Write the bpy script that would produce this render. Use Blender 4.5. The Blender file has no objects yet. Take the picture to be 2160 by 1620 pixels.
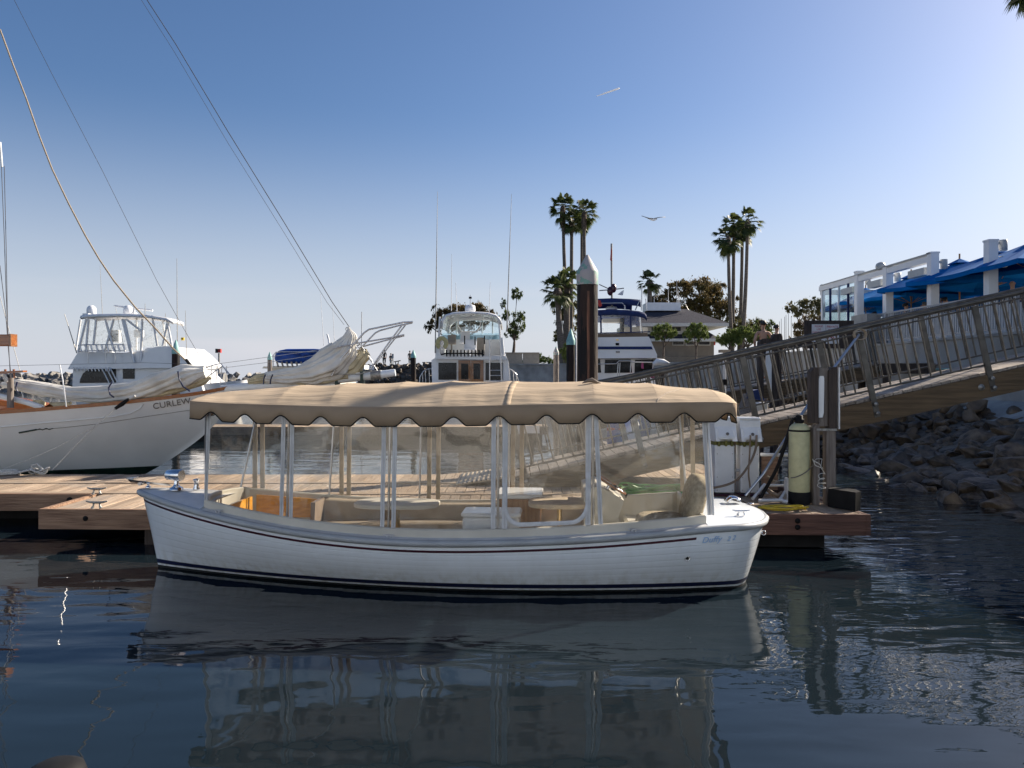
import bpy, bmesh, math, random
from mathutils import Vector, Matrix, Euler, noise
R = math.radians
scene = bpy.context.scene
COL = scene.collection
# ------------------------------------------------------------------ camera
F, HOR, EYE = 1600.0, 795.0, 2.1          # focal length in photo pixels, horizon row, eye height over the water
cam = bpy.data.cameras.new('camera'); camo = bpy.data.objects.new('camera', cam); COL.objects.link(camo)
camo.location = (0, 0, EYE); camo.rotation_euler = (R(90), 0, 0)
cam.sensor_width = 36; cam.lens = 36*F/2160; cam.shift_y = -15/2160
cam.clip_start = .05; cam.clip_end = 20000
scene.camera = camo
# ------------------------------------------------------------------ world and sun
SKY_SAT, SKY_TINT, HAZE_TOP, HAZE_MAX, HAZE_COL, CLOUD_COL = 1.14, (1.03, .99, 1.05), .34, .85, (5.9, 6.2, 7.0), (6.9, 6.6, 7.0)
SUN_EL, SUN_AZ = 29.0, 59.0              # azimuth clockwise from the view direction (+Y)
w = bpy.data.worlds.new('World'); scene.world = w; w.use_nodes = True
nt = w.node_tree; bg = nt.nodes['Background']
sky = nt.nodes.new('ShaderNodeTexSky'); sky.sky_type = 'NISHITA'; sky.sun_disc = False
sky.sun_elevation = R(SUN_EL); sky.sun_rotation = R(SUN_AZ)
sky.altitude = 0; sky.air_density = 1.0; sky.dust_density = 1.1; sky.ozone_density = 3.0
# faint streaks of high cloud and pale sea haze low over the horizon
N_ = nt.nodes.new; L = nt.links.new
tc = N_('ShaderNodeTexCoord'); mp = N_('ShaderNodeMapping'); mp.inputs['Scale'].default_value = (1.2, 1.2, 16)
nz = N_('ShaderNodeTexNoise'); nz.inputs['Scale'].default_value = 1.6; nz.inputs['Detail'].default_value = 5
cr = N_('ShaderNodeMapRange'); cr.inputs[1].default_value = .50; cr.inputs[2].default_value = .78; cr.inputs[4].default_value = .55
sx = N_('ShaderNodeSeparateXYZ'); hm = N_('ShaderNodeMapRange')
hm.inputs[1].default_value = .0; hm.inputs[2].default_value = .16; hm.inputs[3].default_value = 1; hm.inputs[4].default_value = 0
mu = N_('ShaderNodeMath'); mu.operation = 'MULTIPLY'
hs = N_('ShaderNodeHueSaturation'); hs.inputs['Saturation'].default_value = SKY_SAT
tint = N_('ShaderNodeMix'); tint.data_type = 'RGBA'; tint.blend_type = 'MULTIPLY'; tint.inputs[0].default_value = 1; tint.inputs[7].default_value = (*SKY_TINT, 1)
hz = N_('ShaderNodeMapRange'); hz.interpolation_type = 'SMOOTHSTEP'; hz.inputs[1].default_value = -.02; hz.inputs[2].default_value = HAZE_TOP; hz.inputs[3].default_value = HAZE_MAX; hz.inputs[4].default_value = 0
mh = N_('ShaderNodeMix'); mh.data_type = 'RGBA'; mh.inputs[7].default_value = (*HAZE_COL, 1)
mixc = N_('ShaderNodeMix'); mixc.data_type = 'RGBA'; mixc.inputs[7].default_value = (*CLOUD_COL, 1)
L(tc.outputs['Generated'], mp.inputs[0]); L(mp.outputs[0], nz.inputs['Vector']); L(nz.outputs[0], cr.inputs[0])
L(tc.outputs['Generated'], sx.inputs[0]); L(sx.outputs[2], hm.inputs[0]); L(cr.outputs[0], mu.inputs[0]); L(hm.outputs[0], mu.inputs[1])
L(sky.outputs[0], hs.inputs['Color']); L(hs.outputs[0], tint.inputs[6]); L(sx.outputs[2], hz.inputs[0]); L(hz.outputs[0], mh.inputs[0]); L(tint.outputs[2], mh.inputs[6])
L(mu.outputs[0], mixc.inputs[0]); L(mh.outputs[2], mixc.inputs[6]); L(mixc.outputs[2], bg.inputs[0])
bg.inputs[1].default_value = 0.053
sl = bpy.data.lights.new('sun', 'SUN'); sl.energy = 5.0; sl.angle = R(.55); sl.color = (1, .89, .74)
so = bpy.data.objects.new('sun', sl); COL.objects.link(so)
sd = Vector((math.sin(R(SUN_AZ))*math.cos(R(SUN_EL)), math.cos(R(SUN_AZ))*math.cos(R(SUN_EL)), math.sin(R(SUN_EL))))
so.rotation_euler = sd.to_track_quat('Z', 'Y').to_euler(); so.location = sd*60
vs = scene.view_settings; vs.view_transform = 'Standard'; vs.look = 'None'; vs.gamma = 1; vs.exposure = 1.14; vs.use_curve_mapping = False
scene.render.engine = 'CYCLES'
cy = scene.cycles; cy.max_bounces = 8; cy.transparent_max_bounces = 24; cy.glossy_bounces = 4; cy.diffuse_bounces = 3; cy.transmission_bounces = 4
cy.caustics_reflective = False; cy.caustics_refractive = False; cy.sample_clamp_indirect = 4; cy.sample_clamp_direct = 0
cy.use_denoising = True

def P(px, py, Y):                         # photo pixel at depth Y -> world point
    return Vector(((px-1080)/F*Y, Y, EYE-(py-HOR)/F*Y))
def lerp(a, b, t): return a+(b-a)*t
def interp(tab, x):                       # smooth (Catmull-Rom) lookup in [(x, y), ...]
    n = len(tab)
    if x <= tab[0][0]: return tab[0][1]
    if x >= tab[-1][0]: return tab[-1][1]
    for i in range(n-1):
        if tab[i][0] <= x <= tab[i+1][0]: break
    x0, y0 = tab[i]; x1, y1 = tab[i+1]; t = (x-x0)/(x1-x0)
    m0 = (y1-tab[i-1][1])/(x1-tab[i-1][0]) if i > 0 else (y1-y0)/(x1-x0)
    m1 = (tab[i+2][1]-y0)/(tab[i+2][0]-x0) if i < n-2 else (y1-y0)/(x1-x0)
    h = x1-x0; t2 = t*t; t3 = t2*t
    return (2*t3-3*t2+1)*y0+(t3-2*t2+t)*h*m0+(-2*t3+3*t2)*y1+(t3-t2)*h*m1

# ------------------------------------------------------------------ materials
def newmat(name):
    m = bpy.data.materials.new(name); m.use_nodes = True
    return m, m.node_tree, m.node_tree.nodes['Principled BSDF']
def mat(name, col, rough=.5, metal=0, var=.12, vscale=6.0, bump=0.0, bscale=40.0, stretch=(1, 1, 1), col2=None, spec=.5, coat=0, detail=4, lo=.35, hi=.65):
    m, t, b = newmat(name); n = t.nodes; l = t.links.new
    b.inputs['Roughness'].default_value = rough; b.inputs['Metallic'].default_value = metal
    b.inputs['Specular IOR Level'].default_value = spec; b.inputs['Coat Weight'].default_value = coat
    tc = n.new('ShaderNodeTexCoord'); mp = n.new('ShaderNodeMapping'); mp.inputs['Scale'].default_value = stretch
    l(tc.outputs['Object'], mp.inputs[0])
    nz = n.new('ShaderNodeTexNoise'); nz.inputs['Scale'].default_value = vscale; nz.inputs['Detail'].default_value = detail
    l(mp.outputs[0], nz.inputs['Vector'])
    r = n.new('ShaderNodeValToRGB'); c2 = col2 or tuple(c*(1-var*2) for c in col); c1 = col if col2 else tuple(min(1, c*(1+var*.6)) for c in col)
    r.color_ramp.elements[0].color = (*c2, 1); r.color_ramp.elements[1].color = (*c1, 1)
    r.color_ramp.elements[0].position = lo; r.color_ramp.elements[1].position = hi
    l(nz.outputs[0], r.inputs[0]); l(r.outputs[0], b.inputs['Base Color'])
    if bump:
        n2 = n.new('ShaderNodeTexNoise'); n2.inputs['Scale'].default_value = bscale; n2.inputs['Detail'].default_value = 5
        l(mp.outputs[0], n2.inputs['Vector'])
        bp = n.new('ShaderNodeBump'); bp.inputs['Strength'].default_value = min(1, bump); bp.inputs['Distance'].default_value = .02
        l(n2.outputs[0], bp.inputs['Height']); l(bp.outputs[0], b.inputs['Normal'])
    return m
def wood(name, c1, c2, axis=0, rough=.65, scale=5.0, bump=.35, spec=.3, coat=0, island=False):
    s = [14.0, 14.0, 14.0]; s[axis] = 1.0
    m = mat(name, c1, rough=rough, col2=c2, vscale=scale*.5, bump=bump, bscale=scale, stretch=tuple(s), spec=spec, coat=coat, detail=6, lo=.3, hi=.7)
    if island:                            # every board a little different, with grey worn patches and pale droppings
        t = m.node_tree; n = t.nodes; l = t.links.new; b = n['Principled BSDF']; src = b.inputs['Base Color'].links[0].from_socket
        g = n.new('ShaderNodeNewGeometry'); r = n.new('ShaderNodeMapRange'); r.inputs[3].default_value = .66; r.inputs[4].default_value = 1.16; l(g.outputs['Random Per Island'], r.inputs[0])
        v = n.new('ShaderNodeVectorMath'); v.operation = 'SCALE'; l(src, v.inputs[0]); l(r.outputs[0], v.inputs['Scale'])
        tc = n.new('ShaderNodeTexCoord'); z = n.new('ShaderNodeTexNoise'); z.inputs['Scale'].default_value = 1.3; z.inputs['Detail'].default_value = 7; l(tc.outputs['Object'], z.inputs['Vector'])
        q = n.new('ShaderNodeMapRange'); q.inputs[1].default_value = .48; q.inputs[2].default_value = .72; q.inputs[4].default_value = .8; l(z.outputs[0], q.inputs[0])
        x = n.new('ShaderNodeMix'); x.data_type = 'RGBA'; x.inputs[7].default_value = (.25, .225, .20, 1); l(q.outputs[0], x.inputs[0]); l(v.outputs[0], x.inputs[6])
        z2 = n.new('ShaderNodeTexNoise'); z2.inputs['Scale'].default_value = 7; z2.inputs['Detail'].default_value = 2; l(tc.outputs['Object'], z2.inputs['Vector'])
        q2 = n.new('ShaderNodeMapRange'); q2.inputs[1].default_value = .73; q2.inputs[2].default_value = .76; l(z2.outputs[0], q2.inputs[0])
        x2 = n.new('ShaderNodeMix'); x2.data_type = 'RGBA'; x2.inputs[7].default_value = (.55, .53, .5, 1); l(q2.outputs[0], x2.inputs[0]); l(x.outputs[2], x2.inputs[6]); l(x2.outputs[2], b.inputs['Base Color'])
    return m
def metal(name, col=(.62, .62, .63), rough=.25):
    return mat(name, col, rough=rough, metal=1, var=.08, vscale=9)
def vinyl(name, tint=(.97, .965, .945), haze=.042, wrinkle=.14, hcol=(.75, .70, .58), scale=2.5, refl=1.5):
    m = bpy.data.materials.new(name); m.use_nodes = True; t = m.node_tree; n = t.nodes; l = t.links.new
    for x in list(n):
        if x.type != 'OUTPUT_MATERIAL': n.remove(x)
    out = [x for x in n if x.type == 'OUTPUT_MATERIAL'][0]
    tr = n.new('ShaderNodeBsdfTransparent'); tr.inputs[0].default_value = (*tint, 1)
    gl = n.new('ShaderNodeBsdfGlossy'); gl.inputs['Roughness'].default_value = .03; gl.inputs[0].default_value = (1, 1, 1, 1)
    df = n.new('ShaderNodeBsdfDiffuse'); df.inputs[0].default_value = (*hcol, 1)
    tl = n.new('ShaderNodeBsdfTranslucent'); tl.inputs[0].default_value = (*hcol, 1)
    ad = n.new('ShaderNodeMixShader'); ad.inputs[0].default_value = .5; l(df.outputs[0], ad.inputs[1]); l(tl.outputs[0], ad.inputs[2])
    tc = n.new('ShaderNodeTexCoord'); nz = n.new('ShaderNodeTexNoise'); nz.inputs['Scale'].default_value = scale; nz.inputs['Detail'].default_value = 2
    l(tc.outputs['Object'], nz.inputs['Vector'])
    bp = n.new('ShaderNodeBump'); bp.inputs['Strength'].default_value = wrinkle; bp.inputs['Distance'].default_value = .06
    l(nz.outputs[0], bp.inputs['Height']); l(bp.outputs[0], gl.inputs['Normal'])
    fr = n.new('ShaderNodeFresnel'); gg = n.new('ShaderNodeNewGeometry'); gr = n.new('ShaderNodeMapRange'); gr.inputs[3].default_value = 1.5; gr.inputs[4].default_value = .6667; l(gg.outputs['Backfacing'], gr.inputs[0]); l(gr.outputs[0], fr.inputs[0]); l(bp.outputs[0], fr.inputs['Normal'])
    m2 = n.new('ShaderNodeMath'); m2.operation = 'MULTIPLY'; m2.inputs[1].default_value = refl; m2.use_clamp = True; l(fr.outputs[0], m2.inputs[0])
    n2 = n.new('ShaderNodeTexNoise'); n2.inputs['Scale'].default_value = 3.5; n2.inputs['Detail'].default_value = 6; l(tc.outputs['Object'], n2.inputs['Vector'])
    mr = n.new('ShaderNodeMapRange'); mr.inputs[1].default_value = .35; mr.inputs[2].default_value = .75; mr.inputs[3].default_value = haze*.4; mr.inputs[4].default_value = haze*2
    l(n2.outputs[0], mr.inputs[0])
    mx = n.new('ShaderNodeMixShader'); l(mr.outputs[0], mx.inputs[0]); l(tr.outputs[0], mx.inputs[1]); l(ad.outputs[0], mx.inputs[2])
    mg = n.new('ShaderNodeMixShader'); l(m2.outputs[0], mg.inputs[0]); l(mx.outputs[0], mg.inputs[1]); l(gl.outputs[0], mg.inputs[2])
    l(mg.outputs[0], out.inputs[0])
    return m

M = {}
M['white'] = mat('white gelcoat', (.78, .83, .88), rough=.22, var=.03, vscale=2, spec=.5, coat=.3)
M['white_shine'] = mat('white painted fibreglass', (.80, .80, .80), rough=.2, var=.03, vscale=1.2, coat=.4)
M['curlew'] = mat('white topside paint', (.72, .74, .74), rough=.22, var=.05, vscale=1.0, coat=.3)
M['rail_rub'] = mat('grey rubber rub rail', (.36, .38, .40), rough=.45, var=.06)
M['deckgrey'] = mat('deck nonskid', (.62, .62, .62), rough=.5, var=.05, bump=.1, bscale=300)
M['navy'] = mat('navy stripe paint', (.012, .016, .055), rough=.3, var=.1)
M['maroon'] = mat('maroon pinstripe', (.05, .008, .02), rough=.3, var=.1)
M['black'] = mat('black rubber', (.011, .011, .012), rough=.7, var=.2, spec=.2)
M['bottom'] = mat('black bottom paint', (.010, .011, .011), rough=.6, var=.3)
M['greenboot'] = mat('dark green bottom paint', (.008, .03, .022), rough=.5, var=.3)
M['chrome'] = metal('polished stainless', (.72, .72, .74), .12)
M['steel'] = metal('brushed stainless', (.55, .55, .56), .32)
M['galv'] = mat('galvanised cleat', (.34, .33, .31), rough=.5, metal=.6, var=.2, vscale=30)
M['brass'] = metal('worn brass', (.65, .47, .22), .3)
M['tape'] = mat('white zip tape', (.62, .62, .63), rough=.6, var=.06, vscale=12)
M['tape_tan'] = mat('tan zip tape', (.52, .42, .30), rough=.7, var=.08, vscale=12)
M['vinyl'] = vinyl('clear window vinyl', haze=.055, wrinkle=.28, refl=2.2)
M['vinyl_far'] = vinyl('hazy window vinyl', haze=.045)
M['vinyl_end'] = vinyl('end curtain vinyl', haze=.02, wrinkle=.03, scale=1.2, refl=.45)
M['glass'] = vinyl('window glass', tint=(.86, .93, .95), haze=.01, wrinkle=.02)
M['teak'] = wood('golden varnished teak', (.80, .40, .06), (.55, .24, .035), 0, rough=.3, coat=.4, bump=.1)
M['teak_brown'] = wood('brown varnished wood', (.30, .13, .045), (.16, .06, .02), 0, rough=.3, coat=.5, bump=.1)
M['mahog'] = wood('varnished mahogany', (.34, .12, .03), (.20, .06, .015), 0, rough=.25, coat=.6, bump=.1)
M['dock_x'] = wood('sunned dock board', (.42, .325, .235), (.28, .205, .145), 0, rough=.85, bump=.6, island=True)
M['dock_y'] = wood('sunned dock plank', (.44, .335, .24), (.29, .21, .15), 1, rough=.85, bump=.6, island=True)
M['fascia'] = wood('weathered fascia timber', (.37, .235, .155), (.18, .105, .07), 0, rough=.85, bump=.8, scale=3.5)
M['fascia_red'] = wood('reddish fascia timber', (.15, .082, .064), (.078, .042, .035), 0, rough=.85, bump=.8, scale=3.5)
M['beam'] = wood('glulam beam', (.155, .105, .06), (.075, .052, .03), 0, rough=.7, bump=.6, scale=3)
M['timber_dk'] = wood('dark weathered timber', (.085, .065, .055), (.035, .028, .026), 2, rough=.8, bump=.7)
M['timber_gr'] = wood('grey weathered timber', (.24, .21, .19), (.12, .10, .09), 2, rough=.85, bump=.8)
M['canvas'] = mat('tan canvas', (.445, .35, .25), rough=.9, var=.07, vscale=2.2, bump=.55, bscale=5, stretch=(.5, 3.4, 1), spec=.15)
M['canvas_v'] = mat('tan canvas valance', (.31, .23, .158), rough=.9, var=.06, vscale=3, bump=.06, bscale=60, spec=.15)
M['canvas_in'] = mat('ochre canvas lining', (.40, .22, .07), rough=.9, var=.08)
M['cream'] = mat('cream liner', (.56, .53, .46), rough=.5, var=.05, vscale=3)
M['cushion'] = mat('beige upholstery', (.42, .35, .27), rough=.8, var=.08, vscale=5, bump=.15, bscale=60)
M['cushion_br'] = mat('brown upholstery', (.20, .15, .11), rough=.6, var=.1, vscale=4)
M['fuzzy'] = mat('fleecy seat cover', (.50, .43, .32), rough=1, var=.15, vscale=24, bump=.9, bscale=140, spec=.1)
M['cabwood'] = wood('cabinet wood', (.38, .20, .09), (.22, .11, .045), 2, rough=.5, bump=.2)
M['concrete'] = mat('concrete', (.34, .34, .33), rough=.9, var=.16, vscale=1.2, bump=.5, bscale=12, detail=8)
M['concrete_w'] = mat('stained pale concrete', (.36, .36, .35), rough=.9, col2=(.22, .21, .19), vscale=.6, bump=.4, bscale=8, detail=8)
M['rock'] = mat('wet dark rock', (.13, .097, .067), rough=.55, col2=(.026, .019, .014), vscale=2.2, bump=1, bscale=7, detail=8)
M['rock_br'] = mat('brown rock', (.19, .135, .085), rough=.65, col2=(.04, .028, .02), vscale=2.0, bump=1, bscale=7, detail=8)
M['rock_far'] = mat('breakwater rock', (.28, .26, .235), rough=.8, col2=(.06, .06, .062), vscale=.55, bump=.6, bscale=3, detail=6)
M['pile'] = mat('tarred timber', (.009, .008, .009), rough=.7, spec=.25, col2=(.028, .017, .014), vscale=2.2, bump=.9, bscale=9, stretch=(2.5, 2.5, .35), lo=.52, hi=.38)
M['pile_rust'] = mat('rust streak', (.22, .10, .06), rough=.8, col2=(.09, .045, .03), vscale=5, stretch=(4, 4, .6))
M['cap_white'] = mat('peeling pile cap paint', (.33, .31, .315), rough=.6, col2=(.15, .29, .25), vscale=7, lo=.45, hi=.48)
M['cap_teal'] = mat('teal pile cap', (.23, .44, .42), rough=.6, var=.12, vscale=5)
M['railmetal'] = mat('weathered bronze railing', (.115, .105, .092), rough=.38, metal=.45, var=.18, vscale=8)
M['fence'] = mat('grey fence metal', (.30, .31, .33), rough=.4, metal=.4, var=.06)
M['rampdeck'] = wood('worn ramp planks', (.46, .40, .34), (.24, .20, .17), 1, rough=.85, bump=.8, island=True)
M['col_white'] = mat('white column paint', (.78, .79, .80), rough=.5, var=.03, vscale=2)
M['lampgrey'] = mat('grey lamp housing', (.40, .42, .43), rough=.4, var=.05)
M['umb'] = mat('blue umbrella canvas', (.003, .12, .38), rough=.9, spec=.05, var=.06, vscale=2)
M['blue_tarp'] = mat('blue tarpaulin', (.004, .055, .30), rough=.55, var=.15, vscale=4, bump=.5, bscale=6)
M['navycanvas'] = mat('navy canvas', (.012, .03, .12), rough=.8, var=.1)
M['tan_int'] = mat('sunlit screen', (.72, .60, .38), rough=.8, var=.06)
M['darkglass'] = mat('dark tinted glass', (.012, .013, .016), rough=.1, var=.3, spec=.22)
M['grass'] = mat('lawn', (.13, .20, .035), rough=.9, var=.25, vscale=.8)
M['earth'] = mat('earth', (.16, .13, .10), rough=1, var=.2)
M['house_wall'] = mat('brown siding', (.20, .165, .125), rough=.8, var=.08, vscale=1.5)
M['house_roof'] = mat('grey shingles', (.065, .065, .08), spec=.08, rough=.95, var=.2, vscale=9, bump=.5, bscale=18)
M['house_trim'] = mat('pale trim', (.50, .49, .46), rough=.7, var=.05)
M['sail'] = mat('furled sailcloth', (.68, .66, .61), rough=.85, var=.10, vscale=3, bump=.6, bscale=8)
M['sail_old'] = mat('yellowed sailcloth', (.55, .48, .32), rough=.85, var=.2, vscale=4, bump=.6, bscale=9)
M['rope'] = mat('white braided rope', (.58, .57, .54), rough=.9, var=.15, vscale=60)
M['rope_tan'] = mat('tan rope', (.36, .29, .21), rough=.9, var=.15, vscale=60)
M['wire'] = mat('rigging wire', (.07, .07, .08), rough=.5, metal=.5)
M['hose_br'] = mat('brown hose', (.20, .145, .10), rough=.5, var=.1)
M['hose_y'] = mat('yellow hose', (.52, .38, .02), rough=.4, var=.08)
M['hose_g'] = mat('green hose', (.10, .36, .07), rough=.4, var=.08)
M['pvc'] = mat('white pvc pipe', (.62, .63, .65), rough=.4, var=.05)
M['tank'] = mat('cream fibreglass tank', (.52, .50, .29), rough=.45, var=.06, vscale=14, bump=.1, bscale=30)
M['pedestal'] = mat('white pedestal shell', (.70, .72, .75), rough=.35, var=.03)
M['olive'] = mat('olive glow strip', (.13, .13, .015), rough=.4, var=.2)
M['red'] = mat('red paint', (.50, .03, .02), rough=.5, var=.1)
M['skin'] = mat('skin', (.48, .27, .18), rough=.6, var=.05)
M['hair'] = mat('dark hair', (.02, .015, .012), rough=.6, var=.2)
M['cloth_dk'] = mat('dark clothing', (.03, .03, .035), rough=.9, var=.1)
M['cloth_bl'] = mat('blue clothing', (.05, .09, .22), rough=.9, var=.1)
M['cloth_lt'] = mat('light clothing', (.42, .42, .45), rough=.9, var=.1)
M['letter_blue'] = mat('pale blue lettering', (.36, .54, .80), rough=.4, var=.02)
M['letter_grey'] = mat('bronze grey lettering', (.14, .13, .12), rough=.5, var=.02)
M['letter_red'] = mat('red lettering', (.40, .04, .05), rough=.6, var=.02)
M['sign'] = mat('white sign board', (.66, .66, .68), rough=.5, var=.03)
M['trunk'] = mat('bark', (.12, .09, .07), rough=.9, var=.3, vscale=6, bump=.8, bscale=14)
M['palmtrunk'] = mat('palm trunk', (.15, .125, .105), rough=.95, var=.25, vscale=3, bump=.8, bscale=10, stretch=(1, 1, 6))
M['pink'] = mat('pink cloth', (.55, .10, .22), rough=.8)
M['beige_pl'] = mat('beige planter panel', (.30, .27, .23), rough=.8, var=.06)
M['lifering'] = mat('yellowed life ring', (.60, .52, .25), rough=.7, var=.08)
def leafmat(name, c1, c2):
    m, t, b = newmat(name); n = t.nodes; l = t.links.new
    b.inputs['Roughness'].default_value = .55; b.inputs['Specular IOR Level'].default_value = .3
    tc = n.new('ShaderNodeTexCoord'); nz = n.new('ShaderNodeTexNoise'); nz.inputs['Scale'].default_value = .9; nz.inputs['Detail'].default_value = 5
    l(tc.outputs['Object'], nz.inputs['Vector']); r = n.new('ShaderNodeValToRGB')
    r.color_ramp.elements[0].color = (*c2, 1); r.color_ramp.elements[1].color = (*c1, 1); r.color_ramp.elements[0].position = .35; r.color_ramp.elements[1].position = .62
    l(nz.outputs[0], r.inputs[0]); l(r.outputs[0], b.inputs['Base Color'])
    tl = n.new('ShaderNodeBsdfTranslucent'); l(r.outputs[0], tl.inputs[0]); mx = n.new('ShaderNodeMixShader'); mx.inputs[0].default_value = .35
    out = [x for x in n if x.type == 'OUTPUT_MATERIAL'][0]
    l(b.outputs[0], mx.inputs[1]); l(tl.outputs[0], mx.inputs[2]); l(mx.outputs[0], out.inputs[0])
    return m
def stained_white():                      # gelcoat with a yellowish scum line and faint run marks low on the hull
    m = mat('picnic boat gelcoat', (.78, .83, .88), rough=.2, var=.03, vscale=1.5, coat=.4); t = m.node_tree; n = t.nodes; l = t.links.new; b = n['Principled BSDF']; src = b.inputs['Base Color'].links[0].from_socket
    tc = n.new('ShaderNodeTexCoord'); sx = n.new('ShaderNodeSeparateXYZ'); l(tc.outputs['Object'], sx.inputs[0])
    mp = n.new('ShaderNodeMapping'); mp.inputs['Scale'].default_value = (9, 9, .7); l(tc.outputs['Object'], mp.inputs[0]); z = n.new('ShaderNodeTexNoise'); z.inputs['Scale'].default_value = 1.6; z.inputs['Detail'].default_value = 6; l(mp.outputs[0], z.inputs['Vector'])
    h = n.new('ShaderNodeMapRange'); h.inputs[1].default_value = .26; h.inputs[2].default_value = .02; h.inputs[3].default_value = 0; h.inputs[4].default_value = .55; l(sx.outputs[2], h.inputs[0])
    q = n.new('ShaderNodeMapRange'); q.inputs[1].default_value = .42; q.inputs[2].default_value = .72; l(z.outputs[0], q.inputs[0])
    mu = n.new('ShaderNodeMath'); mu.operation = 'MULTIPLY'; l(h.outputs[0], mu.inputs[0]); l(q.outputs[0], mu.inputs[1]); ad = n.new('ShaderNodeMath'); ad.operation = 'MULTIPLY_ADD'; l(q.outputs[0], ad.inputs[0]); ad.inputs[1].default_value = .07; l(mu.outputs[0], ad.inputs[2])
    x = n.new('ShaderNodeMix'); x.data_type = 'RGBA'; x.inputs[7].default_value = (.42, .40, .30, 1); l(ad.outputs[0], x.inputs[0]); l(src, x.inputs[6]); l(x.outputs[2], b.inputs['Base Color']); return m
M['hullwhite'] = stained_white()
def cloudmat():
    m = bpy.data.materials.new('condensed vapour'); m.use_nodes = True; t = m.node_tree; n = t.nodes; o = n['Material Output']; a = n.new('ShaderNodeBsdfTranslucent'); a.inputs[0].default_value = (.95, .95, .95, 1); d = n.new('ShaderNodeBsdfDiffuse'); d.inputs[0].default_value = (.95, .95, .95, 1)
    x = n.new('ShaderNodeMixShader'); x.inputs[0].default_value = .5; t.links.new(a.outputs[0], x.inputs[1]); t.links.new(d.outputs[0], x.inputs[2]); t.links.new(x.outputs[0], o.inputs[0]); return m
M['vapour'] = cloudmat()
M['leaf_green'] = leafmat('green foliage', (.11, .14, .035), (.04, .065, .02))
M['leaf_olive'] = leafmat('olive foliage', (.15, .13, .05), (.055, .065, .03))
M['leaf_rust'] = leafmat('rusty brown foliage', (.17, .115, .045), (.06, .06, .028))
M['leaf_bright'] = leafmat('bright foliage', (.15, .19, .045), (.06, .09, .022))
M['leaf_palm'] = leafmat('palm foliage', (.10, .12, .035), (.03, .05, .018))

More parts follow.
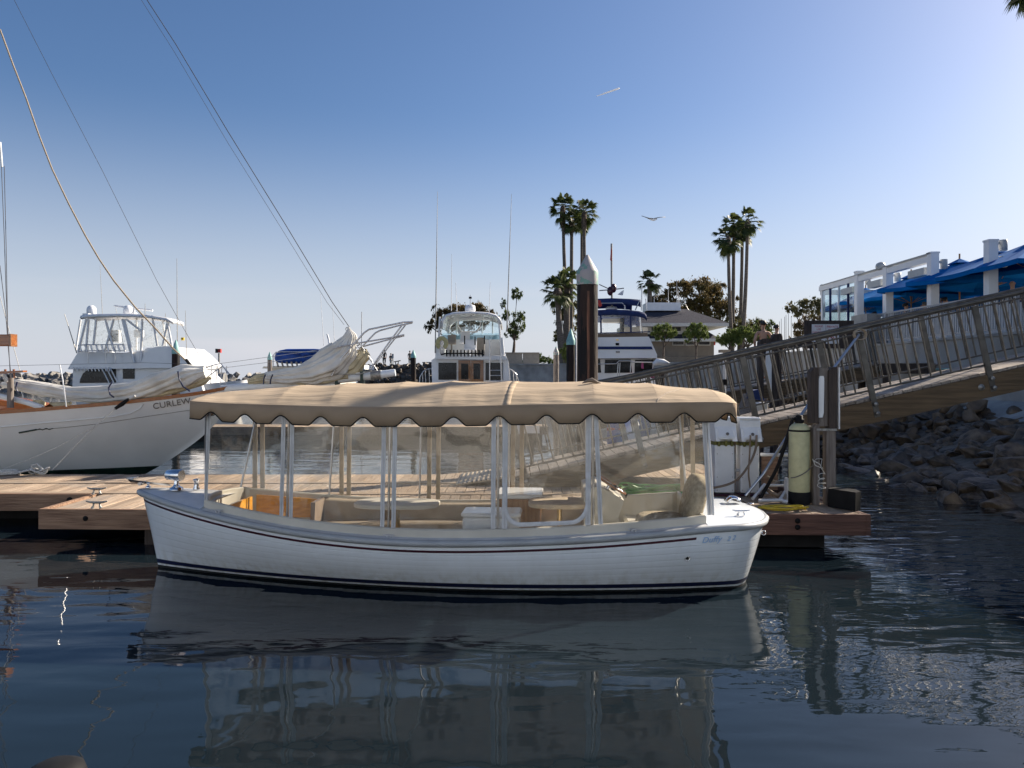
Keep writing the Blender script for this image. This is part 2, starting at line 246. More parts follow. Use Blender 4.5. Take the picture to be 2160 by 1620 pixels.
# ------------------------------------------------------------------ mesh builder
def world_of(o):
    v = Vector((0, 0, 0)); rz = 0
    while o: v = v+o.location; o = o.parent
    return v
class MB:
    def __init__(s): s.v = []; s.f = []; s.sm = []; s.T = Matrix.Identity(4)
    def add(s, vs, fs, smooth=False):
        o = len(s.v); s.v += [s.T @ Vector(v) for v in vs]; s.f += [tuple(i+o for i in f) for f in fs]; s.sm += [smooth]*len(fs); return s
    def box(s, c, d, rz=0, rx=0, ry=0, taper=1):
        hx, hy, hz = d[0]/2, d[1]/2, d[2]/2; m = Euler((rx, ry, rz)).to_matrix(); c = Vector(c); vs = []
        for z in (-1, 1):
            k = taper if z > 0 else 1
            for x, y in ((-1, -1), (1, -1), (1, 1), (-1, 1)): vs.append(c+m @ Vector((x*hx*k, y*hy*k, z*hz)))
        return s.add(vs, [(0, 3, 2, 1), (4, 5, 6, 7), (0, 1, 5, 4), (1, 2, 6, 5), (2, 3, 7, 6), (3, 0, 4, 7)])
    def bbox(s, x0, x1, y0, y1, z0, z1): return s.box(((x0+x1)/2, (y0+y1)/2, (z0+z1)/2), (x1-x0, y1-y0, z1-z0))
    def bevbox(s, c, d, r=.02, rz=0, n=3):             # box with rounded vertical edges and softened top and bottom rims
        prof = []
        hx, hy = d[0]/2, d[1]/2
        for cx, cy, a0 in ((hx-r, hy-r, 0), (-hx+r, hy-r, 90), (-hx+r, -hy+r, 180), (hx-r, -hy+r, 270)):
            for i in range(n+1):
                a = R(a0+90*i/n); prof.append((cx, cy, math.cos(a), math.sin(a)))
        m = Matrix.Rotation(rz, 3, 'Z'); rings = []
        q = min(r*.6, d[2]*.3)
        for dz, k in ((-d[2]/2, r-q), (-d[2]/2+q, r), (d[2]/2-q, r), (d[2]/2, r-q)):
            rings.append([Vector(c)+m @ Vector((cx+k*ca, cy+k*sa, dz)) for cx, cy, ca, sa in prof])
        N = len(prof); vs = [v for r_ in rings for v in r_]; fs = []
        for j in range(3):
            for i in range(N): fs.append((j*N+i, j*N+(i+1) % N, (j+1)*N+(i+1) % N, (j+1)*N+i))
        fs.append(tuple(reversed(range(N)))); fs.append(tuple(3*N+i for i in range(N)))
        return s.add(vs, fs)
    def cyl(s, a, b, r0, r1=None, n=12, caps=True, smooth=True):
        a = Vector(a); b = Vector(b); r1 = r0 if r1 is None else r1; d = (b-a)
        if d.length < 1e-9: return s
        q = d.to_track_quat('Z', 'Y').to_matrix(); vs = []
        for c, r in ((a, r0), (b, r1)):
            for i in range(n): t = 2*math.pi*i/n; vs.append(c+q @ Vector((r*math.cos(t), r*math.sin(t), 0)))
        s.add(vs, [(i, (i+1) % n, n+(i+1) % n, n+i) for i in range(n)], smooth)
        if caps: s.add(vs, [tuple(reversed(range(n))), tuple(range(n, 2*n))])
        return s
    def tube(s, pts, r, n=8, closed=False, caps=True, smooth=True):
        pts = [Vector(p) for p in pts]; N = len(pts); rs = r if isinstance(r, (list, tuple)) else [r]*N
        vs = []; prev = None
        for i, p in enumerate(pts):
            if closed: t = (pts[(i+1) % N]-pts[i-1])
            else: t = pts[min(i+1, N-1)]-pts[max(i-1, 0)]
            if t.length < 1e-9: t = Vector((0, 0, 1))
            t.normalize()
            if prev is None:
                u = t.cross(Vector((0, 0, 1)))
                if u.length < .1: u = t.cross(Vector((1, 0, 0)))
            else: u = prev-t*prev.dot(t)
            u.normalize(); prev = u; w_ = t.cross(u)
            for k in range(n): a = 2*math.pi*k/n; vs.append(p+(u*math.cos(a)+w_*math.sin(a))*rs[i])
        fs = []
        for i in range(N if closed else N-1):
            j = (i+1) % N
            for k in range(n): fs.append((i*n+k, i*n+(k+1) % n, j*n+(k+1) % n, j*n+k))
        s.add(vs, fs, smooth)
        if caps and not closed: s.add(vs, [tuple(reversed(range(n))), tuple((N-1)*n+k for k in range(n))])
        return s
    def lathe(s, prof, c=(0, 0, 0), n=20, smooth=True, axis=None):   # prof [(r, z)]
        vs = []; c = Vector(c); q = Vector(axis).to_track_quat('Z', 'Y').to_matrix() if axis is not None else Matrix.Identity(3)
        for r, z in prof:
            for i in range(n): a = 2*math.pi*i/n; vs.append(c+q @ Vector((r*math.cos(a), r*math.sin(a), z)))
        fs = [(j*n+i, j*n+(i+1) % n, (j+1)*n+(i+1) % n, (j+1)*n+i) for j in range(len(prof)-1) for i in range(n)]
        s.add(vs, fs, smooth)
        if prof[0][0] > 1e-4: s.add(vs[:n], [tuple(reversed(range(n)))])
        if prof[-1][0] > 1e-4: s.add(vs[-n:], [tuple(range(n))])
        return s
    def sphere(s, c, r, n=12, m=8, sc=(1, 1, 1), rot=None):
        q = rot or Matrix.Identity(3); vs = []
        for j in range(m+1):
            ph = math.pi*j/m
            for i in range(n):
                a = 2*math.pi*i/n; vs.append(Vector(c)+q @ Vector((r*sc[0]*math.sin(ph)*math.cos(a), r*sc[1]*math.sin(ph)*math.sin(a), -r*sc[2]*math.cos(ph))))
        return s.add(vs, [(j*n+i, j*n+(i+1) % n, (j+1)*n+(i+1) % n, (j+1)*n+i) for j in range(m) for i in range(n)], True)
    def grid(s, rows, smooth=True, closed=False):
        n = len(rows[0]); vs = [v for r in rows for v in r]; fs = []
        for j in range(len(rows)-1):
            for i in range(n if closed else n-1): k = (i+1) % n; fs.append((j*n+i, j*n+k, (j+1)*n+k, (j+1)*n+i))
        return s.add(vs, fs, smooth)
    def prism(s, poly, d):                             # closed planar outline pushed along d
        n = len(poly); d = Vector(d); vs = [Vector(p) for p in poly]+[Vector(p)+d for p in poly]
        return s.add(vs, [tuple(reversed(range(n))), tuple(range(n, 2*n))]+[(i, (i+1) % n, n+(i+1) % n, n+i) for i in range(n)])
    def quad(s, a, b, c, d): return s.add([a, b, c, d], [(0, 1, 2, 3)])
    def build(s, name, m, parent=None, local=False, solid=0, fix=False):
        me = bpy.data.meshes.new(name); off = Vector((0, 0, 0)) if (local or parent is None) else world_of(parent)
        me.from_pydata([tuple(v-off) for v in s.v], [], s.f)
        me.polygons.foreach_set('use_smooth', s.sm)
        if isinstance(m, str): m = M[m]
        me.materials.append(m); me.update()
        if fix:
            b = bmesh.new(); b.from_mesh(me); bmesh.ops.remove_doubles(b, verts=b.verts, dist=1e-5); bmesh.ops.recalc_face_normals(b, faces=b.faces); b.to_mesh(me); b.free()
        o = bpy.data.objects.new(name, me); COL.objects.link(o)
        if parent: o.parent = parent
        if solid:
            md = o.modifiers.new('thickness', 'SOLIDIFY'); md.thickness = solid; md.offset = 0
        return o
def empty(name, loc=(0, 0, 0), rz=0):
    o = bpy.data.objects.new(name, None); COL.objects.link(o); o.location = loc; o.rotation_euler = (0, 0, rz); o.empty_display_size = .2; return o
def tag(o, label=None, cat=None, group=None, kind=None):
    if label: o['label'] = label
    if cat: o['category'] = cat
    if group: o['group'] = group
    if kind: o['kind'] = kind
    return o
def thing(name, loc, label, cat, group=None, rz=0): return tag(empty(name, loc, rz), label, cat, group)
def children(o): return [c for c in bpy.data.objects if c.parent == o]
def copy_tree(o, parent=None):
    c = o.copy(); COL.objects.link(c); c.parent = parent
    for ch in children(o): copy_tree(ch, c)
    return c
def text_mesh(s, size, name, m, parent, mtx, depth=.002, shear=0, space=1.0, align='LEFT'):
    cu = bpy.data.curves.new(name, 'FONT'); cu.body = s; cu.size = size; cu.extrude = depth; cu.shear = shear; cu.space_character = space; cu.align_x = align
    o = bpy.data.objects.new(name+'_curve', cu); COL.objects.link(o)
    dg = bpy.context.evaluated_depsgraph_get(); dg.update()
    me = bpy.data.meshes.new_from_object(o.evaluated_get(dg)); bpy.data.objects.remove(o)
    me.name = name; me.transform(mtx); me.materials.clear(); me.materials.append(M[m] if isinstance(m, str) else m)
    ob = bpy.data.objects.new(name, me); COL.objects.link(ob)
    if parent: ob.parent = parent
    return ob
# ------------------------------------------------------------------ water and land
def water_mat():
    m, t, b = newmat('harbour water'); n = t.nodes; l = t.links.new
    b.inputs['Base Color'].default_value = (.008, .014, .019, 1); b.inputs['Roughness'].default_value = .015
    b.inputs['IOR'].default_value = 1.33; b.inputs['Specular IOR Level'].default_value = .5
    g = n.new('ShaderNodeNewGeometry')
    def noise_(scale, stretch, det=3, dist=0):
        mp = n.new('ShaderNodeMapping'); mp.inputs['Scale'].default_value = stretch; l(g.outputs['Position'], mp.inputs[0])
        z = n.new('ShaderNodeTexNoise'); z.inputs['Scale'].default_value = scale; z.inputs['Detail'].default_value = det; z.inputs['Distortion'].default_value = dist
        l(mp.outputs[0], z.inputs['Vector']); return z
    swell = noise_(1.0, (.55, 1.5, 1), 2); rip = noise_(3.2, (.5, 1.4, 1), 2.5, .4); fine = noise_(26, (.7, 1.2, 1), 2)
    # ripples grow towards the right and in patches (breeze on the open side of the dock)
    sx = n.new('ShaderNodeSeparateXYZ'); l(g.outputs['Position'], sx.inputs[0])
    mr = n.new('ShaderNodeMapRange'); mr.inputs[1].default_value = .5; mr.inputs[2].default_value = 6; mr.inputs[3].default_value = .2; mr.inputs[4].default_value = 1.3; l(sx.outputs[0], mr.inputs[0])
    mfar = n.new('ShaderNodeMapRange'); mfar.inputs[1].default_value = 9; mfar.inputs[2].default_value = 16; mfar.inputs[3].default_value = 0.0; mfar.inputs[4].default_value = .55; l(sx.outputs[1], mfar.inputs[0])
    mnear = n.new('ShaderNodeMapRange'); mnear.inputs[1].default_value = 4.0; mnear.inputs[2].default_value = 6.0; mnear.inputs[3].default_value = .25; mnear.inputs[4].default_value = 1.0; l(sx.outputs[1], mnear.inputs[0])
    xn = n.new('ShaderNodeMath'); xn.operation = 'MULTIPLY'; l(mr.outputs[0], xn.inputs[0]); l(mnear.outputs[0], xn.inputs[1])
    ad = n.new('ShaderNodeMath'); ad.operation = 'MAXIMUM'; l(xn.outputs[0], ad.inputs[0]); l(mfar.outputs[0], ad.inputs[1])
    mul = n.new('ShaderNodeMath'); mul.operation = 'MULTIPLY'; l(rip.outputs[0], mul.inputs[0]); l(ad.outputs[0], mul.inputs[1])
    mu2 = n.new('ShaderNodeMath'); mu2.operation = 'MULTIPLY'; l(fine.outputs[0], mu2.inputs[0]); l(ad.outputs[0], mu2.inputs[1])
    a1 = n.new('ShaderNodeMath'); a1.operation = 'MULTIPLY_ADD'; l(swell.outputs[0], a1.inputs[0]); a1.inputs[1].default_value = 1.3; l(mul.outputs[0], a1.inputs[2])
    a2 = n.new('ShaderNodeMath'); a2.operation = 'MULTIPLY_ADD'; l(mu2.outputs[0], a2.inputs[0]); a2.inputs[1].default_value = .035; l(a1.outputs[0], a2.inputs[2])
    bp = n.new('ShaderNodeBump'); bp.inputs['Strength'].default_value = 1; bp.inputs['Distance'].default_value = .015
    l(a2.outputs[0], bp.inputs['Height']); l(bp.outputs[0], b.inputs['Normal'])
    return m
M['water'] = water_mat()
wm = MB(); wm.add([(-4000, -60, 0), (4000, -60, 0), (4000, 9000, 0), (-4000, 9000, 0)], [(0, 1, 2, 3)])
tag(wm.build('water', 'water'), kind='structure')
sb = MB(); sb.add([(-4000, -60, -3), (4000, -60, -3), (4000, 9000, -3), (-4000, 9000, -3)], [(0, 1, 2, 3)])
tag(sb.build('seabed', 'earth'), kind='structure')

WX = 14.0                                 # face of the retaining wall on the right
# park land behind the piled rock bank (lawn), terrace of land behind the retaining wall
def land_strip(name, pts_front, z_front, pts_back, z_back, m):
    mb = MB(); rows = []
    K = 10
    for j in range(K+1):
        t = j/K; row = []
        for a, b in zip(pts_front, pts_back):
            x = lerp(a[0], b[0], t); y = lerp(a[1], b[1], t); z = lerp(z_front, z_back, t**.8)+.25*noise.noise(Vector((x*.07, y*.07, 3)))*(t > 0)*(t < 1)
            row.append((x, y, z))
        rows.append(row)
    mb.grid(rows); return mb.build(name, m)
xs = [-17.4, -14, -11, -8, -5, -2, 1, 4, 8, 12, 18, 26, 36, 50]
lawn = land_strip('lawn', [(x, 86+.02*x*x*0) for x in xs], 3.35, [(x, 150) for x in xs], 4.1, 'grass'); tag(lawn, kind='structure')
tr = MB(); tr.bbox(14.3, 80, -4, 86, -2.9, 3.22)
tag(tr.build('terrace_ground', 'concrete'), kind='structure')
pr = MB()                                 # promenade fill behind the central concrete wall
pr.prism([(-.6, 61.5, -2.9), (14.2, 50.5, -2.9), (14.2, 85.7, -2.9), (-.6, 85.7, -2.9)], (0, 0, 5.85))
tag(pr.build('promenade_ground', 'concrete', fix=True), kind='structure')

# ------------------------------------------------------------------ rocks
def rock_mesh(seed, m, flat=.6):
    rnd = random.Random(seed); b = bmesh.new()
    for i in range(15):
        v = Vector((rnd.gauss(0, 1), rnd.gauss(0, 1), rnd.gauss(0, 1))).normalized()
        v = Vector((v.x*rnd.uniform(.75, 1), v.y*rnd.uniform(.6, .8), v.z*flat*rnd.uniform(.7, 1))); b.verts.new(v)
    bmesh.ops.convex_hull(b, input=b.verts)
    bmesh.ops.delete(b, geom=[v for v in b.verts if not v.link_faces], context='VERTS')
    bmesh.ops.bevel(b, geom=b.edges[:], offset=.03, segments=1, affect='EDGES', profile=.6)
    bmesh.ops.triangulate(b, faces=b.faces)
    bmesh.ops.subdivide_edges(b, edges=b.edges[:], cuts=1)
    for v in b.verts: v.co += v.co.normalized()*.09*noise.noise(v.co*4+Vector((seed, 0, 0)))
    me = bpy.data.meshes.new('riprap_rock'); b.to_mesh(me); b.free(); me.materials.append(M[m]); return me
RM = [rock_mesh(i, 'rock' if i % 3 else 'rock_br') for i in range(9)]
# the bank under the rocks on the right: toe of the slope follows the water line seen in the photo
def toe_x(y): return interp([(4, 7.2), (11.4, 7.6), (14, 7.6), (17, 8.0), (19.8, 8.3), (24, 9.0), (30, 10.4), (40, 12.6)], y)
bk = MB(); rows = []
for y in [-4]+list(range(2, 50, 2)):
    tx = toe_x(max(y, 4)); rows.append([(tx-1.2, y, -.6), (tx, y, -.12), (lerp(tx, WX-1, .5), y, .45), (WX-1.0, y, 1.0), (WX+.2, y, 1.3)])
bk.grid(rows); tag(bk.build('shore_bank', 'earth'), kind='structure')
rnd = random.Random(5); spots = []
for y in [y_*.01 for y_ in range(860, 3900, 1)]:
    pass
y = 9.2
while y < 34:
    tx = toe_x(y); rowx = tx-.15
    size = rnd.uniform(.34, .55)
    while rowx < WX-.3:
        s_ = rnd.choice((.22, .28, .34, .42, .55))*rnd.uniform(.85, 1.2)*(1 if y < 22 else 1.3); t = (rowx-tx)/(WX-1-tx)
        z = lerp(-.12, .98, max(0, min(1, t)))+rnd.uniform(-.05, .10)
        spots.append((rowx+rnd.uniform(-.1, .1), y+rnd.uniform(-.22, .22), z, s_)); rowx += s_*1.25
    y += .48 if y < 20 else .8
spots = [s for s in spots if (s[0]/s[1] < .72 or s[0] < 7.9)]
spots.sort(key=lambda s: s[1]/s[3]); near_rocks = spots[:288]; rest = spots[288:]
for (x, y, z, s_) in near_rocks:
    o = bpy.data.objects.new('riprap_rock', RM[rnd.randrange(9)]); COL.objects.link(o); o.location = (x, y, z)
    o.rotation_euler = (rnd.uniform(-.5, .5), rnd.uniform(-.5, .5), rnd.uniform(0, 6.28)); o.scale = (s_, s_*rnd.uniform(.7, 1.0), s_*rnd.uniform(.6, .9))
    tag(o, 'dark angular boulder in the rock bank below the concrete wall', 'rock', 'rocks of the bank on the right')
def rock_heap(name, spots, m, label, seed=1, flat=.8):
    rnd = random.Random(seed); mb = MB(); base = []
    for i in range(7):
        me = rock_mesh(100+i+seed, m, flat); base.append(([v.co.copy() for v in me.vertices], [tuple(p.vertices) for p in me.polygons])); bpy.data.meshes.remove(me)
    for (x, y, z, s_) in spots:
        vs, fs = base[rnd.randrange(7)]; q = Euler((rnd.uniform(-.6, .6), rnd.uniform(-.6, .6), rnd.uniform(0, 6.3))).to_matrix()
        mb.add([Vector((x, y, z))+q @ (v*s_) for v in vs], fs)
    o = mb.build(name, m); tag(o, label, 'rocks', kind='stuff'); return o
rest += [(rnd.uniform(toe_x(y)+.4, WX), y, rnd.uniform(.5, 1.3), rnd.uniform(.2, .42)) for y in [rnd.uniform(20, 44) for _ in range(260)]]
rest += [(rnd.uniform(10, 13.8), y, rnd.uniform(.1, 1.1), rnd.uniform(.3, .6)) for y in [rnd.uniform(32, 50) for _ in range(160)]]
rock_heap('small_rocks', rest, 'rock_br', 'smaller rocks and rubble filling the bank behind the gangways', 3)
bwr = []
rr = random.Random(11)
for i in range(900):                      # breakwater, far left
    x = rr.uniform(-95, -24); t = rr.random(); bwr.append((x, 108+t*4+rr.uniform(-.4, .4), lerp(-.2, 2.2, t)+rr.uniform(-.2, .25)-(0 if x < -42 else (x+42)*.03), rr.uniform(.5, 1.15)))
rock_heap('breakwater_rocks', bwr, 'rock_far', 'long low breakwater of piled boulders on the left horizon', 21)
rv = []
for i in range(1500):                      # revetment under the park lawn
    x = rr.uniform(-17, 2); t = rr.random()**.8; rv.append((x, 82.5+t*3.6, lerp(-.2, 3.32, t)+rr.uniform(-.15, .2), rr.uniform(.3, .7)))
rock_heap('park_bank_rocks', rv, 'rock', 'steep dark rock bank under the edge of the park lawn', 31)

# ------------------------------------------------------------------ walls
t_ = thing('retaining_wall', (WX, 20, 0), 'long pale concrete retaining wall under the restaurant terrace', 'wall')
mb = MB(); mb.bbox(WX, WX+.28, -3, 47, 1.05, 3.28); mb.build('wall_face', 'concrete_w', t_)
mb = MB(); mb.bbox(WX-.06, WX+.30, -3, 47, 3.284, 3.36); mb.build('coping', 'concrete', t_)
mb = MB(); mb.prism([(WX-1.3, -3, .78), (WX-.003, -3, 1.22), (WX-.003, -3, 1.42), (WX-1.3, -3, .95)], (0, 25.5, 0)); mb.build('footing_ledge', 'concrete', t_)
mb = MB(); mb.cyl((WX-.06, 8, 2.35), (WX-.06, 32, 2.35), .035, n=6); mb.build('wall_conduit', M['cap_teal'], t_)
for y in (12, 16, 20, 24, 28):
    mb = MB(); mb.box((WX-.04, y, 2.3), (.07, .1, .16)); mb.build('pipe_bracket', 'galv', t_)
t_ = thing('seawall', (0, 62, 0), 'grey concrete seawall in the middle distance behind the piles', 'wall')
mb = MB(); a = (-2, 62); b_ = (14.3, 50)
mb.prism([(-.8, 61.1, -1), (14.3, 50, -1), (14.3, 50.3, -1), (-.8, 61.5, -1)], (0, 0, 4.0)); mb.build('wall_face', 'concrete', t_, fix=True)
mb = MB()
mb.prism([(-.85, 61.0, 3.004), (14.25, 49.9, 3.004), (14.35, 50.4, 3.004), (-.85, 61.6, 3.004)], (0, 0, .12)); mb.build('coping', 'concrete', t_, fix=True)
t_ = thing('planter_box', (0, 61, 3), 'long beige planter box on top of the grey seawall beside the slim tree', 'planter')
for k in range(2):
    p0 = P(1067+k*36, 768, 62.6); mb = MB(); mb.bbox(p0.x, p0.x+1.36, 62.6, 63.5, 3.13, 4.05); mb.build('panel', 'beige_pl', t_)
mb = MB(); mb.bbox(P(1065, 0, 62.6).x, P(1138, 0, 62.6).x, 62.5, 63.6, 4.054, 4.12); mb.build('rim', 'beige_pl', t_)

# low hedge-like bushes and strip of trees far behind the park
# ------------------------------------------------------------------ the electric picnic boat in front
BX, BY, BA = -.705, 8.2, -.0587
BC, BS = math.cos(BA), math.sin(BA)
boat = thing('picnic_boat', (BX, BY, 0), 'white open picnic boat with long tan scalloped canopy and clear side curtains, moored in front', 'boat', rz=BA)
def l2w(x, y): return (BX+BC*x-BS*y, BY+BS*x+BC*y)
def lx(px, y):                            # local x seen at photo column px for a given local y
    k = (px-1080)/F; return (k*(BY+BC*y)+BS*y-BX)/(BC-k*BS)
def lz(py, x, y): return EYE-(py-HOR)/F*l2w(x, y)[1]
def lpx(x, y): X, Y = l2w(x, y); return 1080+X/Y*F
XB, XS, LB = -3.41, 3.335, 6.745
def bs(t):                                # half beam at the sheer
    if t <= 0 or t >= 1: return 0
    if t < .55: v = max(0, 1-(1-t/.55)**2.2)**.75
    else: v = 1-.24*((t-.55)/.45)**2.2
    if t > .92: v *= math.sqrt(max(0, 1-((t-.92)/.08)**2.4))
    return 1.0*v
def bw(t):                                # half beam at the waterline
    if t <= 0 or t >= 1: return 0
    v = 1-(1-t/.6)**1.8 if t < .6 else 1-.42*((t-.6)/.4)**2
    if t > .965: v *= math.sqrt(max(0, 1-((t-.965)/.035)**2))
    return .75*v
RAIL = [(297, 1030), (340, 1052), (384, 1064), (461, 1086), (591, 1113), (695, 1127), (824, 1138), (950, 1141), (1080, 1139), (1261, 1131), (1380, 1121), (1469, 1113), (1573, 1101), (1605, 1094), (1620, 1088)]
SH = []
for i in range(31):
    t = .004+.992*i/30; x = lerp(XB, XS, t); y = -bs(t); SH.append((x, lz(interp(RAIL, lpx(x, y)), x, y)))
# smooth the sheer with a polynomial-like average
SH = [(SH[i][0], sum(SH[max(0, min(30, i+k))][1]*w_ for k, w_ in ((-2, .1), (-1, .2), (0, .4), (1, .2), (2, .1)))) for i in range(31)]
def zs(x): return interp(SH, x)
def hull_pt(t, w, side=-1, out=0):        # w: 0 sheer, 1 waterline
    xa = XB+.20*w**.9; xb = XS-.18*w
    x = lerp(xa, xb, t); z = zs(lerp(XB, XS, t))*(1-w)
    g = w**1.7; y = lerp(bs(t), bw(t), g)+.06*math.sin(math.pi*min(1, w))*min(1, bs(t)*2)*.4
    return Vector((x, side*(y+out), z))
TS = sorted(set([0, .002, .006, .012, .02, .03, .045]+[.06+.02*i for i in range(43)]+[.92, .93, .94, .95, .96, .965, .97, .975, .98, .985, .99, .994, .997, 1]))
def hull_z(t, z, side=-1, out=0):
    zz = zs(lerp(XB, XS, t)); return hull_pt(t, max(0, min(1, 1-z/zz)), side, out)
def strip(z0, z1, out, t0=0, t1=1, fz=None, sides=(-1, 1)):
    mb = MB()
    for sd_ in sides:
        ts = [t for t in TS if t0 <= t <= t1]; rows = [[], []]
        for t in ts:
            for r_, z in ((0, z0), (1, z1)):
                zz = z(t) if callable(z) else z; rows[r_].append(hull_z(t, zz, sd_, out))
        mb.grid(rows)
    return mb
# topsides with shallow lapped strakes
mb = MB(); rows = []; WL = []
nst = 7
for k in range(nst):
    a, b_ = .16+(.86-.16)*k/nst, .16+(.86-.16)*(k+1)/nst
    WL += [(a+.001, .0), (a+.008, .0010), (lerp(a, b_, .5), .0011), (b_-.008, .0012), (b_-.001, .0014)]
WL = [(0, 0), (.08, 0), (.1599, 0)]+WL+[(.88, 0), (.93, 0), (1, 0)]
for side in (-1, 1):
    mb.grid([[hull_pt(t, w_, side, o_*min(1, bs(t)*3)) for t in TS] for w_, o_ in WL])
hull = mb.build('hull', 'hullwhite', boat, local=True)
mb = MB()
for side in (-1, 1):
    r2 = []
    for w_ in (0, .3, .6, 1): r2.append([Vector((p.x*(1-.03*w_), p.y*(1-.75*w_**1.5), -.32*w_)) for p in [hull_pt(t, 1, side) for t in TS]])
    mb.grid(r2)
mb.build('underwater_hull', 'bottom', boat, local=True)
strip(.048, .095, .004).build('waterline_stripe', 'navy', boat, local=True)
strip(-.0, .026, .004).build('boot_edge', 'bottom', boat, local=True)
strip(lambda t: zs(lerp(XB, XS, t))-.095, lambda t: zs(lerp(XB, XS, t))-.118, .0045, .004, .895).build('pinstripe', 'maroon', boat, local=True)
# rub rail
mb = MB()
loop = [(lerp(XB, XS, t), -bs(t)) for t in TS]+[(lerp(XB, XS, t), bs(t)) for t in reversed(TS[1:-1])]
mb.tube([(x+(.012 if x > 3.3 else (-.012 if x < -3.3 else 0)), y*1.012, zs(x)-.028) for x, y in loop], .034, n=10, closed=True)
mb.build('rub_rail', 'rail_rub', boat, local=True)
mb = MB(); mb.tube([(x, y*1.034, zs(x)-.030) for x, y in loop], .012, n=6, closed=True); mb.build('rail_insert', 'steel', boat, local=True)
# decks
C0, C1 = -2.47, 2.62                      # cockpit opening
def cw(x):                                # half width of the cockpit coaming
    t = (x-XB)/LB; return bs(t)-.10
TD = sorted(set(TS+[(C0-XB)/LB, (C1-XB)/LB]))
def deck(t0, t1, crown):
    mb = MB(); rows = []
    for t in [t for t in TD if t0 <= t <= t1]:
        x = lerp(XB, XS, t); b_ = bs(t)-.004; rows.append([(x, b_*u, zs(x)+crown*(1-u*u)*min(1, b_*2)) for u in [-1+.125*i for i in range(17)]])
    mb.grid(rows); return mb
deck(0, (C0-XB)/LB, .05).build('foredeck', 'deckgrey', boat, local=True)
deck((C1-XB)/LB, 1, .05).build('afterdeck', 'white', boat, local=True)
mb = MB()
for sd_ in (-1, 1):
    ts = [t for t in TD if (C0-XB)/LB <= t <= (C1-XB)/LB]
    mb.grid([[(lerp(XB, XS, t), sd_*(bs(t)-.004), zs(lerp(XB, XS, t))) for t in ts], [(lerp(XB, XS, t), sd_*(bs(t)-.11), zs(lerp(XB, XS, t))+.006) for t in ts]])
mb.build('side_deck', 'deckgrey', boat, local=True)
# coaming: outer face, top and inner face
def ctop(x): return zs(x)+.085
NX = [lerp(C0, C1, i/50) for i in range(51)]
cl = [(x, -cw(x)) for x in NX]+[(C1, cw(C1)*u) for u in [-1+.25*i for i in range(1, 8)]]+[(x, cw(x)) for x in reversed(NX)]+[(C0-.10*(1-abs(u)**2), cw(C0)*u) for u in [1-.25*i for i in range(1, 8)]]
mb = MB(); N = len(cl)
ins = []
for i, (x, y) in enumerate(cl):
    d = Vector((lerp(C0, C1, .5)-x, -y, 0)); 
    if abs(x-C0) > .02 and abs(x-C1) > .02 and x > C0: d = Vector((0, -y, 0))
    d.normalize(); ins.append((x+d.x*.05, y+d.y*.05))
mb.grid([[(x, y, zs(x)-.01) for x, y in cl], [(x, y, ctop(x)-.01) for x, y in cl], [(lerp(x, a, .25), lerp(y, b_, .25), ctop(x)) for (x, y), (a, b_) in zip(cl, ins)], [(lerp(x, a, .8), lerp(y, b_, .8), ctop(x)) for (x, y), (a, b_) in zip(cl, ins)], [(a, b_, ctop(x)-.012) for (x, y), (a, b_) in zip(cl, ins)], [(a, b_*.9, .42) for (x, y), (a, b_) in zip(cl, ins)], [(a*.97, b_*.62, .16) for (x, y), (a, b_) in zip(cl, ins)]], closed=True, smooth=False)
mb.build('coaming', 'cream', boat, local=True)
mb = MB(); mb.add([(C0*.97, -.32, .165), (C1*.97, -.5, .165), (C1*.97, .5, .165), (C0*.97, .32, .165), (0, .58, .165), (0, -.58, .165)], [(0, 5, 1, 2, 4, 3)]); mb.build('cockpit_floor', 'cream', boat, local=True)
# outer white board that laps the coaming on the near side
# ---- benches and furniture
def bench(x0, x1, side, m, z=.36, back=True):
    mb = MB(); xx = [lerp(x0, x1, i/24) for i in range(25)]
    yo = [cw(x)-.06 for x in xx]; 
    mb.grid([[(x, side*(y-.40), .17) for x, y in zip(xx, yo)], [(x, side*(y-.40), z) for x, y in zip(xx, yo)], [(x, side*(y-.37), z+.07) for x, y in zip(xx, yo)], [(x, side*(y-.02), z+.07) for x, y in zip(xx, yo)]])
    if back:
        mb.grid([[(x, side*(y-.12), z+.07) for x, y in zip(xx, yo)], [(x, side*(y-.09), ctop(x)-.06) for x, y in zip(xx, yo)], [(x, side*(y-.05), ctop(x)-.02) for x, y in zip(xx, yo)], [(x, side*(y-.005), ctop(x)-.05) for x, y in zip(xx, yo)]])
    return mb
bench(-1.55, .85, 1, 'cushion').build('bench', 'cushion', boat, local=True)
bench(-1.55, 1.0, -1, 'cushion', .30).build('bench', 'cushion', boat, local=True)
mb = MB()                                 # golden varnished cabinet sides in the bow
for sd_ in (-1, 1):
    xa, xb = -2.28, -1.62
    mb.prism([(xa, sd_*(cw(xa)-.09), .46), (xb, sd_*(cw(xb)-.10), .46), (xb, sd_*(cw(xb)-.09), ctop(xb)-.05), (xa, sd_*(cw(xa)-.08), ctop(xa)-.06)], (0, -sd_*.02, 0))
mb.bbox(-2.30, -2.27, -.30, .30, .35, ctop(-2.3)-.06)
mb.build('bow_cabinet', 'teak', boat, local=True, fix=True)
mb = MB()
for z in (.50, .66): mb.box((-2.0, cw(-2.0)-.115, z), (.06, .012, .05))
mb.build('cabinet_hinge', 'brass', boat, local=True)
mb = MB(); mb.prism([(-1.58, .20, .2), (-1.58, .42, .2), (-1.58, .66, .5), (-1.58, .70, ctop(-1.6)-.03), (-1.58, .26, ctop(-1.6)-.03)], (.05, 0, 0)); mb.build('bow_bulkhead', 'cushion_br', boat, local=True)
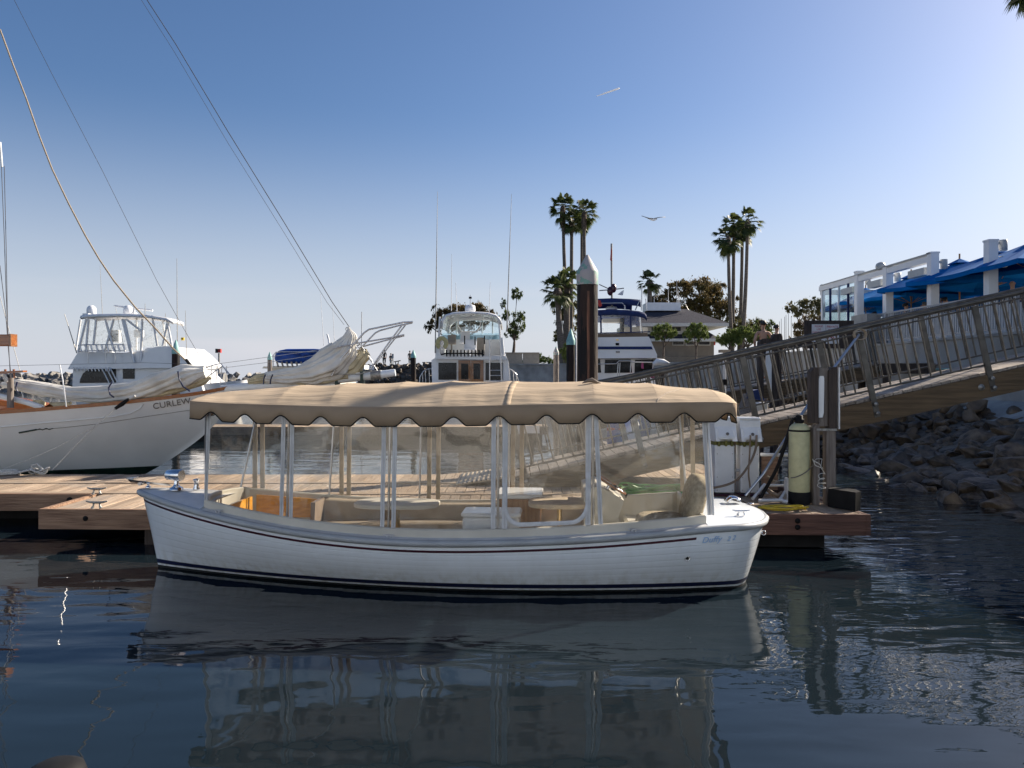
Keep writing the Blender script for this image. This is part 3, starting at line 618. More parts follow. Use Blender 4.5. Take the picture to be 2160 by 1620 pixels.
# tables
def table(px, py, rx, ry, mtop, name, ysh=0, edge=.045):
    x = lx(px, ysh); z = lz(py, x, ysh); o = empty(name); o.parent = boat
    mb = MB(); n = 36; ring = []
    for i in range(n):
        a = 2*math.pi*i/n; c, s_ = math.cos(a), math.sin(a); k = (abs(c)**3.2+abs(s_)**3.2)**(-1/3.2); ring.append((x+rx*c*k, ysh+ry*s_*k))
    rows = [[(lerp(x, a, q), lerp(ysh, b_, q), z-dz) for a, b_ in ring] for q, dz in ((.0, 0), (.97, 0), (1, .008), (1, edge-.008), (.97, edge), (.3, edge+.02), (0, edge+.02))]
    mb.grid(rows, closed=True, smooth=False); mb.build('table_top', mtop, o, local=True)
    mb = MB(); mb.cyl((x, ysh, .1), (x, ysh, z-edge), .028, n=14); mb.lathe([(.10, 0), (.10, .012), (.05, .03), (.03, .05)], (x, ysh, .1), n=18); mb.build('pedestal', 'brass', o, local=True)
    return x, z
table(838, 1058, .46, .26, 'cream', 'table', 0)
table(1180, 1056, .33, .26, 'tape_tan', 'table', -.05, .05)
# cool box, cabinet with counter
x0, x1 = lx(976, -.52), lx(1096, -.52); zt = lz(1083, (x0+x1)/2, -.35)
cb = empty('cool_box'); cb.parent = boat
mb = MB(); mb.bevbox(((x0+x1)/2, -.40, (zt+.36)/2), (x1-x0, .36, zt-.36), .04); mb.build('box_body', 'white_shine', cb, local=True)
mb = MB(); mb.bevbox(((x0+x1)/2, -.40, zt+.02), (x1-x0+.03, .39, .045), .045); mb.build('lid', 'white_shine', cb, local=True)
x0, x1 = lx(1052, .30), lx(1140, .30); zt = lz(1037, x1, .45)
cbn = empty('galley_cabinet'); cbn.parent = boat
mb = MB(); mb.bbox(x0, x1, .20, .72, .1, zt-.05); mb.build('cabinet_body', 'cabwood', cbn, local=True)
mb = MB(); mb.bevbox(((x0+x1)/2, .46, zt-.02), (x1-x0+.05, .56, .05), .02); mb.build('counter', 'white_shine', cbn, local=True)
mb = MB(); mb.bbox(x0+.06, x1-.06, .192, .197, .2, zt-.13); mb.build('cabinet_door', 'cabwood', cbn, local=True)
# helm console, wheel, throttle
hc = empty('helm_console'); hc.parent = boat
xa, xb = lx(1262, .1), lx(1300, .1)
mb = MB(); zc = lz(1026, xa, .1)
mb.prism([(xa-.16, -.10, .1), (xa+.30, -.10, .1), (xa+.20, -.10, zc-.30), (xa+.26, -.10, zc-.12), (xa+.12, -.10, zc-.03), (xa-.02, -.10, zc+.03), (xa-.16, -.10, zc-.02)], (0, .85, 0))
mb.build('console_body', 'cream', hc, local=True, fix=True)
mb = MB(); wc = Vector((lx(1289, 0), .05, lz(1021, lx(1289, 0), .05))); ax = Vector((.55, 0, .83)).normalized()
q = ax.to_track_quat('Z', 'Y').to_matrix()
mb.tube([wc+q @ Vector((.185*math.cos(a), .185*math.sin(a), 0)) for a in [2*math.pi*i/28 for i in range(28)]], .013, n=8, closed=True); mb.build('wheel_rim', 'teak_brown', hc, local=True)
mb = MB()
for i in range(5): a = 2*math.pi*i/5; mb.cyl(wc, wc+q @ Vector((.18*math.cos(a), .18*math.sin(a), 0)), .006, n=6)
mb.cyl(wc-ax*.14, wc+ax*.01, .022); mb.build('wheel_spokes', 'chrome', hc, local=True)
mb = MB(); xt = lx(1320, cw(1.3)); yt = cw(1.2)-.075; zt_ = lz(1060, xt, yt)
xt = lx(1320, yt); mb.box((xt, yt, zt_), (.09, .012, .09)); mb.build('throttle_plate', 'steel', hc, local=True)
mb = MB(); mb.cyl((xt, yt-.01, zt_), (xt, yt-.03, zt_+.085), .007, n=8); mb.sphere((xt, yt-.03, zt_+.095), .018); mb.build('throttle_lever', 'black', hc, local=True)
mb = MB(); mb.sphere((xa+.17, .0, zc-.0), .045, sc=(1, 1, .7)); mb.build('compass', 'black', hc, local=True)
# fleece-covered helm seat
hs = empty('helm_seat'); hs.parent = boat
mb = MB(); xs0 = lx(1395, -.45); z0 = lz(1098, xs0, -.45); n = 18
def pad(c, d, q=Matrix.Identity(3), m_=7, p=3.0):
    rows = []
    for j in range(m_+6):
        ph = math.pi*j/(m_+5); row = []
        for i in range(22):
            a = 2*math.pi*i/22; v = Vector((math.sin(ph)*math.cos(a), math.sin(ph)*math.sin(a), -math.cos(ph)))
            v = Vector([math.copysign(abs(e)**(2/p), e) for e in v]); row.append(Vector(c)+q @ Vector((v.x*d[0], v.y*d[1], v.z*d[2])))
        rows.append(row)
    mb.grid(rows, closed=True)
pad((xs0, -.40, z0-.02), (.25, .25, .09)); mb.build('seat_cushion', 'fuzzy', hs, local=True)
mb = MB(); xb_ = lx(1462, -.40); pad((xb_, -.40, z0+.20), (.10, .27, .27), Euler((0, R(14), 0)).to_matrix()); mb.build('backrest', 'fuzzy', hs, local=True)
mb = MB(); mb.cyl((xs0+.05, -.4, .1), (xs0+.05, -.4, z0-.08), .05); mb.build('seat_post', 'steel', hs, local=True)
mb = MB(); mb.bevbox((2.25, .25, .30), (.6, 1.1, .40), .05); mb.build('engine_box', 'cream', boat, local=True)

# ---- canopy
K0, K1 = lx(398, -.72), lx(1559, -.93)
EDGE = [(398, 846), (470, 851), (560, 854), (660, 857), (800, 859), (950, 858), (1080, 855), (1300, 851), (1450, 849), (1530, 849), (1559, 852)]
CREST = [(398, 843), (430, 834), (470, 826), (530, 820), (600, 815), (700, 810), (800, 806.5), (900, 804.5), (1000, 803.5), (1130, 803.5), (1250, 803.5), (1330, 806), (1400, 811), (1470, 818), (1510, 824), (1540, 833), (1559, 846)]
def hw(x):
    u = (x-K0)/(K1-K0); v = lerp(.74, .95, min(1, u/.45)**.7) if u < .45 else lerp(.95, .90, (u-.45)/.55)
    return v
def ez(x): return 1.8275+.0*x
def ez(x):
    y = -hw(x); return lz(interp(EDGE, lpx(x, y)), x, y)
def crz(x): return lz(interp(CREST, lpx(x, 0.05)), x, .05)
BOWS = [lx(p, 0) for p in (640, 742, 862, 958, 1075, 1246, 1366, 1484)]
STRAP = lx(1070, -.9)
def can_z(x, v):                          # v in -1..1 across
    e = ez(x); c = max(.012, crz(x)-e)
    z = e+c*(1-abs(v)**2.6)
    # cloth sags between the hoops and puckers along the eave
    d = min(abs(x-b_) for b_ in BOWS); sag = .017*math.sin(min(1, d/.22)*math.pi/2)*(1-v**6)
    nz_ = noise.noise(Vector((x*1.4, v*9, 4)))*.007+noise.noise(Vector((x*2.2, v*22, 9)))*.0035*(.4+abs(v))
    if abs(v) > .6: nz_ += .010*noise.noise(Vector((x*7, v*3, 1)))*(abs(v)-.6)/.4*(1-abs(v)**20)
    xs_ = x-STRAP; nz_ += .017*noise.noise(Vector((x*1.0, v*17, 6)))*math.exp(-((xs_-.30)/.55)**2)*(1 if xs_ > .03 else .35)
    nz_ += .006*noise.noise(Vector((x*5, v*9, 8)))*math.exp(-((x-K0-.35)/.35)**2)
    return z-sag+nz_*(1-abs(v)**30)
nx, nv = 260, 56
xsn = [lerp(K0, K1, i/nx) for i in range(nx+1)]
vsn = [math.sin(math.pi/2*(-1+2*j/nv)) for j in range(nv+1)]
cn = empty('canopy'); cn.parent = boat
def endround(x, v):                       # corners of the top drawn in a little
    return x
mb = MB(); rows = []
for x in xsn:
    e = min(x-K0, K1-x); f = 1 if e > .10 else math.sqrt(max(0, 1-(1-e/.10)**2))*.06+.94
    rows.append([(x, hw(x)*v*f, can_z(x, v)) for v in vsn])
mb.grid(rows); cn_top = mb.build('canopy_top', 'canvas', cn, local=True, solid=.004)
mb = MB(); mb.grid([[(x, y*.99, z-.02) for x, y, z in r[2:-2:4]] for r in rows[2:-2:6]]); mb.build('canopy_lining', 'canvas_in', cn, local=True)
# valance with scallops: notch columns read off the photograph
NP = [446, 517, 593, 677, 766, 861, 957, 1052, 1153, 1249, 1346, 1443, 1536]
NXL = [lx(p, -hw(lx(p, -.9))) for p in NP]
def notch(d, hwid=.128):                  # 1 at the peak, 0 on the flats
    d = abs(d)/hwid
    return 0 if d >= 1 else (.5+.5*math.cos(math.pi*d))**.8
per = []; 
def addp(x, y, nlist, s): per.append((x, y, max([notch(s-q_) for q_ in nlist]+[0])))
for i in range(620):
    x = lerp(K0+.02, K1-.02, i/619); f = .94 if min(x-K0, K1-x) < .02 else 1
    e = min(x-K0, K1-x); f = 1 if e > .10 else math.sqrt(max(0, 1-(1-e/.10)**2))*.06+.94
    per.append((x, -hw(x)*f, max(notch(x-q_) for q_ in NXL)))
we = hw(K1)*.93
for i in range(1, 180): y = lerp(-we, we, i/180); per.append((K1+.012*math.sin(math.pi*i/180), y, max(notch(y-q_) for q_ in (-.48, 0, .48))))
for i in range(620):
    x = lerp(K1-.02, K0+.02, i/619); e = min(x-K0, K1-x); f = 1 if e > .10 else math.sqrt(max(0, 1-(1-e/.10)**2))*.06+.94
    per.append((x, hw(x)*f, max(notch(x-q_) for q_ in NXL)))
we = hw(K0)*.93
for i in range(1, 150): y = lerp(we, -we, i/150); per.append((K0-.012*math.sin(math.pi*i/150), y, max(notch(y-q_) for q_ in (-.38, 0, .38))))
top = []; mid = []; bot = []
for i, (x, y, nn) in enumerate(per):
    xe = max(K0, min(K1, x)); zt = ez(xe)+.003; dp = .187*(1-.10*max(0, (xe+1.9)/-1) if xe < -1.9 else 1)
    wav = .006*noise.noise(Vector((x*3, y*3, 0)))
    d = dp-nn*.085; oy = math.copysign(wav, y)
    top.append((x, y, zt)); mid.append((x, y*(1.004)+oy*.6, zt-d*.5)); bot.append((x, y*1.008+oy, zt-d))
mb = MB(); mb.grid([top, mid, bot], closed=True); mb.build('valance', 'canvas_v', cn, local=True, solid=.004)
mb = MB(); mb.tube(bot, .0068, n=6, closed=True); mb.build('piping', 'black', cn, local=True)
# centre seam strap, antenna base bump and the aft seam
mb = MB(); xa = lx(1070, -.9); rr_ = []
for x in (xa-.030, xa-.028, xa+.028, xa+.030):
    rr_.append([(x+.05*(1-abs(v)), hw(x)*v*.999, can_z(x+.05*(1-abs(v)), v)+(.006 if abs(x-xa) < .029 else .001)+.004*noise.noise(Vector((v*40, x, 0)))) for v in [-.995+1.99*i/120 for i in range(121)]])
mb.grid(rr_); mb.build('seam_strap', 'canvas', cn, local=True)
mb = MB(); xm = lx(1249, -.4); zm = can_z(xm, -.42)
mb.tube([(xm-.10, -.40, zm+.003), (xm-.04, -.39, zm+.028), (xm, -.38, zm+.034), (xm+.05, -.38, zm+.012), (xm+.09, -.37, zm+.003)], [.004, .02, .026, .014, .003], n=10); mb.build('vent_flap', 'cushion_br', cn, local=True)
mb = MB(); pts = []
for i in range(20):
    u = i/19; v = lerp(-.985, -.15, u); x = lx(1386, -.9)+.55*u**1.2; pts.append((x, hw(x)*v, can_z(x, v)+.003))
mb.tube(pts, .0035, n=5); mb.build('seam', 'cushion_br', cn, local=True)
for b_ in BOWS[:4]+BOWS[5:]:
    mb = MB(); rr_ = []
    for x in (b_-.006, b_+.006): rr_.append([(x, hw(x)*v*.999, can_z(x, v)+.0030) for v in [-.99+1.98*i/80 for i in range(81)]])
    mb.grid(rr_); mb.build('panel_seam', 'canvas', cn, local=True)
# ---- posts, panels, zip strips
def ytop(x): return hw(x)-.05
def ybot(x): return cw(x)-.012
def sidept(xt, xb, v, side=-1, out=0):    # v 0 top .. 1 bottom
    x = lerp(xt, xb, v); y = lerp(ytop(xt), ybot(xb), v)+out
    return Vector((x, side*y, lerp(ez(xt)-.03, ctop(xb)+.001, v)))
def px_pair(pt, pb, side=-1):
    xt = lx(pt, side*.88); xt = lx(pt, side*ytop(xt)); xb = lx(pb, side*.85); xb = lx(pb, side*ybot(xb)); return xt, xb
encl = empty('clear_curtains'); encl.parent = boat
XT0, XB0 = px_pair(437, 428); XT1, XB1 = px_pair(1487, 1500)
def panel(side, m):
    mb = MB(); rows = []
    for j in range(13):
        v = j/12; rows.append([sidept(lerp(XT0, XT1, u), lerp(XB0, XB1, u), v, side, .010*noise.noise(Vector((u*9, v*2.2, side*3)))*math.sin(math.pi*v)) for u in [i/90 for i in range(91)]])
    mb.grid(rows); mb.build('side_curtain', m, encl, local=True)
panel(-1, 'vinyl'); panel(1, 'vinyl_far')
mb = MB()
for X_T, X_B, nm in ((XT0, XB0, 0), (XT1, XB1, 1)):
    mb = MB(); rows = []
    for j in range(13):
        v = j/12; a = sidept(X_T, X_B, v, -1); b_ = sidept(X_T, X_B, v, 1)
        rows.append([a.lerp(b_, i/16)+Vector((.012*noise.noise(Vector((i*.35, v*2, 7+nm)))*math.sin(math.pi*v), 0, 0)) for i in range(17)])
    mb.grid(rows); mb.build('end_curtain', 'vinyl_end', encl, local=True)
def zipstrip(pt, pb, wdt, side=-1, m='tape', name='zip_strip'):
    xt, xb = px_pair(pt, pb, side); mb = MB(); rows = []
    for off in (-wdt/2, -wdt/2+.004, wdt/2-.004, wdt/2):
        rows.append([sidept(xt+off, xb+off, j/12, side, .006 if abs(off) < wdt/2 else .003)+Vector((.004*noise.noise(Vector((j*.6, xt*5, 2))), 0, 0)) for j in range(13)])
    mb.grid(rows, smooth=False); mb.build(name, m, encl, local=True, solid=.002)
    mb = MB(); mb.tube([sidept(xt, xb, j/12, side, .009*side*side) for j in range(13)], .0022, n=5); mb.build('zip', 'steel', encl, local=True)
for pt, pb in ((441, 429), (599, 593), (617, 613), (811, 806), (834, 830), (1042, 1040), (1066, 1064), (1242, 1240), (1256, 1267), (1483, 1497)): zipstrip(pt, pb, .042 if pt not in (1066, 1242) else .05)
for pt, pb in ((537, 533), (552, 550), (720, 720), (737, 735), (906, 905), (925, 924), (1082, 1081), (1101, 1100), (1240, 1240), (1436, 1440), (1460, 1462)): zipstrip(pt, pb, .05, 1, 'tape_tan')
# U-shaped zip round the roll-up door between columns 1066 and 1242
mb = MB(); xa_, _ = px_pair(1066, 1064); xb_, _ = px_pair(1242, 1240); pa, pb_ = px_pair(1066, 1064)[1], px_pair(1242, 1240)[1]
U = []
for i in range(8): U.append((0.0, .35+.35*i/7))
U2 = [sidept(xa_, pa, .62+.05*i, -1, .007) for i in range(5)]
rad = .16
for i in range(1, 10):
    a = math.pi/2*i/9; xx_ = pa+rad-rad*math.cos(a); vv = .80+.17*math.sin(a); U2.append(sidept(xx_, xx_, vv, -1, .007))
for i in range(1, 8): xx_ = lerp(pa+rad, pb_-rad, i/8); U2.append(sidept(xx_, xx_, .97, -1, .007))
for i in range(0, 10):
    a = math.pi/2*(1-i/9); xx_ = pb_-rad+rad*math.cos(a); vv = .80+.17*math.sin(a); U2.append(sidept(xx_, xx_, vv, -1, .007))
for i in range(1, 6): U2.append(sidept(xb_, pb_, .80-.05*i, -1, .007))
rows = []
for k, off in enumerate((-.021, -.018, .018, .021)):
    row = []
    for i, p in enumerate(U2):
        t_ = (U2[min(i+1, len(U2)-1)]-U2[max(i-1, 0)]).normalized(); nrm = Vector((0, -1, 0)).cross(t_).normalized(); row.append(p+nrm*off+Vector((0, -.002 if k in (1, 2) else 0, 0)))
    rows.append(row)
mb.grid(rows); mb.build('door_zip', 'tape', encl, local=True, solid=.002)
# stainless hoops
fr = empty('canopy_frame'); fr.parent = boat
for pt, pb in ((431, 427), (608, 603), (822, 818), (1050, 1050), (1250, 1252), (1490, 1502)):
    xt, xb = px_pair(pt, pb); mb = MB(); pts = []
    for j in range(9): pts.append(sidept(xt, xb, 1-j/8, -1, -.025))
    for j in range(1, 12): v = -.88+1.76*j/12; pts.append(Vector((xt, hw(xt)*v, can_z(xt, v)-.035)))
    for j in range(9): pts.append(sidept(xt, xb, j/8, 1, -.025))
    mb.tube(pts, .0125, n=8); mb.build('hoop', 'steel', fr, local=True)
for sd_ in (-1, 1):
    mb = MB(); mb.tube([sidept(XT1, XB1, j/8, sd_, .012)+Vector((.02, 0, 0)) for j in range(9)], .012, n=8); mb.build('corner_post', 'white_shine', fr, local=True)
# ---- deck gear
dg_ = MB(); xq = lx(373, .05); zq = lz(1002, xq, .0)
sp = empty('spotlight'); sp.parent = boat
mb = MB(); dz = zs(xq)+.04
mb.lathe([(.075, 0), (.07, .02), (.04, .035), (.025, .06), (.022, zq-dz-.05)], (xq+.02, 0, dz), n=18); mb.build('lamp_foot', 'chrome', sp, local=True)
mb = MB(); ax = Vector((1, -.25, 0)).normalized()
mb.lathe([(.0, -.10), (.045, -.10), (.058, -.085), (.062, .0), (.064, .085), (.058, .095)], (xq, 0, zq), n=22, axis=ax); mb.build('lamp_housing', 'chrome', sp, local=True)
mb = MB(); mb.lathe([(0, .088), (.056, .088)], (xq, 0, zq), n=22, axis=ax); mb.build('lamp_lens', 'glass', sp, local=True)
xq = lx(414, .15); mb = MB(); d0 = zs(xq)+.045; mb.lathe([(.036, 0), (.036, .015), (.026, .03), (.026, .085), (.034, .10), (.034, .115), (.01, .12)], (xq, .15, d0), n=16); mb.build('mooring_bitt', 'chrome', boat, local=True)
xq = lx(318, .02); mb = MB(); d0 = zs(xq)+.03; mb.lathe([(.03, 0), (.03, .01), (.012, .02), (.012, .04), (.025, .05), (.0, .06)], (xq, -.03, d0), n=12); mb.build('bow_fairlead', 'chrome', boat, local=True)
mb = MB(); d0 = zs(XB+.05)+.07                    # anchor resting on its roller at the stem
mb.prism([(XB-.20, .10, d0+.01), (XB-.17, .03, d0+.035), (XB+.30, .04, d0-.015), (XB+.30, .06, d0-.02)], (0, .035, -.025)); mb.prism([(XB-.20, .06, d0+.03), (XB-.10, .02, d0+.03), (XB-.12, .16, d0+.03)], (0, 0, .02))
mb.cyl((XB-.02, .0, d0-.01), (XB-.02, .12, d0-.01), .02); mb.build('anchor', 'steel', boat, local=True, fix=True)
def cleat_mb(c, l_, rz=0, h=.04, r=.009):
    mb = MB(); q = Matrix.Rotation(rz, 3, 'Z'); c = Vector(c)
    mb.tube([c+q @ Vector((x, 0, z)) for x, z in ((-l_/2, h*1.18), (-l_*.3, h), (0, h*.94), (l_*.3, h), (l_/2, h*1.18))], [r*.6, r, r*1.15, r, r*.6], n=8)
    for k in (-1, 1): mb.tube([c+q @ Vector((k*l_*.13, 0, h)), c+q @ Vector((k*l_*.15, 0, h*.4)), c+q @ Vector((k*l_*.20, 0, 0))], [r*.9, r*.8, r*1.7], n=8)
    return mb
for px_, yy in ((1563, -.52), ):
    xq = lx(px_, yy); cleat_mb((xq, yy, zs(xq)+.035), .17).build('deck_cleat', 'chrome', boat, local=True)
for px_ in (455, 820, 1337):
    xq = lx(px_, -.9); xq = lx(px_, -(bs((xq-XB)/LB)-.055)); cleat_mb((xq, -(bs((xq-XB)/LB)-.055), zs(xq)+.002), .11, 0, .024, .006).build('deck_cleat', 'steel', boat, local=True)
xq = lx(1550, .1); mb = MB(); d0 = zs(xq)+.045
mb.grid([[(xq-.02+.09*math.cos(a)*s_, .1+dy, d0+.085*math.sin(a)*s_) for a in [math.pi*i/10*.8+.3 for i in range(11)]] for s_, dy in ((.75, -.07), (1, -.045), (1, .045), (.75, .07))]); mb.build('deck_vent', 'chrome', boat, local=True, solid=.006)
mb = MB(); mb.lathe([(.035, 0), (.035, .006), (.0, .008)], (lx(1583, .1), .1, zs(3.0)+.046), n=16); mb.build('filler_cap', 'chrome', boat, local=True)
tq = (lx(1465, -.9)-XB)/LB; pq = hull_z(tq, lz(1178, lx(1465, -.85), -.85), -1, .004)
mb = MB(); mb.lathe([(.013, -.004), (.022, .0), (.026, .006), (.028, .0)], pq, n=16, axis=(0, -1, 0)); mb.build('through_hull_fitting', 'chrome', boat, local=True)
mb = MB(); mb.lathe([(0, .002), (.014, .002)], pq, n=12, axis=(0, -1, 0)); mb.build('drain_hole', 'black', boat, local=True)
pe = hull_pt(.992, .22, -1, .02); mb = MB(); mb.tube([pe+Vector((.02+.022*math.cos(a), -.0, .022*math.sin(a))) for a in [2*math.pi*i/14 for i in range(14)]], .005, n=6, closed=True); mb.cyl(pe-Vector((.02, 0, 0)), pe+Vector((.01, 0, 0)), .009); mb.build('stern_eye', 'chrome', boat, local=True)
# lettering on the quarter
def on_hull(px_, z_off, s, size, m, shear, name, space=1.0):
    x = lx(px_, -.86); t0 = (x-XB)/LB; a = hull_z(t0, zs(x)-z_off, -1, .006); b_ = hull_z(t0+.012, zs(x+.082)-z_off, -1, .006)
    up = (hull_z(t0, zs(x)-z_off+.05, -1, .006)-a).normalized(); ux = (b_-a).normalized(); nn = ux.cross(up).normalized(); up = nn.cross(ux)
    mt = Matrix.Identity(4); mt.col[0][:3] = ux; mt.col[1][:3] = up; mt.col[2][:3] = nn; mt.col[3][:3] = a+nn*.009
    return text_mesh(s, size, name, m, boat, mt, shear=shear, space=space)
on_hull(1486, .152, 'Duffy', .082, 'letter_blue', .35, 'maker_lettering', 1.05)
for c_ in (1541, 1552): on_hull(c_, .150-.0006*(c_-1541), '2', .066, 'letter_blue', .3, 'size_lettering')
# ------------------------------------------------------------------ docks
DZ = .45
def frontY(x): return 9.25-.0392*x-.03
def plank_field(mb, poly_x0, poly_x1, yf, yb, w_=.14, gap=.012, th=.035, z=DZ, jit=.004, seed=0):
    r = random.Random(seed); x = poly_x0
    while x < poly_x1:
        a, b_ = x+gap/2, min(x+w_, poly_x1)-gap/2
        if b_-a > .02:
            dz = r.uniform(-jit, jit); e0 = r.uniform(-.01, .01); y0, y1, y2, y3 = yf(a)+e0, yf(b_)+e0, yb(b_)-e0, yb(a)-e0
            mb.add([(a, y0, z-th+dz), (b_, y1, z-th+dz), (b_, y2, z-th+dz), (a, y3, z-th+dz), (a, y0, z+dz), (b_, y1, z+dz), (b_, y2, z+dz), (a, y3, z+dz)],
                   [(0, 3, 2, 1), (4, 5, 6, 7), (0, 1, 5, 4), (1, 2, 6, 5), (2, 3, 7, 6), (3, 0, 4, 7)])
        x += w_
dk = thing('floating_dock', (0, 10, 0), 'sunlit wooden floating dock with long fascia timber, running behind the picnic boat', 'dock')
XL, XR = -5.9, 4.28
def backY(x): return 12.88 if x < -1.2 else lerp(12.88, 14.45, min(1, (x+1.2)/2.6)) 
def seamY(x): return 10.62-.02*x
# front finger, main walkway (planks run across), long kerb boards
mb = MB(); plank_field(mb, -5.75, XR, lambda x: frontY(x)+.06, lambda x: seamY(x)-.06, seed=1); mb.build('deck_planks', 'dock_y', dk)
mb = MB(); plank_field(mb, -13, 3.6, lambda x: seamY(x)+.12, lambda x: 11.70, seed=2); mb.build('deck_planks', 'dock_y', dk)
mb = MB(); plank_field(mb, -13, 3.6, lambda x: 11.88, lambda x: backY(x)-.04, seed=3); mb.build('deck_planks', 'dock_y', dk)
mb = MB()
mb.prism([(-13, 11.715, DZ-.06), (3.6, 11.715, DZ-.06), (3.6, 11.865, DZ-.06), (-13, 11.865, DZ-.06)], (0, 0, .072)); mb.build('kerb_board', 'dock_x', dk, fix=True)
mb = MB(); mb.prism([(-13, seamY(-13)-.045, DZ-.06), (3.6, seamY(3.6)-.045, DZ-.06), (3.6, seamY(3.6)+.105, DZ-.06), (-13, seamY(-13)+.105, DZ-.06)], (0, 0, .072)); mb.build('kerb_board', 'dock_x', dk, fix=True)
def fascia(a, b_, z0, z1, th, m, name='fascia'):
    a = Vector((*a, 0)); b_ = Vector((*b_, 0)); d = (b_-a).normalized(); n_ = Vector((-d.y, d.x, 0))*th; mb = MB()
    mb.prism([(a.x, a.y, z0), (b_.x, b_.y, z0), (b_.x+n_.x, b_.y+n_.y, z0), (a.x+n_.x, a.y+n_.y, z0)], (0, 0, z1-z0)); return mb.build(name, m, dk, fix=True)
fascia((XL, frontY(XL)), (.5, frontY(.5)), .205, DZ+.004, .055, 'fascia'); fascia((.505, frontY(.505)), (XR, frontY(XR)), .205, DZ+.004, .055, 'fascia_red')
fascia((XL-.002, seamY(XL)-.06), (XL-.002, frontY(XL)+.003), .205, DZ+.002, .055, 'fascia')
fascia((-13, seamY(-13)-.105), (XL-.01, seamY(XL)-.105), .22, DZ+.006, .055, 'fascia')
fascia((XR+.002, frontY(XR)+.002), (XR-.25, 11.6), .205, DZ+.002, .055, 'fascia_red')
mb = MB(); mb.prism([(-4.55, frontY(-4.5)+.25, .01), (XR-.45, frontY(XR)+.25, .01), (XR-.7, 11.2, .01), (-4.55, 11.2, .01)], (0, 0, .33)); mb.build('float', 'black', dk, fix=True)
mb = MB(); mb.bbox(-13, 3.5, 11.25, 12.6, -.15, .36); mb.build('float', 'black', dk)
mb = MB(); mb.bbox(-4.6, -4.4, frontY(-4.5)+.10, frontY(-4.5)+.24, -.1, .20); mb.build('cross_member', 'timber_dk', dk)
def bolt(p, r=.022):
    mb = MB(); mb.lathe([(r*1.5, 0), (r*1.5, .004), (r, .005), (r, .014), (.0, .016)], p, n=12, axis=(0, -1, 0)); mb.build('bolt', 'black', dk)
for x, z in ((-5.3, .34), (-3.7, .33), (2.45, .33), (3.42, .375), (3.42, .30), (1.8, .33)): bolt((x, frontY(x)-.002, z))
mb = MB(); mb.lathe([(.045, 0), (.045, .004), (.03, .006)], (P(147, 1050, seamY(-6.3)-.107).x, seamY(-6.3)-.107, .37), n=14, axis=(0, -1, 0)); mb.build('bolt', 'black', dk)
# cleats
def dock_cleat(px_, py_, label, l_=.27, rz=0):
    Y = (EYE-DZ-.006)*F/(py_-HOR); p = P(px_, py_, Y); p.z = DZ+.012
    o = cleat_mb(p, l_, rz, .075, .014).build('dock_cleat', 'galv'); tag(o, label, 'cleat', 'cleats bolted to the dock'); return p
dock_cleat(204, 1043, 'grey iron cleat on the long kerb of the main dock, left of the picnic boat')
dock_cleat(204, 1073, 'grey iron cleat near the front edge of the dock finger at left')
pc = dock_cleat(80, 1001, 'iron cleat wrapped in white rope at the back edge of the dock', .34)
# rope round the far cleat, mooring lines of the sloop
mb = MB()
for k in range(3):
    mb.tube([pc+Vector((.15*math.cos(a)+.02*k, .05*math.sin(a), .04+.02*k+.035*math.sin(a*2+k))) for a in [2*math.pi*i/20 for i in range(20)]], .014, n=6, closed=True)
mb.tube([pc+Vector(v) for v in ((-.05, 0, .06), (-.10, -.03, .15), (-.02, 0, .17), (.08, 0, .08), (.12, 0, .03))], .016, n=7)
mb.tube([pc+Vector(v) for v in ((-.1, 0, .08), (-.22, -.05, .05), (-.33, -.1, .02), (-.55, -.12, .015), (-.9, -.05, .012))], .018, n=7)
mb.build('cleat_rope', 'rope'); tag(bpy.data.objects['cleat_rope'], 'white rope hitched round the cleat at the back edge of the dock', 'rope')
mb = MB(); c0 = Vector((-8.55, 12.7, DZ+.02))
mb.tube([c0+Vector((.30*math.cos(a)*(1-.02*i/10), .13*math.sin(a), .012*i/12)) for i, a in [(i, 2*math.pi*i/18) for i in range(60)]], .014, n=6); tag(mb.build('rope_coil', 'rope'), 'flat coil of white rope lying at the left edge of the dock', 'rope')

# second dock across the fairway, seen under the canopy
d2 = thing('far_dock', (-6, 26, 0), 'narrow wooden dock across the fairway in front of the moored motor boats', 'dock')
mb = MB(); plank_field(mb, -13.5, 1.2, lambda x: 25.0, lambda x: 26.4, w_=.3, seed=8); mb.build('deck_planks', 'dock_y', d2)
mb = MB(); mb.bbox(-13.5, 1.2, 24.93, 24.99, .2, .455); mb.build('fascia', 'timber_dk', d2)
mb = MB(); mb.bbox(-13.3, 1.0, 25.1, 26.2, -.1, .36); mb.build('float', 'black', d2)

# ------------------------------------------------------------------ piles
def pile(px_, ytop, r, Y, m, mcap, label, caph=None, zb=-1.5, capcyl=.18):
    p = P(px_, ytop, Y); o = thing('pile', (p.x, Y, 0), label, 'pile', 'capped mooring piles')
    ch = caph or r*2.3; zc = p.z-ch
    mb = MB(); rows = []
    for z in [zb, .1, .5, 1.2, 2.0, 3.0, zc-capcyl]:
        if z <= zc-capcyl: rows.append([(p.x+r*(1+.03*noise.noise(Vector((math.cos(a)*2, math.sin(a)*2, z*.8+px_))))*math.cos(a), Y+r*math.sin(a), z) for a in [2*math.pi*i/24 for i in range(24)]])
    mb.grid(rows, closed=True); mb.build('shaft', m, o)
    mb = MB(); mb.lathe([(r*1.03, zc-capcyl-.02), (r*1.05, zc), (r*.99, zc+.03), (.02, p.z-.01), (0, p.z)], (p.x, Y, 0), n=24); mb.build('cap', mcap, o)
    return p
pp = pile(1239, 537, .185, 13.4, 'pile', 'cap_white', 'big tarred pile with peeling white and green cap, rising through the dock behind the canopy', .32, capcyl=.2)
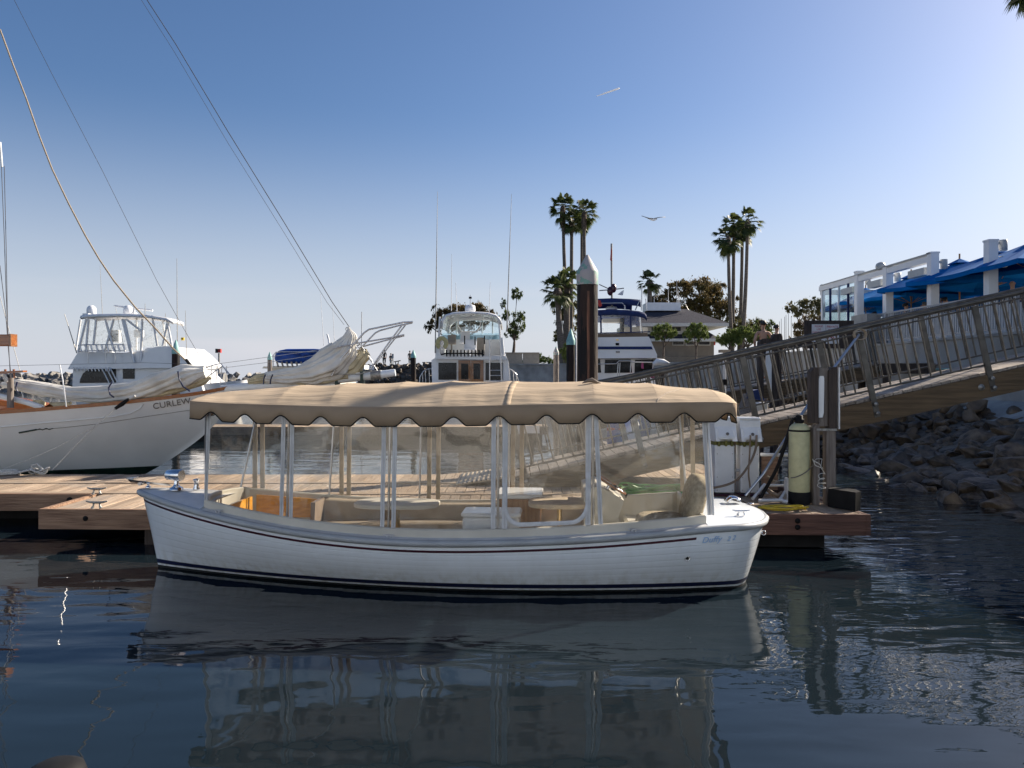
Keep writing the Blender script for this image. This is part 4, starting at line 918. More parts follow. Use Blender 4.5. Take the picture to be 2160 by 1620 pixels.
pl = [o for o in bpy.data.objects if o.name.startswith('pile') and o.parent is None][-1]
mb = MB()
for k, (a0, wd) in enumerate(((-1.62, .16), (-1.50, .05))):
    rws = []
    for z in [.45+.15*i for i in range(23)]:
        if z > 3.72: break
        rws.append([(pp.x+.1885*math.cos(a0+da+.05*noise.noise(Vector((z*1.5, k, da)))), 13.4+.1885*math.sin(a0+da), z) for da in (-wd/2*(1+.4*noise.noise(Vector((z, k, 2)))), 0, wd/2*(1+.4*noise.noise(Vector((z, k, 5)))))])
    mb.grid(rws)
mb.build('rust_streak', 'pile_rust', pl)
mb = MB()                                 # iron guide hoop round the pile where it passes the dock
mb.tube([(pp.x+.27*math.cos(a), 13.4+.27*math.sin(a), DZ+.06) for a in [2*math.pi*i/20 for i in range(20)]], .03, n=8, closed=True); tag(mb.build('pile_guide', 'galv'), 'iron guide hoop on the dock round the big tarred pile', 'pile guide')
pile(1204, 693, .15, 26, 'pile', 'cap_teal', 'dark pile with teal cap just left of the big tarred pile', .42, capcyl=.12)
mb = MB(); a = P(1215, 715, 26); mb.tube([(a.x, 26, -1), (a.x, 26, a.z), (a.x-.05, 26, a.z+.12)], .03, n=8); po = mb.build('standpipe', 'pvc'); tag(po, 'thin white pipe standing against the teal-capped dark pile', 'pipe')
pile(1173, 731, .13, 36, 'timber_gr', 'cap_white', 'slim brown pile with small whitish cap in front of the grey seawall', .28, capcyl=.10)
pile(872, 738, .13, 38, 'pile', 'cap_teal', 'dark pile with teal cap left of the stern view cruiser', .30, capcyl=.08)
pile(371, 717, .135, 27, 'pile', 'cap_teal', 'dark pile with teal cap in front of the white sport fishing boat', .38, capcyl=.1)
pile(569, 742, .13, 44, 'timber_gr', 'cap_teal', 'grey pile with pale teal cap beside the blue covered boat', .35, capcyl=.1)
pile(1394, 784, .13, 26.5, 'timber_dk', 'timber_dk', 'short dark pile beside the pink cloth, right of the blue striped trawler', .05, capcyl=.02)

# ------------------------------------------------------------------ gangways
def gangway(name, label, X0, Z0, X1, Z1, Y0, Y1, rail_h, beam_h, pitch, stanch, m_rail='railmetal', brail=.030):
    o = thing(name, (X0, (Y0+Y1)/2, Z0), label, 'gangway'); L_ = math.hypot(X1-X0, Z1-Z0); d = Vector(((X1-X0)/L_, 0, (Z1-Z0)/L_)); u = Vector((-d.z, 0, d.x))
    A = Vector((X0, 0, Z0))
    def q(s, h, y): p = A+d*s+u*h; return Vector((p.x, y, p.z))
    mb = MB(); s = 0; r = random.Random(3)
    while s < L_-.1:
        w2 = .135; dz = r.uniform(-.003, .003)
        a, b_, c, e = q(s, dz, Y0+.0), q(s+w2, dz, Y0+.0), q(s+w2, dz, Y1), q(s, dz, Y1)
        mb.prism([a, b_, c, e], -u*.04); s += .147
    mb.build('deck_planks', 'rampdeck', o, fix=True)
    for y in (Y0, Y1):
        mb = MB(); sg = -1 if y == Y0 else 1
        mb.prism([q(.2, -.045, y-.05*(sg < 0)), q(L_, -.045, y-.05*(sg < 0)), q(L_, -.045-beam_h, y-.05*(sg < 0)), q(.9, -.045-beam_h, y-.05*(sg < 0))], (0, .09*(1 if sg < 0 else -1)+0, 0)); mb.build('side_beam', 'beam', o, fix=True)
    n = int(L_/stanch)
    for y in (Y0-.02, Y1+.02):
        rr = empty('railing'); rr.parent = o
        mb = MB(); mb.tube([q(.15, rail_h-.25, y), q(.2, rail_h, y), q(L_, rail_h, y)], brail, n=10); mb.build('handrail', m_rail, rr)
        mb = MB(); mb.tube([q(.25, .11, y), q(L_, .11, y)], brail*.55, n=6); mb.build('bottom_rail', m_rail, rr)
        mb = MB(); mb.tube([q(.25, rail_h-.085, y), q(L_, rail_h-.085, y)], brail*.5, n=6); mb.build('top_channel', m_rail, rr)
        k = 0; s = .3
        for i in range(n+1):
            s0 = .35+i*stanch; mb = MB(); mb.T = Matrix.Identity(4)
            a, b_ = q(s0, -.30 if y < Y1 else -.05, y-.035 if y < Y1 else y), q(s0, rail_h-.05, y)
            mb.box((a+b_)/2, (.085, .04, (b_-a).length), ry=math.atan2(u.x, u.z)); mb.build('stanchion', m_rail, rr)
            if y < Y1:
                for hh in (-.10, -.24): mb = MB(); mb.lathe([(.032, 0), (.028, .018), (0, .024)], q(s0, hh, y-.075), n=10, axis=(0, -1, 0)); mb.build('bolt', 'galv', rr)
            for j in range(1, int(round(stanch/pitch))):
                s1 = s0+j*pitch
                if s1 > L_-.1: break
                mb = MB(); mb.cyl(q(s1, .11, y), q(s1, rail_h-.06, y), .0135, n=6, caps=False); mb.build('baluster', m_rail, rr)
    return o, q, L_
g1, q1, L1 = gangway('gangway', 'near timber gangway with bronze railings climbing from the dock to the right edge', -.15, .56, 9.6, 2.72, 11.4, 12.85, 1.06, .33, .155, 1.78)
mb = MB()
for y in (11.5, 12.2):                    # ribbed transition plate at the foot
    pass
a = q1(.05, .01, 11.5); b_ = q1(.05, .01, 12.8)
mb.prism([a, b_, (b_.x-.75, b_.y, DZ+.02), (a.x-.75, a.y, DZ+.02)], (0, 0, -.025)); mb.build('ribbed_plate', M['tape_tan'], g1, fix=True)
mb = MB()
for i in range(11): t = i/10.5; p_ = a.lerp(Vector((a.x-.75, a.y, DZ+.02)), t); mb.box((p_.x, (a.y+b_.y)/2, p_.z+.004), (.02, 1.3, .012))
mb.build('plate_ribs', 'railmetal', g1)
for s_ in (4.45, 7.3):
    mb = MB(); mb.lathe([(.05, 0), (.045, .012), (.02, .014), (.02, .03), (0, .034)], q1(s_, -.2, 11.345), n=14, axis=(0, -1, 0)); mb.build('beam_bolt', 'galv', g1)
X0, X1 = P(1190, 0, 25.2).x, 12.15
g2, q2, L2 = gangway('gangway', 'second gangway with slim dark railings farther back, left of the warning sign', X0, .62, X1, P(1790, 766, 25.2).z-.0, 25.2, 26.6, 1.08, .42, .17, 1.45, 'railmetal', .035)
# landing between the far gangway and the wall
ld = thing('landing_platform', (13, 26, 2.5), 'dark timber landing that joins the far gangway to the wall', 'platform')
zl = P(1790, 766, 25.2).z
mb = MB(); plank_field(mb, X1+.03, 13.93, lambda x: 25.0, lambda x: 27.0, z=zl, seed=12); mb.build('deck_planks', 'rampdeck', ld)
mb = MB(); mb.bbox(X1+.03, 13.93, 24.93, 24.99, zl-.35, zl-.02); mb.build('edge_beam', 'timber_dk', ld)
for x, y in ((12.4, 25.1), (12.4, 26.9)): mb = MB(); mb.cyl((x, y, -1), (x, y, zl-.05), .13); mb.build('support_post', 'timber_dk', ld)
# big warning sign board
s0, s1 = P(1697, 688, 24.6), P(1800, 672, 24.6)
sb_ = thing('sign_board', (s0.x, 24.6, 2), 'broad dark board with white and red warning notices beside the far gangway', 'sign')
mb = MB(); mb.bbox(s0.x, s1.x+.02, 24.6, 24.66, P(0, 735, 24.6).z, P(0, 676, 24.6).z); mb.build('board', 'timber_dk', sb_)
def sign_text(lines, cx, z0, dz, size, y, parent):
    for i, s in enumerate(lines):
        sz = size if not isinstance(s, tuple) else s[1]; tx = s if not isinstance(s, tuple) else s[0]
        mt = Matrix.Translation((cx, y, z0-i*dz)) @ Matrix.Rotation(R(90), 4, 'X'); text_mesh(tx, sz, 'lettering', 'letter_red', parent, mt @ Matrix.Identity(4), align='CENTER')
def notice(x0, x1, y0, y1, lines, Y, parent, dz, size, name='notice'):
    a, b_ = P(x0, y0, Y), P(x1, y1, Y); e = empty(name); e.parent = parent; off = world_of(parent)
    mb = MB(); mb.bbox(a.x, b_.x, Y-.025, Y-.003, b_.z, a.z); mb.build('plate', 'sign', e)
    sign_text(lines, (a.x+b_.x)/2-off.x, a.z-size*1.15-off.z, dz, size, Y-.028-off.y, e); return e
notice(1712, 1741, 684, 721, ['PLEASE', 'USE', 'HANDRAIL', 'SLIPPERY', 'WHEN', 'WET'], 24.6, sb_, .094, .085)
notice(1742, 1769, 684, 700.5, ['PRIVATE', 'DOCK'], 24.6, sb_, .115, .10)
notice(1742, 1769, 701.5, 725, [('NO', .20)], 24.6, sb_, .1, .17)

# pair of tall timbers with a crossbeam and white boards beside the far gangway
tf = thing('timber_frame', P(1620, 720, 22.5), 'dark timber frame with crossbeam and white panels in front of the far gangway', 'frame')
Yt = 22.5
for (xa, xb, yt) in ((1602, 1611, 716), (1630, 1641, 705), (1642, 1649, 704)):
    a, b_ = P(xa, yt, Yt), P(xb, yt, Yt); mb = MB(); mb.prism([(a.x, Yt, -1), (b_.x, Yt, -1), (b_.x, Yt, a.z), (a.x+(b_.x-a.x)*.35, Yt, a.z), (a.x, Yt, a.z-.09)], (0, .24, 0)); mb.build('post', 'timber_dk', tf, fix=True)
a, b_ = P(1611.5, 714, Yt), P(1629.5, 724, Yt); mb = MB(); mb.bbox(a.x, b_.x, Yt+.02, Yt+.2, b_.z, a.z); mb.build('crossbeam', 'timber_dk', tf)
for x0, x1, x2, yt, yb in ((1615, 1629, 1629, 726, 838), (1642, 1648, 1648, 722, 840)):
    mb = MB(); pts = [P(x0+5, yt, Yt), P(x1, yt, Yt), P(x1, yb, Yt), P(x1-4, yb-20, Yt), P(x0, 775, Yt)]
    mb.prism([(p_.x, Yt+.05, p_.z) for p_ in pts], (0, .06, 0)); mb.build('white_panel', 'col_white', tf, fix=True)
mb = MB(); mb.cyl(P(1607, 740, Yt+.12), P(1592, 900, Yt+.12), .05, n=8); mb.build('brace', 'timber_dk', tf)

# near pair of posts with a lamp box (right of the cylinder)
Yn = 9.72
lp = thing('lamp_post', P(1738, 1068, Yn), 'paired grey timber posts with long white lamp panel, right of the cream tank', 'lamp post')
def post(xa, xb, yt, yb, m, name='post', y0=0, dep=.11, chamf=True):
    a, b_ = P(xa, yt, Yn+y0), P(xb, yb, Yn+y0); mb = MB(); z0 = max(b_.z, DZ+.008) if yb > 1040 else b_.z
    mb.prism([(a.x, Yn+y0, z0), (b_.x, Yn+y0, z0), (b_.x, Yn+y0, a.z), (a.x+(b_.x-a.x)*.45*chamf, Yn+y0, a.z), (a.x, Yn+y0, a.z-.05*chamf)], (0, dep, 0)); return mb.build(name, m, lp, fix=True)
post(1716, 1729, 895, 1070, 'timber_gr', 'post', .02)
post(1743, 1763, 900, 1070, 'timber_gr', 'post', .02)
post(1711, 1727, 775, 893, 'timber_dk', 'side_board', 0, .13)
post(1749, 1766, 774, 906, 'timber_dk', 'side_board', 0, .13)
post(1727.6, 1748.4, 777, 899, 'timber_gr', 'back_board', .05, .05, False)
mb = MB(); a, b_ = P(1727, 793, Yn), P(1740, 881, Yn); 
pts = [(a.x+.022, a.z), (b_.x-.008, a.z), (b_.x, a.z-.03), (b_.x-.006, b_.z+.06), (b_.x-.02, b_.z), (a.x+.01, b_.z), (a.x, b_.z+.04), (a.x+.008, a.z-.04)]
mb.prism([(x, Yn+.02, z) for x, z in pts], (0, .028, 0)); mb.build('lamp_panel', 'col_white', lp, fix=True)
mb = MB(); a = P(1768.5, 775, Yn); b_ = P(1768.5, 905, Yn); mb.bbox(a.x, a.x+.012, Yn-.02, Yn+.10, b_.z, a.z); mb.build('edge_strip', 'col_white', lp)
mb = MB(); a, b_ = P(1722, 904, Yn), P(1765, 909, Yn); mb.bbox(a.x, b_.x, Yn-.012, Yn-.001, b_.z, a.z); mb.build('steel_band', 'galv', lp)
# ------------------------------------------------------------------ wooden sailing boat on the left
SY = 14.5
sl_ = thing('sailboat', (-8, SY, 0), 'classic white sailing boat with long raked bow, furled sails and bowsprit pulpit', 'sailboat')
STEM = [(-.6, -9.5), (0, -7.55), (.30, -6.90), (.7, -6.32), (1.12, -5.80), (1.5, -5.48), (1.9, -5.30), (2.0, -5.28)]
def sheer(x): return interp([(-14, 1.36), (-11, 1.38), (-9, 1.47), (-8, 1.54), (-7, 1.63), (-6, 1.76), (-5.3, 1.90)], x)
def hb(x, z):
    xs_ = interp(STEM, z); d = xs_-x
    if d <= 0: return 0
    f = 1-(1-min(1, d/6.2))**2.1; return f*interp([(-.6, .7), (0, 1.25), (.5, 1.5), (1.2, 1.68), (2, 1.74)], z)
def spt(x, z, side=-1, out=0): return Vector((x, SY+side*(hb(x, z)+out), z))
nX = 60
def sloop_rows(z_of, side, n_=60, x0=-14.5):
    return None
for nm, m_, w0, w1 in (('hull', 'curlew', .0, 1.0),):
    mb = MB()
    for side in (-1, 1):
        rows = []
        for j in range(25):
            w_ = j/24; row = []
            for i in range(nX+1):
                t = (i/nX)**.6; zt = 1.9; 
                # walk along the boat from the left to the stem at this level
                z_end = lerp(.40, 1.9, w_); xe = interp(STEM, z_end); x = lerp(-14.5, xe, t); z = lerp(.40, sheer(x), w_)
                xe2 = interp(STEM, z); y = hb(min(x, xe2), z)*(1 if t < 1 else 0); row.append((x, SY+side*y, z))
            rows.append(row)
        mb.grid(rows)
    mb.build(nm, m_, sl_)
mb = MB()
for side in (-1, 1):
    rows = []
    for z in (-.5, 0, .2, .38, .4):
        xe = interp(STEM, z); rows.append([(lerp(-14.5, xe, (i/40)**.6), SY+side*(hb(lerp(-14.5, xe, (i/40)**.6), z)+.001 if i < 40 else 0), z) for i in range(41)])
    mb.grid(rows)
mb.build('underbody', 'greenboot', sl_)
mb = MB(); rows = []
for i in range(41): x = lerp(-14.5, -5.32, i/40); z = sheer(x)-.03; h = hb(x, z); rows.append([(x, SY+h*u, z+.05*(1-u*u)) for u in (-.99, -.5, 0, .5, .99)])
mb.grid(rows); mb.build('deck', 'cream', sl_)
for side in (-1, 1):
    mb = MB(); rows = [[], [], [], []]
    for i in range(61):
        x = lerp(-14.5, -5.30, i/60); z = sheer(x); h = hb(x, z-.01)
        for r_, (o_, dz) in enumerate(((.015, -.02), (.015, .045), (-.05, .045), (-.05, -.02))): rows[r_].append((x, SY+side*max(0, h+o_), z+dz))
    mb.grid(rows+[rows[0]], smooth=False); mb.build('toe_rail', 'mahog', sl_)
def hull_line(pts, r, m, name, out=.004):
    mb = MB(); vs = []
    for px_, py_ in pts:
        Y = 13.2
        for _ in range(12): p = P(px_, py_, Y); Y = SY-hb(p.x, p.z)-out
        vs.append(P(px_, py_, Y))
    # densify
    d = []
    for a, b_ in zip(vs, vs[1:]):
        for k in range(6): q = a.lerp(b_, k/6); q.y = SY-hb(q.x, q.z)-out; d.append(q)
    d.append(vs[-1]); mb.tube(d, r, n=6); return mb.build(name, m, sl_)
hull_line([(0, 901), (60, 895), (150, 887), (240, 879), (275, 872), (295, 862), (302, 852)], .014, 'curlew', 'raised_moulding', .0)
hull_line([(75, 907), (125, 903), (200, 895), (300, 880), (395, 866), (430, 861)], .0045, 'letter_grey', 'cove_line')
hull_line([(40, 913), (56, 910), (78, 906)], .016, 'greenboot', 'cove_scroll')
hull_line([(78, 906.5), (84, 904.5), (90, 907), (97, 903.5), (104, 906), (112, 903.5)], .008, 'greenboot', 'cove_scroll')
p = P(323, 863, 13.3)
for _ in range(12): Y = SY-hb(p.x, p.z)-.012; p = P(323, 863, Y)
p2 = P(398, 851, 13.6)
for _ in range(12): Y = SY-hb(p2.x, p2.z)-.012; p2 = P(398, 851, Y)
ux = (p2-p).normalized(); zc_ = p.z+.07; ya_ = SY-hb(p.x+.3, zc_-.07); yb_ = SY-hb(p.x+.3, zc_+.13); up = Vector((0, yb_-ya_, .20)).normalized(); nn = ux.cross(up).normalized(); up = nn.cross(ux).normalized(); p = p+nn*.012
nn = ux.cross(up); mt = Matrix.Identity(4)
off = world_of(sl_); mt.col[0][:3] = ux; mt.col[1][:3] = up; mt.col[2][:3] = nn; mt.col[3][:3] = p-off
text_mesh('CURLEW', .158, 'name_lettering', 'letter_grey', sl_, mt, depth=.004, space=1.02)
# bowsprit with pulpit
a, b_ = P(500, 820, SY), P(806, 790, SY)
mb = MB(); mb.cyl(a-Vector((.3, 0, .03)), b_, .10, .085, n=14); mb.build('bowsprit', 'curlew', sl_)
mb = MB(); mb.cyl(P(804, 790, SY), P(834, 786, SY), .078, .07, n=14); mb.build('spar_end', 'white', sl_)
mb = MB(); mb.cyl(P(783, 792, SY), P(804, 790, SY), .094, .09, n=14); mb.build('spar_band', 'galv', sl_)
def tb(pts, r, m, name, Y=SY, n=8, par=None):
    mb = MB(); mb.tube([P(x, y, Y) for x, y in pts], r, n=n); return mb.build(name, m, par or sl_)
pu = empty('pulpit'); pu.parent = sl_; pu.location = (0, 0, 0)
tb([(700, 793), (719, 757), (745, 727), (768, 702), (778, 695), (812, 688), (850, 680), (871, 679)], .016, 'steel', 'upper_rail', SY-.28, par=pu)
tb([(765, 730), (780, 714), (792, 702), (802, 697), (840, 687), (870, 681)], .015, 'steel', 'upper_rail', SY+.28, par=pu)
tb([(700, 735), (722, 730), (760, 723), (820, 713), (853, 706)], .014, 'steel', 'middle_rail', SY-.28, par=pu)
tb([(765, 731), (810, 719), (853, 708)], .014, 'steel', 'middle_rail', SY+.28, par=pu)
tb([(780, 780), (815, 730), (850, 683)], .014, 'steel', 'stanchion', SY-.28, par=pu)
tb([(792, 768), (822, 728), (857, 683)], .014, 'steel', 'stanchion', SY+.28, par=pu)
tb([(765, 733), (800, 788)], .008, 'steel', 'bobstay', SY, par=pu); tb([(776, 750), (785, 763)], .018, 'steel', 'turnbuckle', SY, par=pu)
tb([(719, 752), (703, 790), (760, 789), (783, 782)], .011, 'galv', 'base_rail', SY-.2, par=pu)
for x in (712, 765): mb = MB(); q_ = P(x, 800, SY); mb.box((q_.x, SY, q_.z+.02), (.05, .24, .26)); mb.build('spar_strap', 'greenboot', sl_)
# stays
tb([(0, 62), (28, 138), (55, 207), (82, 285), (110, 357), (145, 430), (180, 497), (210, 548), (240, 592), (285, 648), (330, 695), (365, 735), (400, 768)], .0155, 'rope_tan', 'forestay', 14.3, n=8)
tb([(392, 758), (403, 772)], .03, 'black', 'stay_fitting', 14.3)
tb([(25, -10), (120, 176), (215, 358), (330, 590), (380, 680), (426, 760)], .0045, 'wire', 'halyard', 14.35, n=5)
tb([(305, -8), (370, 92), (480, 276), (600, 470), (700, 636), (737, 690)], .008, 'wire', 'jib_stay', SY, n=6)
tb([(293, -8), (365, 105), (480, 300), (600, 492), (690, 638), (726, 685)], .004, 'wire', 'jib_halyard', SY+.1, n=5)
for k, pts in enumerate(([(0, 560), (12, 660), (18, 740), (23, 790), (25, 832)], [(3, 350), (9, 500), (13, 620), (18, 740), (27, 832)], [(9, 350), (13, 520), (16, 680), (22, 800), (30, 835)], [(0, 625), (20, 700), (35, 755), (47, 800)])):
    tb(pts, .006, 'wire' if k < 3 else 'rope', 'shroud', 13.6+.1*k, n=5)
tb([(0, 300), (4, 352)], .02, 'curlew', 'mast_fitting', 13.6)
for yy, x1 in ((768, 705), (778, 705)):
    tb([(455, yy), (560, yy-14 if yy < 770 else yy-13), (700, yy-34)], .0045, 'rope', 'lifeline', SY-.1 if yy < 770 else SY+.2, n=5)
# spars, pin rail and mast base at the left edge
a, b_ = P(-40, 718, 13.1), P(30, 718, 13.1)
mb = MB(); mb.bevbox(((a.x+b_.x)/2, 13.1, a.z), (b_.x-a.x, .16, .2), .03); mb.build('boom', 'mahog', sl_)
mb = MB(); mb.box((b_.x-.02, 13.1, a.z), (.035, .175, .215)); mb.build('boom_band', 'teak_brown', sl_)
a, b_ = P(-10, 790, 13.5), P(52, 785, 13.5); mb = MB(); mb.prism([(a.x, 13.45, a.z), (b_.x, 13.45, b_.z), (b_.x, 13.45, b_.z+.03), (a.x, 13.45, a.z+.05)], (0, .12, 0)); mb.build('pin_rail', 'mahog', sl_, fix=True)
for x in (12, 30): mb = MB(); mb.cyl(P(x, 797, 13.5), P(x-1, 779, 13.5), .015, .02, n=8); mb.build('belaying_pin', 'mahog', sl_)
mb = MB(); mb.cyl(P(22, 860, 13.6), P(22, 797, 13.6), .055, .05, n=14); mb.build('pin_rail_post', 'timber_gr', sl_)
mb = MB(); 
for k in range(4): mb.tube([P(10+3*math.cos(a)+k, 795+5*math.sin(a)+k*2, 13.42) for a in [2*math.pi*i/14 for i in range(14)]], .012, n=6, closed=True)
mb.build('halyard_coil', 'rope', sl_)
# cabin trunk
mb = MB(); rows = []
for i in range(20):
    x = lerp(-14.4, P(88, 0, 14.2).x, i/19); u = i/19; zt = sheer(x)+lerp(.55, .06, max(0, (u-.55)/.45)**1.2); hh = lerp(.95, .25, u**2)
    rows.append([(x, SY-hh-.03, sheer(x)), (x, SY-hh, zt-.1), (x, SY-hh*.85, zt), (x, SY, zt+.06), (x, SY+hh*.85, zt), (x, SY+hh, zt-.1), (x, SY+hh+.03, sheer(x))])
mb.grid(rows, smooth=False); mb.build('cabin_trunk', 'mahog', sl_)
tb([(0, 836), (30, 842), (60, 850), (90, 860)], .05, 'curlew', 'handrail_bead', 13.75)
tb([(126, 770), (132, 800), (140, 858)], .012, 'steel', 'stanchion', 13.35); tb([(-10, 772), (126, 769), (300, 765), (400, 768)], .003, 'wire', 'lifeline', 13.4, n=4)
# chafe gear and mooring lines
tb([(272, 841), (258, 852), (243, 862)], [.022, .04, .026], 'black', 'chafe_cover', 13.15)
tb([(272, 843), (285, 835)], .02, 'rope', 'bow_rope', 13.25)
mb = MB(); mb.tube([P(243, 862, 13.1), P(200, 900, 12.95), P(150, 950, 12.85), P(110, 992, 12.75)], .010, n=6); ml = mb.build('mooring_line', 'rope'); tag(ml, 'white mooring line from the sailing boat down to the roped cleat', 'rope')
mb = MB(); mb.tube([P(243, 863, 13.1), P(190, 905, 13.0), P(120, 944, 12.95), P(60, 970, 12.9), P(-20, 1000, 12.85)], .0075, n=6); ml = mb.build('mooring_line', 'rope'); tag(ml, 'thinner mooring line running from the sailing boat out of frame at left', 'rope')
# furled sails: pleated bundles
def bundle(pts, rad, seed, m, name, ridges=9, amp=.22, Y=SY, sq=.8, lumps=5, dens=90, dep=.8):
    r = random.Random(seed); ctr = [P(x, y, Y) for x, y in pts]; segs = []
    # resample
    tot = [0]
    for a, b_ in zip(ctr, ctr[1:]): tot.append(tot[-1]+(b_-a).length)
    def at(s):
        for i in range(len(tot)-1):
            if s <= tot[i+1] or i == len(tot)-2: t = (s-tot[i])/(tot[i+1]-tot[i]); return ctr[i].lerp(ctr[i+1], t), lerp(rad[i], rad[i+1], (3*t*t-2*t**3))
    rows = []; n = 72; ph = [r.uniform(0, 6.28) for _ in range(6)]
    for j in range(dens+1):
        s = tot[-1]*j/dens; c, R_ = at(s); c2, _ = at(min(tot[-1], s+.05)); c1, _ = at(max(0, s-.05)); t = (c2-c1).normalized(); u = Vector((0, 1, 0)); v = t.cross(u).normalized(); row = []
        for i in range(n):
            a = 2*math.pi*i/n; tw = a+s*.35+.5*math.sin(s*1.3+ph[0])
            k = 1+amp*(.55*abs(math.sin(ridges*.5*tw+ph[1]+1.2*noise.noise(Vector((s*1.1, a, seed)))))-.25)+.30*noise.noise(Vector((math.cos(a)*1.2, math.sin(a)*1.2, s*1.4+seed)))+.10*noise.noise(Vector((math.cos(a)*4, math.sin(a)*4, s*4+seed)))
            row.append(c+(u*math.cos(a)*dep+v*math.sin(a)*sq)*R_*k)
        rows.append(row)
    mb = MB(); mb.grid(rows, closed=True)
    mb.add(rows[0], [tuple(reversed(range(n)))]); mb.add(rows[-1], [tuple(range(n))]); return mb.build(name, m, sl_)
bundle([(4, 811), (40, 812), (90, 822), (150, 832), (220, 832), (290, 822), (340, 806), (390, 792), (434, 784)], [.05, .11, .125, .135, .145, .165, .20, .225, .10], 3, 'sail', 'furled_jib', 9, .35, 13.9, .9, dep=.9)
bundle([(150, 842), (220, 846), (300, 838), (370, 822), (425, 804), (445, 796)], [.02, .07, .08, .08, .09, .03], 8, 'sail_old', 'sail_fold', 7, .5, 13.95, .8)
bundle([(524, 806), (545, 800), (580, 797), (640, 797), (690, 796), (735, 792)], [.06, .10, .12, .13, .13, .08], 5, 'sail_old', 'sail_fold', 10, .5, SY-.05)
bundle([(560, 796), (620, 793), (660, 785), (700, 765), (726, 740), (738, 712), (735, 690)], [.09, .15, .21, .27, .22, .12, .02], 13, 'sail', 'furled_staysail', 13, .5, SY-.1, 1, dep=.7)
bundle([(655, 775), (700, 780), (740, 770), (765, 748), (768, 735)], [.07, .13, .20, .14, .05], 17, 'sail_old', 'sail_fold', 8, .6, SY+.05, 1)
for pts, nm in (([(36, 806), (33, 818), (38, 828)], 0), ([(236, 806), (229, 818), (232, 832), (240, 838)], 1), ([(375, 783), (378, 800), (386, 815), (400, 825)], 2), ([(560, 790), (556, 800), (556, 810)], 3), ([(575, 790), (571, 800), (570, 810)], 4)):
    Yb = 13.58 if nm < 3 else SY-.30
    mb = MB(); mb.tube([P(x, y, Yb+.02*i*(2-i)) for i, (x, y) in enumerate(pts)], .014, n=6); mb.build('sail_tie', 'navy', sl_)
mb = MB()
for i in range(9): q_ = P(733+i*3.6, 694+i*5.2, SY-.05); mb.tube([q_+Vector((.035*math.cos(a), 0, .035*math.sin(a))) for a in [2*math.pi*k/8 for k in range(8)]], .008, n=5, closed=True)
mb.build('sail_hanks', 'galv', sl_)
bundle([(70, 845), (85, 852), (95, 851)], [.02, .07, .03], 23, 'sail_old', 'hanging_cloth', 5, .3, 13.9, 1)
bundle([(105, 850), (125, 856), (150, 850)], [.02, .07, .03], 29, 'sail_old', 'hanging_cloth', 5, .3, 13.9, .9)
# ------------------------------------------------------------------ moored motor boats beyond
def boat_hull(x0, x1, y0, y1, z_sheer, flare=.25, m='white_shine', parent=None, stern_first=True, name='hull', wl=-.3):
    """hull with its transom at y0 facing the camera and bow at y1"""
    mb = MB(); cx = (x0+x1)/2; hw_ = (x1-x0)/2; rows = []
    for j in range(9):
        w_ = j/8; z = lerp(wl, z_sheer, w_); row = []
        for i in range(21):
            t = i/20; k = (1-t**2.6)*(1-.0*t); f = lerp(1-flare, 1, w_**.8)*lerp(1, .94, w_*0); zz = z+(.35*t*t)*w_
            row.append((cx-hw_*f*k, lerp(y0+.12*(1-w_), y1-(1-w_)*1.2, t), zz))
        row2 = [(2*cx-p[0], p[1], p[2]) for p in reversed(row)]
        rows.append(row+row2[1:])
    mb.grid(rows); n = len(rows[0])
    mb.add([rows[j][0] for j in range(9)]+[rows[j][-1] for j in range(9)], [(j, j+1, 10+j, 9+j) for j in range(8)])
    mb.add(rows[-1], [tuple(range(n))]); return mb.build(name, m, parent)
def bx(o, name, m, x0, x1, y0, y1, Y, d, off=0):       # block whose front face fills a photo rectangle at depth Y
    a, b_ = P(x0, y0, Y), P(x1, y1, Y); mb = MB(); mb.bbox(min(a.x, b_.x), max(a.x, b_.x), Y+off, Y+off+d, min(a.z, b_.z), max(a.z, b_.z)); return mb.build(name, m, o)
def pl(o, name, m, pts, Y, d, off=0): mb = MB(); mb.prism([(p.x, p.y+off, p.z) for p in [P(x, y, Y) for x, y in pts]], (0, d, 0)); return mb.build(name, m, o, fix=True)
def tbp(o, name, m, pts, r, Y, n=6, y2=None):
    mb = MB(); mb.tube([P(p[0], p[1], p[2] if len(p) > 2 else Y) for p in pts], r, n=n); return mb.build(name, m, o)

# --- centre: stern view flybridge cruiser
Y = 32.0
cr_ = thing('motor_cruiser', P(988, 900, Y), 'white flybridge cruiser seen from astern with brown wooden doors and yellow life ring', 'motor boat')
a, b_ = P(902, 800, Y), P(1078, 800, Y); boat_hull(a.x, b_.x, Y-.2, Y+12, 1.15, .12, parent=cr_)
pl(cr_, 'deckhouse', 'white_shine', [(912, 830), (910, 760), (922, 752), (1068, 752), (1072, 760), (1078, 830)], Y+1.6, 5)
Y2 = Y+1.55
bx(cr_, 'aft_window', 'darkglass', 925, 963, 765, 801, Y2, .06, -.02); bx(cr_, 'aft_window', 'darkglass', 1024, 1060, 765, 802, Y2, .06, -.02)
for x0, x1 in ((925, 963), (1024, 1060)):
    f_ = [o for o in children(cr_) if o.name.startswith('aft_window')][-1]
dr = bx(cr_, 'door', 'teak_brown', 967, 993, 760, 830, Y2, .08, -.06); bx(dr, 'door_pane', 'darkglass', 973, 988, 767, 800, Y2, .03, -.08)
dr = bx(cr_, 'door', 'teak_brown', 993.6, 1020, 760, 830, Y2, .08, -.06); bx(dr, 'door_pane', 'darkglass', 999, 1013, 767, 800, Y2, .03, -.08)
pl(cr_, 'flybridge_deck', 'white_shine', [(918, 752), (920, 747), (1066, 751), (1070, 757), (1066, 759), (918, 757)], Y+1.2, 5)
